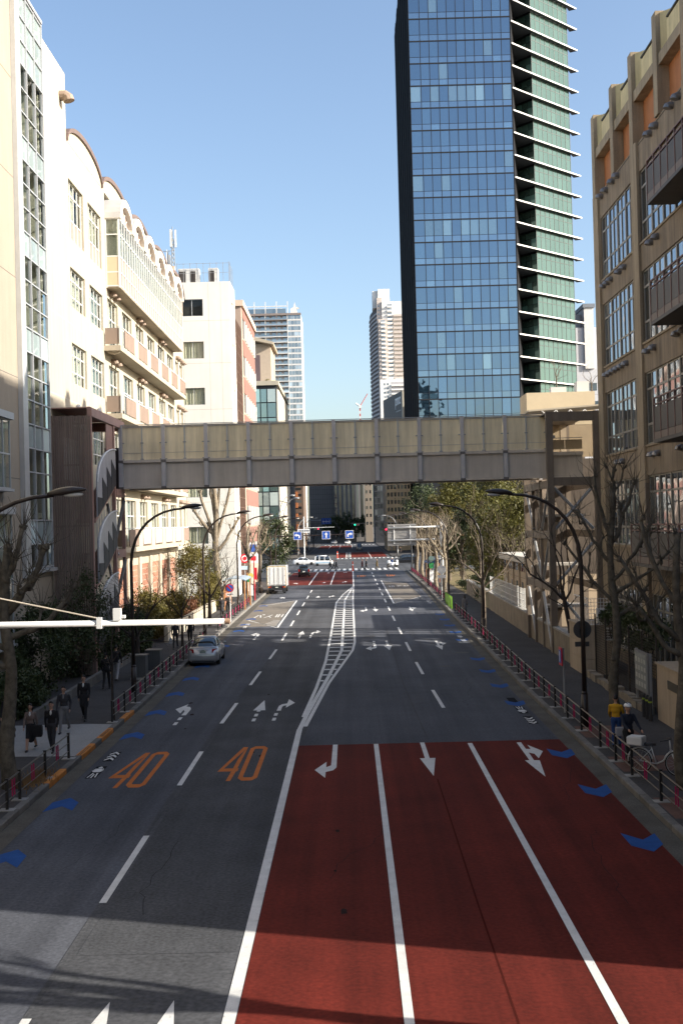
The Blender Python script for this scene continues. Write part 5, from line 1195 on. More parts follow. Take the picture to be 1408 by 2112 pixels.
for i, (x, y, rx, ry, rz, m, lab) in enumerate((
 (-13.7, 57.0, 1.2, 2.6, 2.9, leaf_dk, 'large dark shrub in front of the slatted stair tower'),
 (-14.0, 50.5, 1.1, 2.6, 2.2, leaf_dk, 'large dark shrub below the glazed stairwell strip'),
 (-13.6, 45.5, 1.0, 2.2, 1.0, leaf_dk, 'low clipped dark hedge behind the near pedestrians'),
 (-13.2, 62.5, 1.1, 2.0, 1.9, leaf_dk, 'dark shrub left of the lamp post under the stair tower'),
 (-12.9, 67.5, .9, 1.5, 1.4, leaf_dk, 'round green shrub right of the slatted tower'),
 (-13.4, 75.5, 1.2, 2.6, 1.7, leaf_ol, 'yellow green shrub in front of the brick piers'),
 (-13.2, 82.5, 1.1, 2.6, 1.5, leaf_ol, 'yellow green shrub halfway along the brick piers'),
 (-12.9, 89.0, .8, 1.6, 1.0, leaf_red, 'small russet shrub by the pale garden wall'),
 (-12.6, 100.0, 1.1, 3.0, 1.8, leaf_ol, 'olive shrub behind the bus shelter'),
 (-13.8, 112.0, 1.2, 3.5, 2.6, leaf_dk, 'dark shrub at the foot of the white office block'))):
    shrub(x, y, (rx, ry, rz), lab, m, 7500, .17, clumps=40)
# right side
plane_tree(9.75, 42.2, 8.5, 'tall pollarded plane tree on the right pavement before the wire fence', [(5.0,1.5,.3,7.1),(5.5,-1.2,.2,7.6),(6.4,.9,0,8.6),(6.0,-.6,-.3,8.9),(4.5,2.0,-.2,6.0),(4.2,-1.7,.3,6.4),(7.2,.2,.2,9.1),(3.6,1.3,.4,4.6)], .155)
plane_tree(8.75, 30.4, 6.8, 'pollarded plane tree at the right edge behind the bicycle', [(4.0,-1.5,.2,6.2),(4.6,-.8,.3,7.3),(3.6,-1.1,.2,4.9),(5,1,0,7.4),(4.4,1.4,.1,6.4)], .15)
bare_tree(11.35, 58.0, 8.6, 'dark leaning bare tree in front of the right stair tower', bark_dk, .12, 5, .42, .7, lean=(-.5, .3))
bare_tree(8.75, 75.5, 7.8, 'bare tree on the right pavement beyond the bridge', bark, .15, 6, .45, .6)
bare_tree(12.8, 88.0, 7.0, 'bare brown twiggy tree behind the white mesh fence', bark, .12, 6, .35, .65)
for i, (x, y, hh) in enumerate(((9.3, 112, 6.9), (9.2, 122, 6.6), (9.3, 134, 7.2), (9.3, 147, 7.4), (9.4, 160, 7.4))):
    plane_tree(x, y, hh, 'pale pollarded plane tree, %s of the row beyond the sign gantry on the right' % ('first', 'second', 'third', 'fourth', 'last')[i], [(4.2,-1.0,.2,hh-.4),(4.6,1.1,0,hh+.1),(4.9,.2,.4,hh+.6),(3.8,-1.4,-.3,hh-1.2),(4.2,1.6,.2,hh-.9),(5.2,-.5,-.3,hh+.5)], .2)
for (x, y, h, rad, m, n, lab) in (
 (13.9, 98, 9.6, (2.3, 2.5, 3.4), leaf_ev, 5200, 'dense sunlit evergreen tree behind the low beige building'),
 (16.8, 101, 10.2, (2.6, 2.6, 3.6), leaf_ev, 4200, 'dense evergreen tree right behind the stair tower'),
 (14.6, 150, 13.2, (3.2, 3.2, 3.6), leaf_ev, 5200, 'tall evergreen park tree with a bright rounded top'),
 (19.5, 152, 14.0, (3.6, 3.4, 4.2), leaf_ev, 4200, 'tall evergreen park tree half hidden by the footbridge end'),
 (11.8, 178, 13.8, (3.4, 3.4, 5.0), leaf_dk, 5200, 'tall dark evergreen tree on the street corner'),
 (12.6, 128, 9.0, (2.3, 2.8, 3.6), leaf_dk, 4600, 'dark evergreen tree behind the row of pale planes'),
 (14.5, 116, 8.6, (2.6, 2.8, 3.6), leaf_dk, 4200, 'dark evergreen tree at the park edge'),
 (17.5, 170, 13.5, (3.6, 3.4, 5.2), leaf_dk, 4200, 'dark evergreen tree at the back of the park'),
 (25.0, 165, 15.0, (4.0, 3.6, 6.0), leaf_ol, 4200, 'olive tree at the far right of the park'),
 (16.5, 128, 11.5, (3.0, 3.0, 4.2), leaf_ev, 5200, 'broad yellow green tree in the middle of the park'),
 (12.9, 106, 8.4, (2.0, 2.4, 3.2), leaf_ev, 4200, 'yellow green tree at the park entrance'),
 (13.6, 163, 11.5, (3.0, 3.0, 4.4), leaf_ol, 4600, 'olive tree behind the tall evergreen park tree'),
 (12.2, 140, 8.0, (2.2, 2.6, 3.4), leaf_ol, 3600, 'olive evergreen tree in the middle of the park')):
    leafy_tree(x, y, h, rad, lab, m, int(n*1.7), .27 if y < 120 else .33, .2, clumps=34)
bare_tree(13.2, 134, 9.5, 'bare brown tree tangled among the park evergreens', mat('russet_twig', (.16, .095, .06), .95, var=.3), .14, 6, .35, .7)
for (x, y, rx, ry, rz, m, lab) in ((12.4, 103, 1.0, 2.4, 1.3, leaf_dk, 'dark shrub at the park entrance'), (13.0, 120, 1.6, 4, .9, leaf_dk, 'low green bed at the park edge'), (11.9, 46.5, .45, 3.6, .9, leaf_dk, 'ivy hanging over the wire fence on the right'), (12.0, 52.0, .5, 1.6, .8, leaf_dk, 'ivy bush beside the tan gate wall'), (15.5, 108, 1.6, 3, 2.2, leaf_ol, 'olive shrub in the park behind the bare trees')):
    shrub(x, y, (rx, ry, rz), lab, m, 3800, .17, z=2.0 if 'ivy' in lab else .15)
# fan palm
pm = thing('fan_palm', 'small dark palm at the park entrance behind the woman', 'palm', (11.9, 95.5, .15), 0); q = MB(); q.tube([(11.9,95.5,.1),(11.9,95.5,1.5)], [.16,.13], 8); q.build('trunk', bark, pm); q = MB()
for k in range(26):
    a = k*2.4; el = random.uniform(-.2, 1.1); dd = Vector((math.cos(a)*math.cos(el), math.sin(a)*math.cos(el), math.sin(el))); s = dd.cross(Vector((0,0,1))).normalized()
    b = Vector((11.9,95.5,1.5))
    for j in range(5):
        e = (dd + s*(j-2)*.22 + Vector((0,0,-.15*abs(j-2)))).normalized(); q.poly([b+dd*.3, b+dd*.5+e*.3+s*.05, b+dd*.4+e*.9-Vector((0,0,.2)), b+dd*.5+e*.3-s*.05])
q.build('fronds', leaf_dk, pm)
plane_tree(9.5, 14.4, 7.6, 'plane tree just outside the frame on the right whose branches shade the near road', [(4.0,-1.8,.4,6.4),(4.6,-1.2,-.6,7.6),(5.2,1.2,.4,8.4),(5.8,-.8,.6,9.0),(4.4,1.8,-.5,6.6),(6.5,.2,-.3,9.4),(5.0,-2.2,.1,7.0)], .22)
bare_tree(9.6, 10.5, 8.0, 'bare tree outside the frame on the right behind the near plane', bark_dk, .16, 6, .35, .6)
# small bare trees on the far roof beside the bridge landing
bare_tree(14.0, 75.2, 2.9, 'thin bare tree on the roof terrace right of the glass tower', bark, .05, 4, .4, .6, (2, 2), 'roof terrace trees', z=15.76); bare_tree(16.4, 75.6, 2.4, 'second thin bare tree on the roof terrace', bark, .05, 4, .3, .7, (2, 2), 'roof terrace trees', z=15.76)
# far street trees under the end buildings
for i, (x, y, h, m) in enumerate(((-12, 300, 9, bark_dk), (-12.5, 330, 9, bark_dk), (-11.8, 365, 9, bark_dk), (11.2, 275, 9, bark_dk), (11.0, 310, 9, bark_dk), (11.3, 350, 9, bark_dk))):
    bare_tree(x, y, h, 'dark bare tree beyond the crossing, %s side, %s row' % (('left', 'right')[i//3], ('near', 'middle', 'far')[i % 3]), m, .16, 5, .35, .6)
for i, (x, y) in enumerate(((-9, 463.5), (-5.5, 464), (-1.5, 463.5), (2.5, 464), (6, 463.5))):
    leafy_tree(x, y, 10+i % 3, (2.6, 2.4, 4), 'dark tree closing the street end, %s from the left' % ('first', 'second', 'third', 'fourth', 'fifth')[i], leaf_dk, 1500, .6, .2, group='trees at the street end')
# dry grass round the near plane
q = MB()
for k in range(420):
    x = -9.5+random.gauss(0,.18); y = 33.4+random.gauss(0,.6); a = Vector((random.uniform(-.1,.1), random.uniform(-.1,.1), random.uniform(.08,.28))); q.poly([(x,y,.15),(x+.02,y+.01,.15),(x+a.x,y+a.y,.15+a.z)])
g = q.build('dry_grass', dry_grass); g['kind'] = 'stuff'
tag(g, 'tuft of dry brown grass at the foot of the near plane tree', 'grass')
# ================================================================== street furniture
def street_lamp(x, y, s, label, m=brown_steel, h=8.4, arm=2.9, group='curved street lamps', rp=.085):
    """pole that bends over the road; s = direction of the arm along x"""
    t = thing('street_lamp', label, 'street lamp', (x, y, .15), 0, group)
    q = MB(); q.tube([(x,y,.1),(x,y,1.3)], [.13,.12], 12); q.tube([(x,y,1.3),(x,y,1.4)], [.12,rp], 12); q.build('base', m, t, smooth=True)
    q = MB(); pts = [(x,y,1.4),(x,y,3.5),(x,y,6.0)]
    for k in range(1, 9):
        a = k/8; pts.append((x + s*arm*.86*(a**1.7), y, 6.0 + (h-6.0)*(1-(1-a)**2.0)))
    q.tube(pts, [rp, rp*.95, rp*.85] + [rp*(.82-.04*k) for k in range(8)], 10); q.build('pole', m, t, smooth=True)
    e = Vector(pts[-1]); q = MB(); rings = []
    for k in range(9):
        f = k/8; xx = e.x + s*(-.15+f*.95); w = .2*math.sin(math.pi*min(.98, .1+f*.86))**.7; hh = .14*math.sin(math.pi*min(.97, .12+f*.84))**.8
        z = e.z + .02 + f*.1
        rings.append([(xx, y+w*math.cos(a*.785), z+hh*math.sin(a*.785)*(1.0 if math.sin(a*.785) > 0 else .5)) for a in range(8)])
    q.loft(rings); q.build('lamp_head', m, t, smooth=True)
    q = MB(); q.ball((e.x+s*.48, y, e.z+.0), (.26, .12, .07), 10, 6); q.build('lens', mat('lamp_lens', (.5, .5, .48), .2, var=.05), t, smooth=True)
    return t
names = ('first', 'second', 'third', 'fourth', 'fifth', 'sixth')
for i, y in enumerate((28, 51, 76, 99, 124, 150)): street_lamp(-9.9 if y > 30 else -9.8, y, 1, 'dark curved street lamp on the left pavement, %s from the camera' % names[i])
for i, y in enumerate((39.9, 71, 100, 132, 160)): street_lamp(8.1 if y < 50 else kr(y)+.5, y, -1, 'dark curved street lamp on the right pavement, %s from the camera' % names[i], h=8.5 if i else 8.4)
for i, (x, y, s) in enumerate(((-12, 262, 1), (-12, 300, 1), (11, 262, -1), (11, 300, -1))): street_lamp(x, y, s, 'street lamp beyond the crossing, %s on the %s' % (('nearer', 'farther')[i % 2], 'left' if s > 0 else 'right'), steel, 9.2, 3.2)
for i, (x, y) in enumerate(((-11.0, 172), (-10.4, 173.5))):
    street_lamp(x, y, 1, 'pale street lamp at the crossing corner by the evergreen, %s' % ('taller' if i == 0 else 'shorter'), steel, 12.0-i*.4, 2.4)

def guard_rail(name, label, posts, xf, skip=()):
    t = thing('guard_rail', label, 'guard rail', (xf(posts[0]), posts[0], .15), 0, 'black guard rails')
    for i, y in enumerate(posts):
        x = xf(y)
        piece('post', black_steel, t, x-.035, x+.035, y-.035, y+.035, .15, .97); piece('post_cap', black_steel, t, x-.045, x+.045, y-.045, y+.045, .97, .99)
        piece('base_plate', concrete, t, x-.2, x+.2, y-.16, y+.16, .152, .175)
    for a, b in zip(posts, posts[1:]):
        if b - a > 4: continue
        xa, xb = xf(a), xf(b)
        for z, r in ((.93, .022), (.66, .014), (.40, .014)):
            q = MB(); q.tube([(xa,a,z),(xb,b,z)], r, 6); q.build('rail', mat('rail_bronze', (.07, .055, .045), .35, metal=.4, var=.2), t)
        m = (a+b)/2; xm = (xa+xb)/2
        for dy in (-.1, .1):
            q = MB(); q.tube([(xm,m+dy,.40),(xm,m+dy,.86)], .021, 6); q.build('magenta_tube', pink_band, t)
    return t
RX_ = lambda y: kr(y) + .36
LX_ = lambda y: kl(y) - .3
pr1 = [18.5, 20.9, 23.4, 26.3, 29.17, 32.16, 34.12, 36.21, 39.15] + [39.15+2.5*k for k in range(1, 22)]
guard_rail('', 'long black guard rail with magenta tubes along the right kerb before the bus stop', pr1, RX_)
guard_rail('', 'black guard rail along the right kerb from the lime panels to the crossing', [103.5+2.5*k for k in range(0, 27)], RX_)
guard_rail('', 'short black guard rail at the left edge below the plane tree', [21, 23.6, 26.2, 28.3, 29.95, 31.1, 33.7, 36.5], LX_)
guard_rail('', 'black guard rail on the left from driveway to silver car and beyond', [43.2, 45.6, 47.9, 50.4, 52.9, 55.4, 57.9, 60.4, 62.9, 65.4, 67.9, 70.4, 72.9], LX_)
guard_rail('', 'black guard rail with magenta tubes beside the bus shelter', [80.5+2.4*k for k in range(12)], LX_)
q = thing('lime_safety_panels', 'lime green safety panels in the right guard rail before the sign gantry', 'barrier', (kr(97)+.36, 97, .15))
for k in range(6):
    y = 95.2+k*1.25; piece('post', mat('lime_paint', (.20, .42, .04), .5, var=.08), q, RX_(y)-.05, RX_(y)+.05, y-.05, y+.05, .15, 1.15)
    piece('slat', mat('lime_paint', (.20, .42, .04)), q, RX_(y)-.03, RX_(y)+.03, y+.2, y+1.0, .35, 1.05)
# mast arm in the left foreground
ma = thing('white_mast_arm', 'white tapered mast arm with stay wire reaching in from the left', 'mast arm', (-10.5, 19.6, .15)); Y = 19.6
q = MB(); q.tube([(-10.2,Y,5.87),(-6.2,Y,5.9),(-2.18,Y,5.87)], [.075,.058,.046], 12); q.build('arm', white_pole, ma, smooth=True)
q = MB(); q.tube([(-10.2,Y,.15),(-10.2,Y,7.4)], [.12,.09], 12); q.build('pole', white_pole, ma, smooth=True)
q = MB(); q.tube([(-2.2,Y,5.87),(-2.12,Y,5.87)], .05, 12); q.build('end_cap', mat('rusty_cap', (.35, .22, .14), .7), ma)
q = MB(); q.tube([(-10.2,Y,7.3),(-4.42,Y,5.98)], .012, 5); q.build('stay_wire', mat('pale_wire', (.55, .48, .38), .5), ma)
piece('wire_clamp', white_pole, ma, -4.42, -4.33, Y-.06, Y+.06, 5.80, 5.99); piece('camera_bracket', white_pole, ma, -4.13, -4.0, Y-.06, Y+.06, 5.93, 6.14); piece('camera_body', white_pole, ma, -4.08, -3.93, Y-.05, Y+.05, 5.97, 6.02)
# cabinets
for i, (x, y, h) in enumerate(((-10.5, 55.6, 1.3), (-10.25, 58.3, 1.25))):
    c = thing('utility_cabinet', 'dark grey utility cabinet on the left pavement, the %s of two' % ('nearer', 'farther')[i], 'cabinet', (x, y, .15), 0, 'utility cabinets')
    piece('body', mat('cabinet_grey', (.075, .078, .08), .5, var=.1), c, x-.36, x+.36, y-.35, y+.35, .25, h); piece('plinth', concrete, c, x-.38, x+.38, y-.37, y+.37, .15, .25); piece('lid', mat('cabinet_lid', (.17, .15, .13), .6), c, x-.39, x+.39, y-.38, y+.38, h, h+.05); piece('door_seam', frame_dk, c, x-.005, x+.005, y-.356, y-.35, .3, h-.05)
def disc(mb, c, r, n=24, t=.02, ny=-1):
    pts = [(c[0]+r*math.cos(2*math.pi*k/n), c[1], c[2]+r*math.sin(2*math.pi*k/n)) for k in range(n)]; mb.prism(pts, (0, ny*t, 0)); return mb
sign_red = mat('sign_red', (.55, .02, .035), .45, var=.04); sign_blue = mat('sign_blue', (.02, .09, .42), .45, var=.04)
# no parking sign
ns = thing('no_parking_sign', 'round blue and red no parking sign on a white pole by the left kerb', 'sign', (-9.37, 87.4, .15)); q = MB(); q.tube([(-9.37,87.4,.15),(-9.37,87.4,3.1)], .035, 8); q.build('pole', white_pole, ns)
fixn(disc(MB(), (-9.37,87.36,2.78), .32).build('rim', sign_red, ns)); fixn(disc(MB(), (-9.37,87.335,2.78), .25).build('face', sign_blue, ns))
q = MB(); q.prism([(-9.37+a,87.31,2.78+b) for a, b in ((-.2,.13),(-.13,.2),(.2,-.13),(.13,-.2))], (0,-.006,0)); fixn(q.build('slash', sign_red, ns)); piece('plate', white_sign, ns, -9.66, -9.08, 87.34, 87.36, 2.22, 2.38)
pl_ = MB()
for k in range(5): pl_.box(-9.58+k*.1, -9.52+k*.1, 87.33, 87.336, 2.27, 2.34)
pl_.build('plate_lettering', frame_dk, ns)
# sign on the right pavement
rs = thing('pavement_sign', 'narrow sign with red rim on a grey pole behind the right guard rail', 'sign', (7.95, 42.9, .15)); q = MB(); q.tube([(7.95,42.9,.15),(7.95,42.9,2.6)], .035, 8); q.build('pole', steel, rs); piece('face', sign_red, rs, 7.82, 7.86, 42.6, 43.15, 1.95, 2.62); piece('face_inset', sign_blue, rs, 7.805, 7.82, 42.68, 43.07, 2.05, 2.52); piece('white_bar', white_sign, rs, 7.8, 7.806, 42.82, 42.92, 2.1, 2.47)
# round mirror back on the first right lamp
rm = thing('round_sign', 'back of a round dark sign clamped to the first right lamp post', 'sign', (8.1, 39.7, 3.0)); fixn(disc(MB(), (8.12,40.06,3.55), .32, ny=1).build('disc', mat('dark_sign_back', (.05, .05, .05), .6), rm)); piece('bracket', black_steel, rm, 8.0, 8.2, 39.98, 40.06, 3.5, 3.6); piece('lower_plate', mat('dark_sign_back', (.05, .05, .05)), rm, 7.85, 8.35, 40.06, 40.09, 2.95, 3.12)
# gantry with the back of a guide sign
ga = thing('sign_gantry', 'pale steel gantry carrying the grey back of a road sign on the right', 'sign gantry', (9.1, 112.5, .15)); q = MB(); q.tube([(9.1,112.5,.1),(9.1,112.5,7.5)], [.2,.17], 14); q.build('pole', white_pole, ga, smooth=True)
for z in (7.0, 5.75): q = MB(); q.tube([(9.4,112.5,z+.02),(3.9,112.5,z-.02)], [.1,.085], 10); q.build('arm', white_pole, ga, smooth=True)
piece('sign_panel', mat('sign_back', (.27, .265, .26), .55, metal=.2, var=.1, streak=.12), ga, 3.75, 6.6, 112.62, 112.68, 5.2, 7.35)
for z in (5.35, 5.95, 6.5, 7.2): piece('panel_rib', steel, ga, 3.75, 6.6, 112.68-.1, 112.615, z, z+.05)
for x in (4.4, 6.0): piece('hanger', white_pole, ga, x-.05, x+.05, 112.55, 112.61, 5.4, 7.2)
for z in (7.0, 5.75): piece('flange', steel, ga, 8.7, 8.8, 112.35, 112.65, z-.15, z+.15)
# arrow lane signs
ls = thing('lane_sign_gantry', 'dark gantry arm carrying three blue lane arrow signs over the left lanes', 'sign gantry', (-10.6, 150.5, .15)); q = MB(); q.tube([(-10.6,150.5,.1),(-10.6,150.5,6.6)], [.16,.12], 10); q.build('pole', brown_steel, ls)
q = MB(); q.tube([(-10.6,150.5,6.05),(.9,150.5,6.15)], [.08,.055], 8); q.build('arm', brown_steel, ls)
arr = {'left': [[(.3,-.32),(.3,.0),(.1,.16),(-.12,.16),(-.12,.3),(-.4,.07),(-.12,-.14),(-.12,.0),(.05,.0),(.12,-.06),(.12,-.32)]], 'up': [[(-.08,-.36),(.08,-.36),(.08,.08),(.22,.08),(0,.38),(-.22,.08),(-.08,.08)]]}
arr['right'] = [[(-x, z) for x, z in arr['left'][0]][::-1]]
for k, (x, dname) in enumerate(((-6.95, 'left'), (-3.15, 'up'), (-.05, 'right'))):
    sgn = MB(); sgn.box(x-.5, x+.5, 150.32, 150.38, 5.6, 6.6); pn = sgn.build('sign_plate', sign_blue, ls)
    for a in ((x-.52, x+.52, 6.6, 6.64), (x-.52, x+.52, 5.56, 5.6), (x-.54, x-.5, 5.56, 6.64), (x+.5, x+.54, 5.56, 6.64)): piece('sign_border', white_sign, pn, a[0], a[1], 150.31, 150.37, a[2], a[3])
    q = MB(); q.prism([(x+a, 150.3, 6.1+b) for a, b in arr[dname][0]], (0, .015, 0)); fixn(q.build('arrow', white_sign, pn))
# traffic lights
def signal(x, y, z, lit, label, pole, arm_end, colp=steel, base=.15):
    t = thing('traffic_light', label, 'traffic light', (pole[0], pole[1], base), 0, 'traffic lights')
    q = MB(); q.tube([(pole[0],pole[1],base-.1),(pole[0],pole[1],pole[2])], [.13,.09], 10); q.build('pole', colp, t)
    q = MB(); q.tube([(pole[0],pole[1],z+.25),(arm_end,pole[1],z+.3)], [.06,.045], 8); q.build('arm', colp, t)
    hs = MB(); hs.box(x-.62, x+.62, y-.28, y-.1, z-.2, z+.2); h = hs.build('housing', mat('signal_housing', (.05, .055, .055), .6), t)
    for k, (nm, c) in enumerate((('green', (.0, .7, .35)), ('amber', (.5, .25, .0)), ('red', (.85, .02, .06)))):
        on = nm == lit; m = mat('lamp_'+nm+('_lit' if on else '_off'), c if on else tuple(v*.12+.01 for v in c), .4, var=0, emit=2.2 if on else 0)
        fixn(disc(MB(), (x+(k-1)*.4, y-.285, z), .15, 14).build('lens', m, h)); q = MB(); q.tube([(x+(k-1)*.4-.16,y-.29,z+.06),(x+(k-1)*.4,y-.4,z+.17),(x+(k-1)*.4+.16,y-.29,z+.06)], .02, 4); q.build('visor', frame_dk, h)
    return t
signal(-7.4, 252, 6.6, 'red', 'traffic light showing red on the far left corner', (-10.2, 252, 9.4), -3.4, white_pole)
signal(1.6, 256, 7.3, 'green', 'traffic light showing green over the far lanes', (10.6, 256, 8.0), .4, frame_dk)
signal(5.3, 177.5, 6.5, 'red', 'traffic light showing red on the right before the crossing', (9.6, 177.5, 7.6), 4.4, frame_dk)
st_ = thing('street_name_sign', 'white street name plate on the far left signal pole', 'sign', (-10.2, 251.8, 6.2)); piece('plate', white_sign, st_, -11.6, -8.9, 251.72, 251.78, 5.8, 6.6); q = MB()
for k in range(6): q.box(-11.3+k*.4, -11.05+k*.4, 251.7, 251.715, 6.05, 6.4)
q.build('lettering', frame_dk, st_)
gs = thing('guide_sign', 'blue overhead guide sign beyond the crossing', 'sign', (-4.6, 330, 9)); piece('panel', sign_blue, gs, -8.2, -5.4, 330, 330.1, 7.6, 9.4); q = MB(); q.tube([(-12,330.2,.15),(-12,330.2,8.8),(-5.4,330.2,8.8)], .12, 6); q.build('gantry', steel, gs)
for k in range(3): piece('stroke', white_sign, gs, -7.7+k*.9, -7.6+k*.9, 329.98, 329.995, 7.9, 8.9)
piece('stroke', white_sign, gs, -7.9, -5.6, 329.97, 329.985, 8.35, 8.45)
# bus shelter and stop things on the left
bs = thing('bus_shelter', 'bus shelter with a curved pale blue roof on the left pavement', 'bus shelter', (-10.2, 102, .15)); q = MB(); rings = []
for k in range(7):
    a = -.9+k*.3; rings.append([(-10.3+1.35*math.sin(a), yy, 2.45+.55*math.cos(a)-.0) for yy in (99.5,)] + [(-10.3+1.35*math.sin(a), 105.5, 2.45+.55*math.cos(a))] + [(-10.3+1.3*math.sin(a), 105.5, 2.38+.55*math.cos(a)), (-10.3+1.3*math.sin(a), 99.5, 2.38+.55*math.cos(a))])
q.loft(rings); fixn(q.build('roof', mat('pale_blue_roof', (.30, .38, .46), .35, var=.1), bs))
for x, y in ((-9.4, 99.8), (-11.2, 99.8), (-9.4, 105.2), (-11.2, 105.2)): piece('post', mat('orange_post', (.50, .24, .09), .6), bs, x-.05, x+.05, y-.05, y+.05, .15, 2.75)
piece('back_panel', mat('brick_shelter', (.30, .13, .08), .7), bs, -11.25, -11.2, 99.9, 105.1, .5, 2.3); piece('bench', bark, bs, -11.15, -10.75, 100.5, 104.5, .5, .58)
bp = thing('bus_stop_pole', 'bus stop pole with green and yellow plates beside the shelter', 'bus stop', (-9.55, 108, .15)); q = MB(); q.tube([(-9.55,108,.15),(-9.55,108,3.0)], .04, 8); q.build('pole', steel, bp)
fixn(disc(MB(), (-9.55,107.95,2.8), .26).build('round_plate', mat('yellow_plate', (.7, .55, .15), .5), bp)); piece('green_plate', mat('green_plate', (.03, .25, .08), .5), bp, -9.9, -9.6, 107.9, 107.95, 2.2, 2.8); piece('timetable', white_sign, bp, -9.75, -9.35, 107.9, 107.95, .9, 1.9)
for i, (x, y, c, lab) in enumerate(((-9.6, 112.5, sign_red, 'tall red banner pole by the bus stop'), (-10.1, 110.3, mat('orange_post', (.5, .24, .09)), 'orange pole by the bus stop'))):
    bn = thing('banner_pole', lab, 'banner', (x, y, .15)); q = MB(); q.tube([(x,y,.15),(x,y,4.6 if i == 0 else 3.0)], .05, 8); q.build('pole', c, bn); piece('banner', c, bn, x, x+.28, y-.01, y+.01, 2.2, 3.4) if i == 0 else piece('banner', mat('pale_banner', (.6, .55, .5), .7), bn, x, x+.4, y-.01, y+.01, 1.2, 2.6)
ss = thing('stop_sign', 'round red sign on a pole before the pale plane tree on the left', 'sign', (-11.3, 121, .15)); q = MB(); q.tube([(-11.3,121,.15),(-11.3,121,4.6)], .04, 8); q.build('pole', steel, ss); fixn(disc(MB(), (-11.3,120.9,4.1), .5).build('face', sign_red, ss)); fixn(disc(MB(), (-11.3,120.87,4.1), .32).build('inner_ring', white_sign, ss)); fixn(disc(MB(), (-11.3,120.84,4.1), .22).build('inner_disc', sign_red, ss)); piece('plate', mat('pale_blue_plate', (.4, .5, .6), .5), ss, -11.9, -10.7, 120.9, 120.93, 2.9, 3.3)
sw = thing('shop_sign', 'upright white and blue shop sign behind the truck', 'sign', (-11.2, 133, .15)); piece('board', white_sign, sw, -11.9, -10.9, 133, 133.2, 3.2, 5.6); piece('blue_square', sign_blue, sw, -11.75, -11.05, 132.97, 133, 4.5, 5.4); piece('red_square', sign_red, sw, -11.7, -11.1, 132.97, 133, 3.5, 4.0); q = MB(); q.tube([(-11.4,133.1,.15),(-11.4,133.1,3.2)], .06, 6); q.build('pole', steel, sw)
# right bus stop
rbst = thing('bus_stop_pole', 'bus stop sign with round top and timetable on the right pavement', 'bus stop', (9.05, 127, .15)); q = MB(); q.tube([(9.05,127,.15),(9.05,127,3.2)], .05, 8); q.build('pole', frame_dk, rbst)
fixn(disc(MB(), (9.05,126.94,3.35), .33).build('round_plate', mat('mint_plate', (.35, .5, .45), .5), rbst)); piece('green_plate', mat('green_plate', (.03, .25, .08)), rbst, 8.8, 9.3, 126.9, 126.95, 2.3, 2.9); piece('timetable', white_sign, rbst, 8.82, 9.28, 126.9, 126.95, .7, 2.1)
rbs = thing('bus_shelter', 'bus shelter with a blue roof on the right pavement', 'bus shelter', (9.9, 134, .15)); q = MB(); q.prism([(8.9,131,2.75),(9.5,131,3.1),(10.3,131,3.1),(10.9,131,2.75),(10.9,131,2.68),(8.9,131,2.68)], (0,6,0)); fixn(q.build('roof', mat('blue_roof', (.05, .12, .28), .5, var=.1), rbs))
for x, y in ((9.1, 131.2), (10.7, 131.2), (9.1, 136.8), (10.7, 136.8)): piece('post', mat('rust_post', (.26, .11, .06), .6), rbs, x-.06, x+.06, y-.06, y+.06, .15, 2.7)
wr = thing('round_sign', 'white back of a round sign on a pole before the gantry', 'sign', (kr(106)+.3, 106, .15)); X = kr(106)+.3; q = MB(); q.tube([(X,106,.15),(X,106,3.2)], .04, 8); q.build('pole', white_pole, wr); fixn(disc(MB(), (X,105.95,3.0), .42).build('disc', white_sign, wr)); piece('plate', white_sign, wr, X-.4, X+.4, 105.93, 105.96, 2.2, 2.5)
for i, (x, y) in enumerate(((.32, 180.5), (-2.9, 251))):
    rp_ = thing('lane_pole', 'orange red flexible lane pole %s the crossing' % ('before', 'beyond')[i], 'pole', (x, y, 0), 0, 'flexible lane poles'); q = MB(); q.tube([(x,y,0),(x,y,.06)], [.22,.2], 10).tube([(x,y,.06),(x,y,1.5)], [.12,.1], 10); q.build('tube', mat('orange_red_plastic', (.65, .08, .04), .5), rp_); q = MB(); q.tube([(x,y,.9),(x,y,1.05)], .125, 10); q.build('reflector_band', white_sign, rp_)
# ---- right boundary: stone wall, mesh fence, low building, gate, notice board
w = thing('garden_wall', 'low weathered stone wall along the right pavement under the bridge', 'wall', (11, 70, .15))
ys = [53.2+k*3.05 for k in range(21)]
for a, b in zip(ys, ys[1:]):
    hgt = 1.35 if a > 56 else 1.5; x0 = 11.0+.012*(a-60)
    piece('wall_panel', stone_wall, w, x0, x0+.3, a+.015, b-.015, .15, .15+hgt); piece('coping', concrete, w, x0-.04, x0+.34, a+.005, b-.005, .15+hgt, .25+hgt)
mf = thing('mesh_fence', 'white mesh fence on top of the stone wall on the right', 'fence', (11.2, 84, 1.6))
for k in range(6):
    a = 74.0+k*3.1; piece('post', white_pole, mf, 11.3, 11.36, a, a+.06, 1.6, 3.0)
    for j in range(14): piece('bar', white_pole, mf, 11.32, 11.34, a+.1+j*.215, a+.13+j*.215, 1.65, 2.95)
    for z in (1.75, 2.15, 2.55, 2.9): piece('rail', white_pole, mf, 11.31, 11.35, a+.06, a+3.1, z, z+.03)
lb = thing('low_beige_building', 'low beige flat-roofed building behind the mesh fence', 'building', (14, 82, .15)); piece('wall', tan_wall, lb, 12.0, 17, 77, 89, .15, 4.5); piece('roof_slab', mat('pale_roof', (.50, .47, .41), .8, var=.1), lb, 11.7, 17.3, 76.6, 89.4, 4.5, 4.95)
for k in range(9): piece('vent_slot', win_dark, lb, 11.98, 12.02, 77.6+k*1.25, 78.4+k*1.25, 3.85, 4.4); 
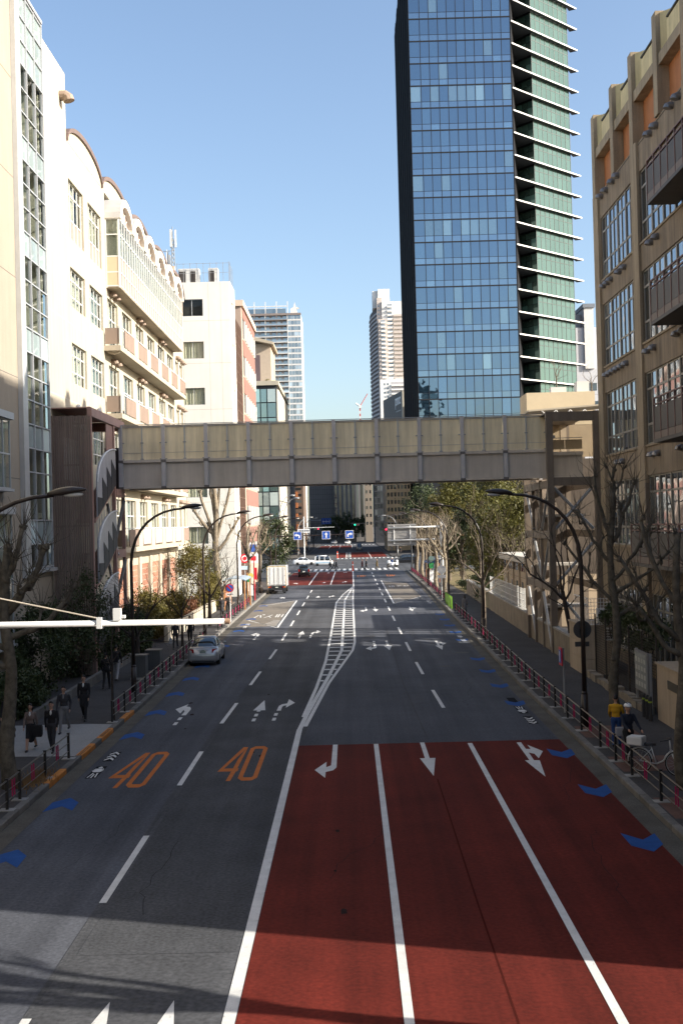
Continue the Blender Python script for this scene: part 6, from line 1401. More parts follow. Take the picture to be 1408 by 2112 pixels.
for k in range(4): piece('window', win_dark, lb, 11.97, 12.03, 79+k*2.6, 79.5+k*2.6, 1.7, 3.1); piece('pilaster', tan_wall, lb, 11.9, 11.995, 77.3+k*3, 77.6+k*3, .15, 4.48)
for k in range(4): piece('wall_joint', mat('joint_dark', (.08, .065, .05)), lb, 11.99, 12.005, 77.02, 88.9, 1+k*.8, 1.02+k*.8)
wb2 = thing('tall_grey_panel_wall', 'plain pale wall panel between low building and stair tower', 'wall', (11.6, 73, .15)); piece('panel', mat('pale_panel', (.34, .31, .27), .8, var=.1, streak=.15), wb2, 11.5, 11.8, 71.3, 73.6, .15, 4.4); piece('coping', concrete, wb2, 11.45, 11.85, 71.2, 73.7, 4.4, 4.5)
gw_ = thing('tan_gate_wall', 'tan wall block with a white notice beside the stair tower', 'wall', (11.4, 54, .15)); 
for j in range(3): piece('wall_panel', tan_wall, gw_, 10.75+.0, 12.3, 52.9, 56.2, .15+j*.75, .15+j*.75+.735)
piece('coping', tan_wall, gw_, 10.7, 12.35, 52.85, 56.25, 2.4, 2.48); piece('notice', white_sign, gw_, 11.75, 12.15, 52.87, 52.895, 1.75, 2.35)
q = MB()
for r_ in range(4):
    for c_ in range(3): q.box(11.8+c_*.11, 11.88+c_*.11, 52.862, 52.866, 1.83+r_*.12, 1.9+r_*.12)
q.build('notice_lettering', frame_dk, gw_)
cg_ = thing('equipment_cage', 'white mesh cage with an outdoor unit above the tan wall', 'cage', (11.6, 55, 2.48))
for k in range(9): piece('bar', white_pole, cg_, 11.0+k*.15, 11.02+k*.15, 52.95, 52.97, 2.48, 3.75)
for k in range(8): piece('rail', white_pole, cg_, 11.0, 12.25, 52.95, 52.965, 2.5+k*.17, 2.52+k*.17)
piece('outdoor_unit', frame_wh, cg_, 11.6, 12.2, 53.6, 53.9, 2.5, 3.2); fixn(disc(MB(), (11.85,53.58,2.85), .24).build('fan', frame_dk, cg_)); piece('side_rail', white_pole, cg_, 10.98, 11.0, 53.0, 56.0, 3.7, 3.75); 
for k in range(9): piece('bar', white_pole, cg_, 10.98, 11.0, 53.1+k*.35, 53.12+k*.35, 2.48, 3.75)
wf = thing('wire_fence', 'rusty wire fence with ivy along the right pavement before the building', 'fence', (11.3, 47, .15))
for k in range(6): piece('post', mat('dark_wire', (.05, .04, .032), .7, var=.2), wf, 11.28, 11.34, 42.3+k*2.1, 42.36+k*2.1, .15, 3.0)
for k in range(24): piece('wire', mat('dark_wire', (.05, .04, .032), .7, var=.2), wf, 11.305, 11.315, 42.3, 52.8, .3+k*.11, .312+k*.11)
for k in range(40): piece('upright_wire', mat('dark_wire', (.05, .04, .032), .7, var=.2), wf, 11.3, 11.308, 42.4+k*.26, 42.41+k*.26, .2, 2.9)
pk = thing('planting_kerb', 'rough stone kerb of the planting strip along the wire fence', 'kerb', (11.0, 47, .15))
for k in range(17): piece('stone', stone_wall, pk, 10.75+random.uniform(-.05,.05), 11.1, 42.0+k*.65, 42.6+k*.65, .15, .42+random.uniform(-.06,.08))
nb = thing('notice_board', 'grey framed notice board standing before the wire fence', 'notice board', (11.0, 43.2, .15)); 
for y in (42.0, 44.0): piece('post', steel, nb, 10.95, 11.03, y-.04, y+.04, .15, 2.4)
piece('frame', mat('board_frame', (.18, .18, .18), .5), nb, 10.9, 10.96, 42.05, 43.95, .85, 2.4); piece('board', mat('board_glass', (.34, .36, .34), .25, var=.12, scale=4), nb, 10.88, 10.9, 42.15, 43.85, .95, 2.3); q = MB()
for k in range(4):
    for j in range(4): q.box(10.872, 10.878, 42.3+k*.4, 42.55+k*.4, 1.05+j*.3, 1.22+j*.3)
q.build('posted_sheets', mat('posted_sheet', (.42, .42, .38), .8, var=.1), nb)
gp = thing('gate_pillar', 'tan gate pillar with a small name plate at the right edge', 'gate pillar', (11.4, 39.6, .15)); piece('pillar', tan_wall, gp, 10.95, 12.2, 37.0, 41.0, .15, 2.15); piece('coping', tan_wall, gp, 10.9, 12.3, 36.9, 41.1, 2.15, 2.22); piece('name_plate', mat('plate_dark2', (.07, .065, .05), .5), gp, 10.93, 10.948, 38.4, 39.6, 1.45, 1.75)
for i in range(3):
    y = 40.7+i*.42; b = thing('bollard', 'dark bollard before the gate pillar, %s' % ('nearest', 'middle', 'farthest')[i], 'bollard', (10.6, y, .15), 0, 'dark bollards'); q = MB(); q.tube([(10.6,y,.15),(10.6,y,.98),(10.6,y,1.03)], [.075,.075,.05], 10); q.build('post', frame_dk, b); q = MB(); q.tube([(10.6,y,.8),(10.6,y,.86)], .078, 10); q.build('reflective_band', mat('lime_band', (.3, .4, .05), .5), b)
# left garden wall by the pavement
lw = thing('garden_wall', 'pale low garden wall along the left pavement by the bus shelter', 'wall', (-12, 88, .15))
for k in range(12): piece('wall_panel', mat('pale_garden_wall', (.42, .37, .29), .8, var=.12, streak=.2, rv=.08), lw, -12.15, -11.9, 73+k*2.2, 75.17+k*2.2, .15, 1.15)
hb = thing('hedge_border', 'dark stone border of the hedge on the left pavement', 'kerb', (-12.4, 50, .15))
for k in range(14): piece('stone', kerb_dirty, hb, -12.55, -12.35, 43.2+k*1.6, 44.77+k*1.6, .15, .55)
# beige terrace and truss canopy right of the tower foot
bt = thing('bridge_landing_terrace', 'beige roof terrace block behind the right end of the footbridge', 'building', (14, 75, 0)); piece('wall', mat('terrace_beige', (.55, .46, .32), .8, var=.06), bt, 11.75, 16.2, 73.8, 76.6, 13.6, 15.75); piece('column', tow_c, bt, 12.0, 12.5, 76, 76.5, .15, 13.58); piece('column', tow_c, bt, 15.4, 15.9, 76, 76.5, .15, 13.58); piece('equipment', frame_wh, bt, 13.4, 14.4, 74.0, 74.6, 15.77, 16.1); piece('equipment', frame_wh, bt, 15.2, 16.0, 74.5, 75.5, 15.77, 16.5)
tc = thing('truss_canopy', 'white truss canopy roof behind the right bridge end', 'canopy', (14, 76, 13.4)); q = MB(); q.prism([(11.4,70.9,14.25),(16.6,70.9,14.55),(16.6,70.9,14.65),(11.4,70.9,14.35)], (0,2.7,0)); fixn(q.build('roof', mat('canopy_roof', (.42, .37, .29), .7, var=.1), tc))
for k in range(5): q = MB(); q.tube([(12.2+k*.9,70.95,14.3),(12.65+k*.9,70.95,13.85),(13.1+k*.9,70.95,14.3)], .04, 5); q.build('truss_web', white_pole, tc)
piece('truss_chord', white_pole, tc, 12.2, 16.6, 70.9, 71.0, 13.8, 13.86); piece('column', tow_c, tc, 14.2, 14.5, 72, 72.3, 0, 14.3)
# ================================================================== vehicles
tyre_m = mat('tyre_rubber', (.012, .012, .012), .85, var=.1); rim_m = mat('alloy_rim', (.42, .43, .44), .3, metal=.7, var=.05)
car_glass = mirror_glass('car_glass', (.7, .76, .78), (.012, .014, .015), .14, rv=.2); lamp_red = mat('tail_lamp', (.30, .012, .010), .25, var=.05, coat=.5); lamp_clear = mat('head_lamp', (.62, .62, .60), .15, var=.05, coat=.5); lamp_amber = mat('amber_lamp', (.65, .22, .02), .3)
plate_w = mat('number_plate', (.66, .67, .62), .5, var=.04)
def wheel(root, x, y, r, w=.2):
    q = MB(); s = 1 if x > 0 else -1
    prof = [(x-s*w*.5, r*.62), (x-s*w*.5, r*.93), (x-s*w*.3, r), (x+s*w*.3, r), (x+s*w*.5, r*.93), (x+s*w*.5, r*.62)]
    q.loft([[(px, y+pr*math.cos(2*math.pi*k/20), r+pr*math.sin(2*math.pi*k/20)) for k in range(20)] for px, pr in prof]); t = q.build('wheel', tyre_m, root, True, local=True)
    q = MB(); q.loft([[(px, y+pr*math.cos(2*math.pi*k/20), r+pr*math.sin(2*math.pi*k/20)) for k in range(20)] for px, pr in ((x+s*w*.30, r*.66), (x+s*w*.42, r*.6), (x+s*w*.36, r*.2), (x+s*w*.44, r*.12))]); q.build('rim', rim_m, t, True, local=True)
def lbox(name, m, root, x0, x1, y0, y1, z0, z1, bev=0):
    q = MB(); q.box(x0, x1, y0, y1, z0, z1); o = q.build(name, m, root, local=True)
    if bev:
        bm = bmesh.new(); bm.from_mesh(o.data); bmesh.ops.bevel(bm, geom=list(bm.edges), offset=bev, segments=2, affect='EDGES'); bm.to_mesh(o.data); bm.free()
    return o
def body_ring(y, zl, zh, w, sh=.1, tuck=.06):
    zm = zl + (zh-zl)*.55
    half = [(w*.82, zl), (w-tuck*.4, zl+.1), (w, zm), (w-.02, zh-sh), (w-.09, zh-.02), (w*.6, zh+.012)]
    return [(x, y, z) for x, z in half] + [(-x, y, z) for x, z in half[::-1]]
def cabin_ring(y, zb, zt, wb, wt):
    half = [(wb, zb), (wb*.72+wt*.28, zb+(zt-zb)*.35), (wt+.02, zt-.1), (wt-.1, zt-.01), (wt*.5, zt+.01)]
    return [(x, y, z) for x, z in half] + [(-x, y, z) for x, z in half[::-1]]
def car(name, label, loc, rz, paint, body, cabin, wheels, W, rear, extra=None, group=None, cat='car', tail=True):
    """body: (y, z low, z high, half width) stations; cabin: (y, z base, z top, half width base, half width top)"""
    t = thing(name, label, cat, loc, rz, group); q = MB(); q.loft([body_ring(*s) for s in body]); b = q.build('body', paint, t, True, local=True); fixn(b)
    m = b.modifiers.new('es', 'EDGE_SPLIT'); m.split_angle = R_(38)
    q = MB(); q.loft([cabin_ring(*s) for s in cabin]); g = q.build('windows', car_glass, t, True, local=True); fixn(g)
    # roof skin and pillars sit a hair proud of the glass
    ins = [s for s in cabin if s[2] > max(c[2] for c in cabin)-.07]
    q = MB(); q.loft([[(x*1.01, y, z+.012) for x, y, z in cabin_ring(*s)[2:8]] + [(x*.99, y, z-.02) for x, y, z in cabin_ring(*s)[2:8]][::-1] for s in ins]); r = q.build('roof', paint, t, True, local=True); fixn(r)
    def side(i, f0, f1, s):                    # point on the cabin flank
        c = cabin[i]; R = cabin_ring(*c); return R
    for sx in (1, -1):
        for (ya, yb, w_) in extra or ():
            def flank(y):
                for c0, c1 in zip(cabin, cabin[1:]):
                    if min(c0[0], c1[0]) <= y <= max(c0[0], c1[0]):
                        f = (y-c0[0])/(c1[0]-c0[0]); return [c0[k]+(c1[k]-c0[k])*f for k in range(5)]
                return cabin[0] if abs(y-cabin[0][0]) < abs(y-cabin[-1][0]) else cabin[-1]
            cb = flank(ya); ct = flank(yb); P = [(sx*(cb[3]+.012), ya-w_, cb[1]), (sx*(cb[3]+.012), ya+w_, cb[1]), (sx*(ct[4]+.03), yb+w_*.7, ct[2]-.07), (sx*(ct[4]+.03), yb-w_*.7, ct[2]-.07)]
            q = MB(); q.prism(P, (-sx*.02, 0, 0)); fixn(q.build('pillar', paint, t, local=True))
    for x in (W/2-.11, -W/2+.11):
        for y, r_ in wheels: wheel(t, x, y, r_)
    return t
silver = mat('silver_paint', (.36, .37, .385), .28, metal=.55, var=.02, coat=.6); black_p = mat('black_car_paint', (.012, .012, .014), .2, var=.05, coat=1); white_p = mat('white_car_paint', (.70, .70, .69), .3, var=.03, coat=.6); navy_p = mat('dark_blue_paint', (.02, .03, .06), .25, coat=1)
# silver saloon by the left kerb
sedan_b = [(-2.18,.30,.62,.66),(-2.12,.24,.86,.78),(-1.95,.22,1.0,.83),(-1.55,.2,1.02,.845),(-.6,.19,.97,.85),(.6,.19,.95,.85),(1.2,.2,.93,.84),(1.8,.22,.84,.82),(2.1,.25,.72,.76),(2.2,.32,.6,.62)]
sedan_c = [(-1.78,.98,1.02,.68,.6),(-1.35,.98,1.26,.71,.56),(-.95,.97,1.42,.73,.56),(-.4,.96,1.465,.735,.57),(.2,.95,1.45,.735,.57),(.75,.94,1.2,.73,.62),(1.2,.93,.97,.70,.64)]
def saloon(name, label, loc, rz, paint, group=None, plate=None, rear_detail=True):
    t = car(name, label, loc, rz, paint, sedan_b, sedan_c, ((-1.3,.3),(1.3,.3)), 1.7, True, [(-1.5,-1.0,.1),(-.25,-.2,.045),(1.0,.35,.06)], group)
    for s in (1, -1):
        q = MB(); q.prism([(s*.48,-2.17,.74),(s*.76,-2.02,.70),(s*.80,-1.85,.86),(s*.76,-2.0,.93),(s*.5,-2.12,.92)], (0,-.035,0)); fixn(q.build('tail_light', lamp_red, t, local=True))
        lbox('head_light', lamp_clear, t, s*.45 if s > 0 else -.74, .74 if s > 0 else -.45, 2.02, 2.14, .60, .74, .02)
        q = MB(); q.ball((s*.92,.72,1.0), (.1,.06,.07), 8, 6); q.build('mirror', paint, t, True, local=True); lbox('door_handle', paint, t, s*.85-.015, s*.85+.015, -.55, -.35, .82, .85); lbox('door_handle', paint, t, s*.855-.015, s*.855+.015, .4, .6, .8, .83)
        lbox('door_seam', frame_dk, t, s*.852-.004, s*.852+.004, -.285, -.275, .3, .92); lbox('reflector', lamp_red, t, s*.6-.1, s*.6+.1, -2.2, -2.17, .42, .46)
    lbox('number_plate', plate_w, t, -.17, .17, -2.21, -2.185, .72, .88); q = MB()
    for k in range(4): q.box(-.13+k*.075, -.085+k*.075, -2.216, -2.212, .74, .82)
    q.box(-.09, .09, -2.216, -2.212, .835, .865); q.build('plate_lettering', mat('plate_green', (.02, .10, .06), .6), t, local=True)
    lbox('bumper', paint, t, -.74, .74, -2.22, -2.05, .30, .52, .05); lbox('lower_valance', frame_dk, t, -.6, .6, -2.21, -2.1, .2, .3); lbox('boot_emblem', rim_m, t, -.05, .05, -2.17, -2.14, .93, .97); q = MB(); q.box(-.52, .52, -2.165, -2.15, .60, .607); q.build('boot_seam', frame_dk, t, local=True); lbox('trim_strip', rim_m, t, -.3, .3, -2.19, -2.16, .885, .905)
    return t
saloon('silver_saloon', 'silver saloon car parked at the left kerb seen from behind', (-8.15, 63.35, 0), R_(1.0), silver)
# boxy taxi and vans
taxi_b = [(-2.15,.32,.8,.7),(-2.08,.26,1.0,.82),(-1.6,.22,1.02,.845),(0,.2,1.0,.845),(1.1,.2,.98,.84),(1.75,.22,.93,.82),(2.1,.26,.8,.76),(2.18,.34,.65,.62)]
taxi_c = [(-2.06,1.0,1.1,.76,.7),(-1.95,1.0,1.6,.76,.6),(-1.5,1.0,1.72,.765,.6),(0,.99,1.74,.765,.61),(.55,.98,1.66,.76,.61),(1.05,.97,1.2,.75,.66),(1.3,.96,1.0,.72,.66)]
def tall_car(name, label, loc, rz, paint, group=None, cat='car'):
    t = car(name, label, loc, rz, paint, taxi_b, taxi_c, ((-1.35,.31),(1.35,.31)), 1.7, True, [(-1.85,-1.75,.09),(-.45,-.4,.045),(1.1,.6,.06)], group, cat)
    for s in (1, -1):
        lbox('tail_light', lamp_red, t, min(s*.60,s*.8), max(s*.60,s*.8), -2.16, -1.98, .75, 1.15, .03); lbox('head_light', lamp_clear, t, min(s*.45,s*.76), max(s*.45,s*.76), 1.98, 2.13, .66, .82, .03); q = MB(); q.ball((s*.93,.85,1.02), (.1,.06,.09), 8, 6); q.build('mirror', paint, t, True, local=True)
    lbox('number_plate', plate_w, t, -.17, .17, -2.19, -2.16, .72, .88); lbox('number_plate', plate_w, t, -.17, .17, 2.18, 2.2, .42, .58); lbox('rear_glass', car_glass, t, -.56, .56, -2.02, -1.99, 1.12, 1.55); lbox('bumper', paint, t, -.76, .76, -2.2, -2.06, .3, .55, .05); return t
tx = tall_car('black_taxi', 'black taxi waiting at the crossing behind the white truck', (-6.75, 165, 0), 0, black_p)
lbox('roof_lamp', lamp_clear, tx, -.16, .16, -.2, 0, 1.75, 1.86, .03)
van_b = [(-1.68,.3,.9,.66),(-1.62,.24,1.02,.715),(0,.2,1.02,.735),(1.2,.2,1.02,.735),(1.6,.24,.98,.7),(1.7,.32,.8,.6)]
van_c = [(-1.62,1.0,1.2,.69,.64),(-1.56,1.0,1.8,.69,.58),(-1.2,1.0,1.88,.695,.57),(.6,1.0,1.88,.695,.57),(1.0,1.0,1.8,.69,.58),(1.5,1.0,1.15,.67,.6),(1.62,.98,1.02,.64,.58)]
def small_van(name, label, loc, rz, paint, group=None, stripe=None):
    t = car(name, label, loc, rz, paint, van_b, van_c, ((-1.15,.27),(1.15,.27)), 1.48, True, [(-1.5,-1.45,.12),(-.75,-.72,.08),(.2,.2,.07),(1.35,1.0,.06)], group, 'van')
    for s in (1, -1):
        lbox('tail_light', lamp_red, t, min(s*.55,s*.7), max(s*.55,s*.7), -1.7, -1.58, .8, 1.0, .02); lbox('head_light', lamp_clear, t, min(s*.4,s*.66), max(s*.4,s*.66), 1.6, 1.69, .6, .8, .03); q = MB(); q.ball((s*.8,1.15,1.15), (.08,.05,.1), 8, 6); q.build('mirror', paint, t, True, local=True)
        if stripe: lbox('side_stripe', stripe, t, s*.738-.006, s*.738+.006, -1.4, 1.2, .5, .68)
        lbox('roof_pillar_panel', paint, t, s*.60-.01, s*.60+.01, -1.5, -1.2, 1.3, 1.78)
    lbox('bumper', paint, t, -.66, .66, 1.62, 1.72, .3, .52, .04); lbox('number_plate', plate_w, t, -.16, .16, 1.72, 1.735, .38, .52); lbox('number_plate', plate_w, t, -.16, .16, -1.72, -1.69, .55, .7); lbox('windscreen_frame', frame_dk, t, -.6, .6, 1.6, 1.64, .98, 1.03); return t
small_van('white_minivan', 'white minivan with a pale blue stripe crossing the junction', (-4.9, 206, 0), R_(-90), white_p, None, mat('pale_blue_stripe', (.30, .46, .60), .4))
cr_w = saloon('white_saloon', 'white car crossing the junction behind the minivan', (-8.6, 212, 0), R_(-90), white_p)
small_van('grey_van', 'grey van driving towards the camera beyond the crossing', (2.6, 318, 0), R_(180), mat('grey_car_paint', (.16, .165, .17), .3, coat=.6))
saloon('white_saloon', 'white car far down the street under the right arrow sign', (-.9, 420, 0), R_(170), white_p); saloon('grey_saloon', 'grey car far down the street beside the white one', (-6.0, 428, 0), R_(170), silver)
tall_car('black_wagon', 'black people carrier on the right of the crossing behind the motorcycle', (9.9, 205, 0), R_(90), black_p); saloon('white_saloon', 'white car half hidden behind the pale trunks right of the crossing', (15.5, 200, 0), R_(90), white_p); saloon('dark_saloon', 'dark car at the right of the crossing behind the trunks', (20, 215, 0), R_(90), navy_p)
# white box truck
tk = thing('box_truck', 'white box truck with yellow trim parked at the left kerb', 'truck', (-8.15, 126.9, 0), 0)
lbox('cargo_box', white_p, tk, -1.02, 1.02, -2.9, 1.6, .95, 3.05, .02); lbox('chassis', frame_dk, tk, -.75, .75, -2.85, 3.1, .45, .94); lbox('cab', white_p, tk, -.95, .95, 1.7, 3.4, .6, 2.3, .1); lbox('windscreen', car_glass, tk, -.85, .85, 3.38, 3.42, 1.35, 2.1)
for s in (1, -1):
    d_ = lbox('rear_door', white_p, tk, min(s*.015,s*.99), max(s*.015,s*.99), -2.94, -2.905, 1.05, 3.0, .01)
    for xx in (.25, .72): lbox('lock_rod', steel, d_, s*xx-.015, s*xx+.015, -2.97, -2.945, 1.0, 2.95)
    for zz in (1.3, 2.0, 2.7): lbox('hinge', steel, d_, s*.93-.05, s*.93+.05, -2.96, -2.942, zz, zz+.06)
    lbox('edge_trim', mat('yellow_trim', (.55, .36, .06), .5), tk, min(s*.995,s*1.03), max(s*.995,s*1.03), -2.945, -2.9, .98, 3.02); lbox('tail_light', lamp_red, tk, min(s*.62,s*.82), max(s*.62,s*.82), -2.93, -2.88, .72, .84); lbox('indicator', lamp_amber, tk, min(s*.83,s*.95), max(s*.83,s*.95), -2.93, -2.88, .72, .84); lbox('mudflap', frame_dk, tk, min(s*.55,s*.95), max(s*.55,s*.95), -2.2, -2.17, .15, .6)
    lbox('cab_window', car_glass, tk, s*.952-.006, s*.952+.006, 2.2, 3.1, 1.4, 2.05)
    lbox('top_trim', mat('yellow_trim', (.55, .36, .06)), tk, min(s*.02,s*.98), max(s*.02,s*.98), -2.95, -2.9, 3.02, 3.06)
lbox('bumper', frame_dk, tk, -.95, .95, -2.9, -2.8, .5, .62); lbox('number_plate', mat('plate_black', (.04, .06, .05), .5), tk, -.2, .2, -2.93, -2.905, .68, .86); lbox('plate_lettering', plate_w, tk, -.15, .15, -2.94, -2.932, .72, .79)
for x in (.78, -.78):
    for y in (-1.6, 2.4): wheel(tk, x, y, .38, .26)
# police motorcycle with rider is built with the people
def motorcycle(loc, rz):
    t = thing('motorcycle', 'white police motorcycle ridden across the junction on the right', 'motorcycle', loc, rz)
    for y in (-.72, .75):
        q = MB(); n = 18; r = .31
        for k in range(n): pass
        q.loft([[(px, y+pr*math.cos(2*math.pi*k/n), r+pr*math.sin(2*math.pi*k/n)) for k in range(n)] for px, pr in ((-.06,.24),(-.07,.29),(0,.31),(.07,.29),(.06,.24))]); w = q.build('wheel', tyre_m, t, True, local=True); q = MB(); q.loft([[(px, y+.1*math.cos(2*math.pi*k/n), r+.1*math.sin(2*math.pi*k/n)) for k in range(n)] for px in (-.05,.05)]); q.build('hub', rim_m, w, local=True)
    q = MB(); q.loft([[(x*a, y, z) for x, z in ((.12,.35),(.2,.6),(.18,.85),(0,.92),(-.18,.85),(-.2,.6),(-.12,.35),(0,.3))] for y, a in ((-.5,.7),(-.2,1),(.3,1.1),(.6,.8))]); fixn(q.build('body', white_p, t, True, local=True))
    q = MB(); q.loft([[(x*a, y, z+b) for x, z in ((.22,.75),(.26,1.0),(.16,1.25),(-.16,1.25),(-.26,1.0),(-.22,.75))] for y, a, b in ((.55,1,.0),(.75,.95,-.02),(.95,.5,-.1))]); fixn(q.build('fairing', white_p, t, True, local=True)); lbox('windshield', win_clear, t, -.18, .18, .72, .75, 1.22, 1.5); lbox('head_light', lamp_clear, t, -.1, .1, .93, .98, .85, 1.0, .03)
    for s in (1, -1): lbox('pannier', white_p, t, min(s*.2,s*.42), max(s*.2,s*.42), -.95, -.4, .45, .85, .04); q = MB(); q.tube([(s*.05,.75,.32),(s*.07,.5,1.0)], .03, 6); q.build('fork', steel, t, local=True); q = MB(); q.tube([(0,.5,1.05),(s*.35,.35,1.1)], .02, 6); q.build('handlebar', frame_dk, t, local=True)
    lbox('seat', frame_dk, t, -.16, .16, -.65, .1, .84, .94, .03); lbox('top_box', white_p, t, -.2, .2, -1.05, -.65, .9, 1.25, .04); return t
motorcycle((7.0, 190, 0), R_(115))
# the bicycle on the right pavement
def bicycle(loc, rz):
    t = thing('bicycle', 'white city bicycle with an orange red baton, pushed along the right pavement', 'bicycle', loc, rz); wr = mat('bike_white', (.55, .56, .56), .4)
    for y, nm in ((-.52, 'wheel'), (.55, 'wheel')):
        q = MB(); n = 28; r = .33
        q.tube([(0, y+r*math.cos(2*math.pi*k/n), r+r*math.sin(2*math.pi*k/n)) for k in range(n+1)], .018, 6, cap=False); w = q.build(nm, tyre_m, t, True, local=True)
        q = MB(); q.tube([(0, y+.305*math.cos(2*math.pi*k/n), r+.305*math.sin(2*math.pi*k/n)) for k in range(n+1)], .012, 5, cap=False); q.build('rim', steel, w, True, local=True)
        q = MB()
        for k in range(14): a = k*math.pi/7; q.tube([(.02*(-1)**k, y, r), (0, y+.3*math.cos(a), r+.3*math.sin(a))], .0025, 3)
        q.tube([(-.04,y,r),(.04,y,r)], .022, 8); q.build('spokes', steel, w, local=True)
        q = MB(); a0 = (.4, 2.9) if y > 0 else (.2, 3.3); q.tube([(0, y+.37*math.cos(a0[0]+(a0[1]-a0[0])*k/10), r+.37*math.sin(a0[0]+(a0[1]-a0[0])*k/10)) for k in range(11)], .024, 6); q.build('mudguard', wr, t, True, local=True)
    q = MB(); BB = (0,-.05,.28); q.tube([(0,.40,.72),(0,.15,.38),BB], .022, 8); q.tube([BB,(0,-.2,.78)], .018, 8); q.tube([(.03,-.52,.33),BB], .012, 6); q.tube([(.03,-.52,.33),(0,-.19,.68)], .01, 6); q.tube([(0,.38,.66),(0,.36,.98)], .024, 8); q.tube([(.04,.55,.33),(.03,.42,.62)], .014, 6); q.tube([(-.04,.55,.33),(-.03,.42,.62)], .014, 6); q.build('frame', wr, t, True, local=True)
    q = MB(); q.loft([[(.1*a, y, .80), (.09*a, y, .86), (-.09*a, y, .86), (-.1*a, y, .80)] for y, a in ((-.36,.9),(-.25,1),(-.05,.3))]); q.build('saddle', frame_dk, t, True, local=True)
    q = MB(); q.tube([(.27,.18,.98),(.24,.34,1.02),(0,.37,1.0),(-.24,.34,1.02),(-.27,.18,.98)], .013, 6); q.build('handlebar', frame_dk, t, True, local=True)
    q = MB(); q.tube([(.1,-.05,.2),(0,-.05,.28),(-.1,-.05,.36)], .012, 6); q.build('crank', frame_dk, t, local=True)
    q = MB(); q.tube([(.12,.66,.55),(.2,.72,1.15)], .026, 8); b = q.build('baton', mat('baton_red', (.65, .07, .035), .4), t, True, local=True); q = MB(); q.tube([(.2,.72,1.15),(.22,.735,1.3)], .02, 8); q.build('baton_grip', frame_dk, b, local=True)
    lbox('rear_box', frame_wh, t, -.2, .2, -.85, -.4, .78, 1.02, .02); lbox('carrier', steel, t, -.08, .08, -.85, -.35, .74, .77); return t
bicycle((8.6, 32.35, .15), R_(-126))
# ================================================================== people
skin_m = mat('skin', (.45, .27, .19), .6, var=.05); hair_m = mat('black_hair', (.012, .010, .009), .6, var=.2); shoe_m = mat('black_shoe', (.012, .011, .011), .4); shirt_m = mat('white_shirt', (.66, .66, .64), .8, var=.04)
SC2 = bpy.data.scenes.new('workbench')                # scratch scene in which the figures are fused
def cloth(name, c): return mat('cloth_'+name, c, .9, var=.12, scale=6)
blk = cloth('black', (.014, .014, .016)); char = cloth('charcoal', (.035, .035, .04)); navy = cloth('navy', (.016, .019, .032)); taupe = cloth('taupe', (.17, .13, .115)); mustard = cloth('mustard', (.55, .30, .02)); cblue = cloth('blue', (.02, .055, .17)); palet = cloth('pale_trousers', (.34, .34, .35)); olive = cloth('olive', (.13, .09, .035)); wine = cloth('wine', (.10, .03, .03)); greyc = cloth('grey', (.16, .16, .165))
def caps(a, b, ra, rb, m): return ('c', Vector(a), Vector(b), ra, rb, m)
def ell(c, r, m): return ('e', Vector(c), Vector(r), 0, 0, m)
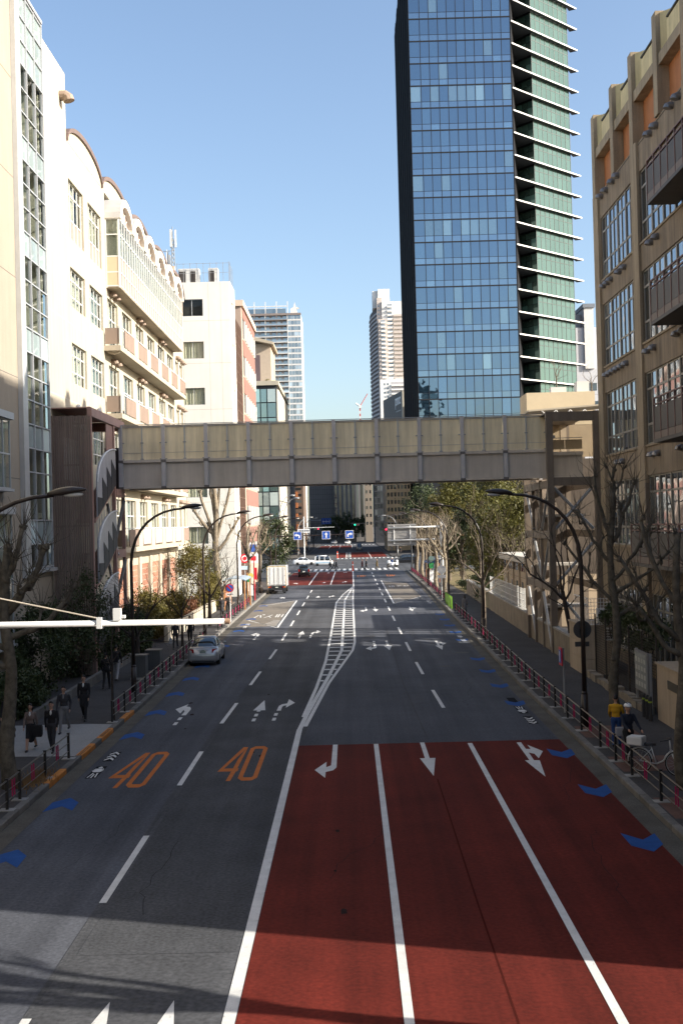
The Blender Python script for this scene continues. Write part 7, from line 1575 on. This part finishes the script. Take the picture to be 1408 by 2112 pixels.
def person(label, loc, rz, h=1.7, top=blk, bottom=blk, walk=.25, arms=(.0, .0), coat=None, hair='short', inner=None, mask=False, female=False, skirt=None, bend=0., fine=True, elbow=(.25, .25), head_turn=0., sit=False, name='person', group='people on the street', shoes=shoe_m):
    """one continuous body: capsules and ellipsoids fused by a voxel remesh, faces coloured by the nearest garment"""
    k = h/1.72; S = []
    sh = .185 if not female else .165; hp = .09; cz = .93 if not sit else .85
    leg = []
    for s, ph in ((1, walk), (-1, -walk)):
        hip = Vector((s*hp, 0, cz)); 
        if sit: kn = Vector((s*.2, .38, .72)); an = Vector((s*.22, .2, .34))
        else: kn = hip + Vector((0, math.sin(ph+.08)*.44, -math.cos(ph)*.44)); kb = ph - (.45 if ph < 0 else .05)*min(1, abs(walk)*3); an = kn + Vector((0, math.sin(kb)*.42, -math.cos(kb)*.42))
        leg.append((hip, kn, an))
    drop = 0 if sit else min(l[2].z for l in leg) - .075
    def D(v): v = Vector(v); return v - Vector((0, 0, drop))
    tm = coat or top
    for hip, kn, an in leg:
        S.append(caps(D(hip), D(kn), .092, .066, bottom if not (skirt and not coat) else bottom)); S.append(caps(D(kn), D(an), .064, .046, skin_m if skirt else bottom))
        toe = an + Vector((0, .15, -.035)); S.append(caps(D(an)+Vector((0,-.03,-.03)), D(toe), .045, .038, shoes))
    b = bend; base = D((0, 0, cz))
    def up(z, y=0, x=0): return base + Vector((x, y*math.cos(b)+z*math.sin(b), z*math.cos(b)-y*math.sin(b)))
    S += [ell(up(.02), (.165, .115, .12), bottom), ell(up(.14), (.15, .105, .13), tm), ell(up(.32), (.175, .12, .17), tm), ell(up(.43, -.01), (sh, .105, .11), tm)]
    if coat: S.append(caps(up(-.02), D((0, 0, cz-.32)), .165, .175, coat))
    if skirt: S.append(caps(up(.0), D((0, 0, cz-.48)), .15, .14, skirt))
    if inner: S.append(ell(up(.43, .085), (.032, .045, .09), inner))
    S.append(caps(up(.5), up(.6, .012), .055, .05, skin_m))
    S += [ell(up(.70, .02), (.075, .093, .115), skin_m), ell(up(.645, .05), (.055, .055, .05), skin_m), ell(up(.685, .112), (.013, .018, .022), skin_m)]
    for s in (1, -1): S.append(ell(up(.69, .0, s*.077), (.012, .02, .03), skin_m))
    hands = []
    for s, sw, eb in ((1, arms[0], elbow[0]), (-1, arms[1], elbow[1])):
        so = up(.46, -.005, s*sh*.98); el_ = so + Vector((s*.05, math.sin(sw)*.28, -math.cos(sw)*.28)); wr_ = el_ + Vector((-s*.01, math.sin(sw+eb)*.25, -math.cos(sw+eb)*.25))
        S.append(caps(so, el_, .058, .047, tm)); S.append(caps(el_, wr_, .046, .034, tm))
        d = (wr_-el_).normalized(); pm_ = wr_ + d*.06; S.append(ell(pm_, (.022, .04, .05), skin_m)); hands.append(pm_)
        for f in range(4): o = Vector((0, (f-1.5)*.019, 0)); c1 = pm_ + o + d*.045; c2 = c1 + d*(.038-.004*abs(f-1.3)) + Vector((-s*.012, 0, 0)); S.append(caps(pm_+o, c1, .0095, .009, skin_m)); S.append(caps(c1, c2, .009, .008, skin_m))
        S.append(caps(pm_+Vector((0,.03,.02)), pm_+Vector((-s*.01,.058,0))+d*.02, .011, .009, skin_m))
    S = [(q[0], q[1]*k, (q[2]*k), q[3]*k, q[4]*k, q[5]) for q in S]
    mb = MB()
    for q in S:
        if q[0] == 'c':
            a, bb = q[1], q[2]; ax = (bb-a).normalized() if (bb-a).length > 1e-6 else Vector((0, 0, 1)); r1, r2 = q[3], q[4]
            mb.tube([a-ax*r1*.9, a-ax*r1*.5, a, bb, bb+ax*r2*.5, bb+ax*r2*.9], [r1*.35, r1*.85, r1, r2, r2*.85, r2*.35], 10)
        else: mb.ball(q[1], tuple(q[2]), 12, 9)
    tmp = bpy.data.objects.new('tmp', mb.mesh('tmp')); SC2.collection.objects.link(tmp)
    bm = bmesh.new(); bm.from_mesh(tmp.data); bmesh.ops.recalc_face_normals(bm, faces=bm.faces); bm.to_mesh(tmp.data); bm.free()
    rm_ = tmp.modifiers.new('r', 'REMESH'); rm_.mode = 'VOXEL'; rm_.voxel_size = .0135 if fine else .022
    sm = tmp.modifiers.new('s', 'SMOOTH'); sm.factor = .5; sm.iterations = 2
    dc = tmp.modifiers.new('d', 'DECIMATE'); dc.ratio = .3
    
    with bpy.context.temp_override(scene=SC2, view_layer=SC2.view_layers[0]): dg = bpy.context.evaluated_depsgraph_get()
    dg.update(); me = bpy.data.meshes.new_from_object(tmp.evaluated_get(dg)); bpy.data.objects.remove(tmp, do_unlink=True)
    mats_ = []; 
    for q in S:
        if q[5] not in mats_: mats_.append(q[5])
    me.materials.clear()
    for m in mats_: me.materials.append(m)
    import numpy as np
    C = np.zeros(len(me.polygons)*3); me.polygons.foreach_get('center', C); C = C.reshape(-1, 3); best = np.full(len(C), 9e9); idx = np.zeros(len(C), int)
    for q in S:
        a = np.array(q[1])
        if q[0] == 'c':
            ab = np.array(q[2])-a; t_ = np.clip((C-a)@ab/max(ab@ab, 1e-9), 0, 1); dd = np.linalg.norm(C-(a+t_[:, None]*ab), axis=1) - (q[3]+(q[4]-q[3])*t_)
        else:
            r = np.array(q[2]); dd = (np.linalg.norm((C-a)/r, axis=1)-1)*r.min()
        k_ = dd < best; best[k_] = dd[k_]; idx[k_] = mats_.index(q[5])
    idx = idx.tolist()
    me.polygons.foreach_set('material_index', idx); me.polygons.foreach_set('use_smooth', [True]*len(idx)); me.update()
    t = thing(name, label, 'person', loc, rz, group); o = bpy.data.objects.new('body', me); COL.objects.link(o); o.parent = t
    hc = up(.70, .02)*k
    q = MB()
    if hair in ('short', 'long', 'cap', 'hood'):
        rings = []
        for i in range(7):
            a = i/6*1.5; rr = math.sin(a)*(1-.05*(i/6))+.02; zz = math.cos(a)
            rings.append([(hc.x+.081*k*rr*math.cos(2*math.pi*j/14), hc.y-.012*k+.100*k*rr*math.sin(2*math.pi*j/14)*(1.0 if math.sin(2*math.pi*j/14) < 0 else .93), hc.z+.012*k+.118*k*zz+(.028*k*rr if math.sin(2*math.pi*j/14) > .4 else -.035*k*rr*(i/6))) for j in range(14)])
        q.loft(rings[::-1])
        if hair == 'long': q.loft([[(hc.x+x*k, hc.y+y*k, hc.z+z*k) for x, y in ((.085,-.0),(.07,-.08),(0,-.115),(-.07,-.08),(-.085,0),(-.05,-.03),(.05,-.03))] for z in (.02,-.08,-.17,-.22)])
        fixn(q.build('hair', cblue if hair == 'cap' and False else hair_m, t, True, local=True))
    if hair == 'helmet':
        rings = []
        for i in range(8):
            a = i/7*1.6; rings.append([(hc.x+.115*k*math.sin(a+.02)*math.cos(2*math.pi*j/16), hc.y+.145*k*math.sin(a+.02)*math.sin(2*math.pi*j/16), hc.z+.04*k+.115*k*math.cos(a)) for j in range(16)])
        fixn(q.loft(rings[::-1]).build('helmet', white_p, t, True, local=True)); q = MB()
        for s in (-.05, 0, .05): q.tube([(hc.x+s*k, hc.y+.1*k*math.sin(a_), hc.z+.045*k+.116*k*math.cos(a_)) for a_ in (-1.0,-.4,.2,.8)], .012*k, 5)
        q.build('helmet_vents', frame_dk, t, local=True)
    q = MB()                                          # eyes, brows and mouth
    for s in (1, -1): q.box(hc.x+s*.03*k-.012*k, hc.x+s*.03*k+.012*k, hc.y+.082*k, hc.y+.09*k, hc.z+.004*k, hc.z+.014*k); q.box(hc.x+s*.03*k-.018*k, hc.x+s*.03*k+.018*k, hc.y+.083*k, hc.y+.092*k, hc.z+.026*k, hc.z+.033*k)
    q.box(hc.x-.02*k, hc.x+.02*k, hc.y+.083*k, hc.y+.092*k, hc.z-.052*k, hc.z-.046*k)
    q.build('face_features', hair_m, t, local=True)
    if mask: q = MB(); q.ball((hc.x, hc.y+.062*k, hc.z-.04*k), (.062*k, .045*k, .05*k), 10, 6); q.build('face_mask', shirt_m, t, True, local=True)
    t['_h'] = 0; del t['_h']
    return t, [Vector(h_)*k for h_ in hands]
TO = R_(180)
def at_hand(loc, rz, v): return Vector(loc) + Matrix.Rotation(rz, 3, 'Z') @ v
p, hd = person('woman in taupe jacket and black skirt carrying a black shoulder bag', (-10.9, 38.05, .15), TO, 1.58, taupe, blk, .28, (.25, -.3), None, 'long', shirt_m, female=True, skirt=blk)
bg = thing('shoulder_bag', 'black shoulder bag at the side of the woman in taupe', 'bag', (-10.62, 38.0, .75)); q = MB(); q.loft([[(-10.66+x*a, 38.0+y*a, z) for x, y in ((.16,.09),(-.16,.09),(-.16,-.09),(.16,-.09))] for z, a in ((.62,.85),(.7,1),(.95,1),(1.02,.8))]); fixn(q.build('bag', blk, bg)); q = MB(); q.tube([(-10.75,38.0,1.0),(-10.83,38.0,1.32),(-10.72,37.98,1.0)], .012, 5); q.build('strap', blk, bg)
person('man in a black zip jacket and dark jeans walking towards the camera', (-10.1, 37.7, .15), TO, 1.68, blk, char, -.22, (-.25, .2), None, 'short', shirt_m)
person('man in a dark padded jacket walking behind the woman in taupe', (-10.6, 41.3, .15), TO, 1.7, char, greyc, .3, (.2, -.3), None, 'short', greyc, elbow=(.3, .7))
person('man in an open dark overcoat and suit walking alone on the left pavement', (-10.48, 43.9, .15), TO, 1.74, blk, blk, -.25, (-.2, .25), blk, 'short', shirt_m)
person('dark clad person at the very left edge behind the plane tree', (-12.2, 39.9, .15), TO, 1.7, blk, navy, .25, (.2, -.2))
person('person in black walking away beside the man with a backpack', (-11.4, 52.2, .15), 0, 1.7, blk, blk, .25, (-.2, .2))
person('man with a backpack and pale trousers walking away on the left', (-11.5, 54.9, .15), 0, 1.76, blk, palet, -.28, (.2, -.2))
bk = thing('backpack', 'black backpack worn by the man in pale trousers', 'backpack', (-11.5, 54.75, 1.1)); q = MB(); q.loft([[(-11.5+x*a, 54.72+y, z) for x, y in ((.15,.06),(-.15,.06),(-.15,-.1),(.15,-.1))] for z, a in ((1.1,.9),(1.2,1),(1.5,.95),(1.6,.6))]); fixn(q.build('pack', blk, bk))
person('person in dark work clothes walking left of the second lamp post', (-10.8, 69.0, .15), TO, 1.7, char, char, .22, (-.2, .2))
person('broad person in black walking towards the camera by the second lamp post', (-10.2, 71.1, .15), TO, 1.8, blk, blk, -.2, (.15, -.15))
F_ = dict(fine=False)
person('shorter masked person in a brown coat by the no parking sign', (-10.65, 92.8, .15), TO, 1.6, char, blk, .15, (0, 0), char, 'short', mask=True, **F_)
person('masked person in black looking at a phone by the no parking sign', (-10.35, 94.8, .15), TO, 1.74, blk, blk, .1, (.3, .3), None, 'short', mask=True, elbow=(1.2, 1.2), **F_)
for i, (x, y, tp, dsc) in enumerate(((-10.3, 113.5, blk, 'nearest'), (-9.95, 116, wine, 'red topped'), (-10.5, 118, navy, 'middle'), (-10.0, 120.5, blk, 'farthest'))):
    person('person waiting at the bus stop beside the truck, %s of the group' % dsc, (x, y, .15), R_(160+i*25), 1.7, tp, blk, .05, (0, .1), **F_)
p, hd = person('person in a mustard jacket and blue trousers behind the right guard rail', (8.35, 36.3, .15), R_(-20), 1.62, mustard, cblue, .12, (.5, .3), None, 'short', elbow=(.9, .6))
p, hd = person('helmeted person in dark uniform pushing the white bicycle', (8.15, 33.9, .15), R_(195), 1.74, navy, blk, .2, (.75, .6), None, 'helmet', elbow=(.35, .4))
wb_ = thing('waist_bag', 'silver waist bag on the back of the helmeted person', 'bag', (8.0, 34.1, 1.0)); q = MB(); q.loft([[(8.02+x, 34.06+y*a, z) for x, y in ((.2,.1),(-.2,.1),(-.2,-.06),(.2,-.06))] for z, a in ((.92,.8),(.98,1),(1.12,1),(1.18,.7))]); fixn(q.build('bag', mat('silver_bag', (.32, .32, .33), .45), wb_))
person('woman with long dark hair walking away on the right pavement', (8.75, 87.7, .15), 0, 1.62, greyc, blk, .2, (.1, -.1), greyc, 'long', female=True, **F_)
for i, (x, y, tp, bt_, rz, dsc, ct) in enumerate(((-3.3, 184.6, blk, blk, -90, 'person in black striding over the crossing, first of the trio', None), (-2.75, 185.6, greyc, blk, -90, 'person in grey over the crossing, middle of the trio', None), (-2.35, 184.2, blk, blk, -90, 'person in black leading the trio over the crossing', None), (1.9, 185.0, wine, blk, 90, 'person in wine red on the crossing right of the lane pole', wine), (2.55, 184.8, blk, blk, 90, 'person in a long black coat next to the one in wine red', blk), (4.3, 185.2, olive, olive, 90, 'person in a long olive coat alone on the crossing', olive))):
    person(dsc, (x, y, .01), R_(rz), 1.72, tp, bt_, .42 if i < 3 else .25, (.35, -.35), ct, 'short', **F_)
person('rider in blue on the white motorcycle', (7.0, 190, 0), R_(115), 1.72, cblue, cblue, .1, (.7, .7), None, 'helmet', sit=True, elbow=(.5, .5), **F_)
for i, (x, y) in enumerate(((-11.8, 262), (-12.5, 270), (11.6, 262))):
    person('dark figure on the pavement beyond the crossing, %s' % ('left front', 'left back', 'right')[i], (x, y, .15), R_(170), 1.72, blk, blk, .2, (.2, -.2), **F_)
# a shopping bag held by the person in dark work clothes
sbg = thing('shopping_bag', 'pale plastic bag held by the person in dark work clothes', 'bag', (-11.08, 68.95, .6)); q = MB(); q.loft([[(-11.08+x*a, 68.95+y*a, z) for x, y in ((.1,.06),(-.1,.06),(-.1,-.06),(.1,-.06))] for z, a in ((.5,.9),(.6,1.1),(.75,.9),(.86,.25))]); fixn(q.build('bag', mat('plastic_bag', (.5, .5, .5), .5), sbg))
bpy.data.scenes.remove(SC2)
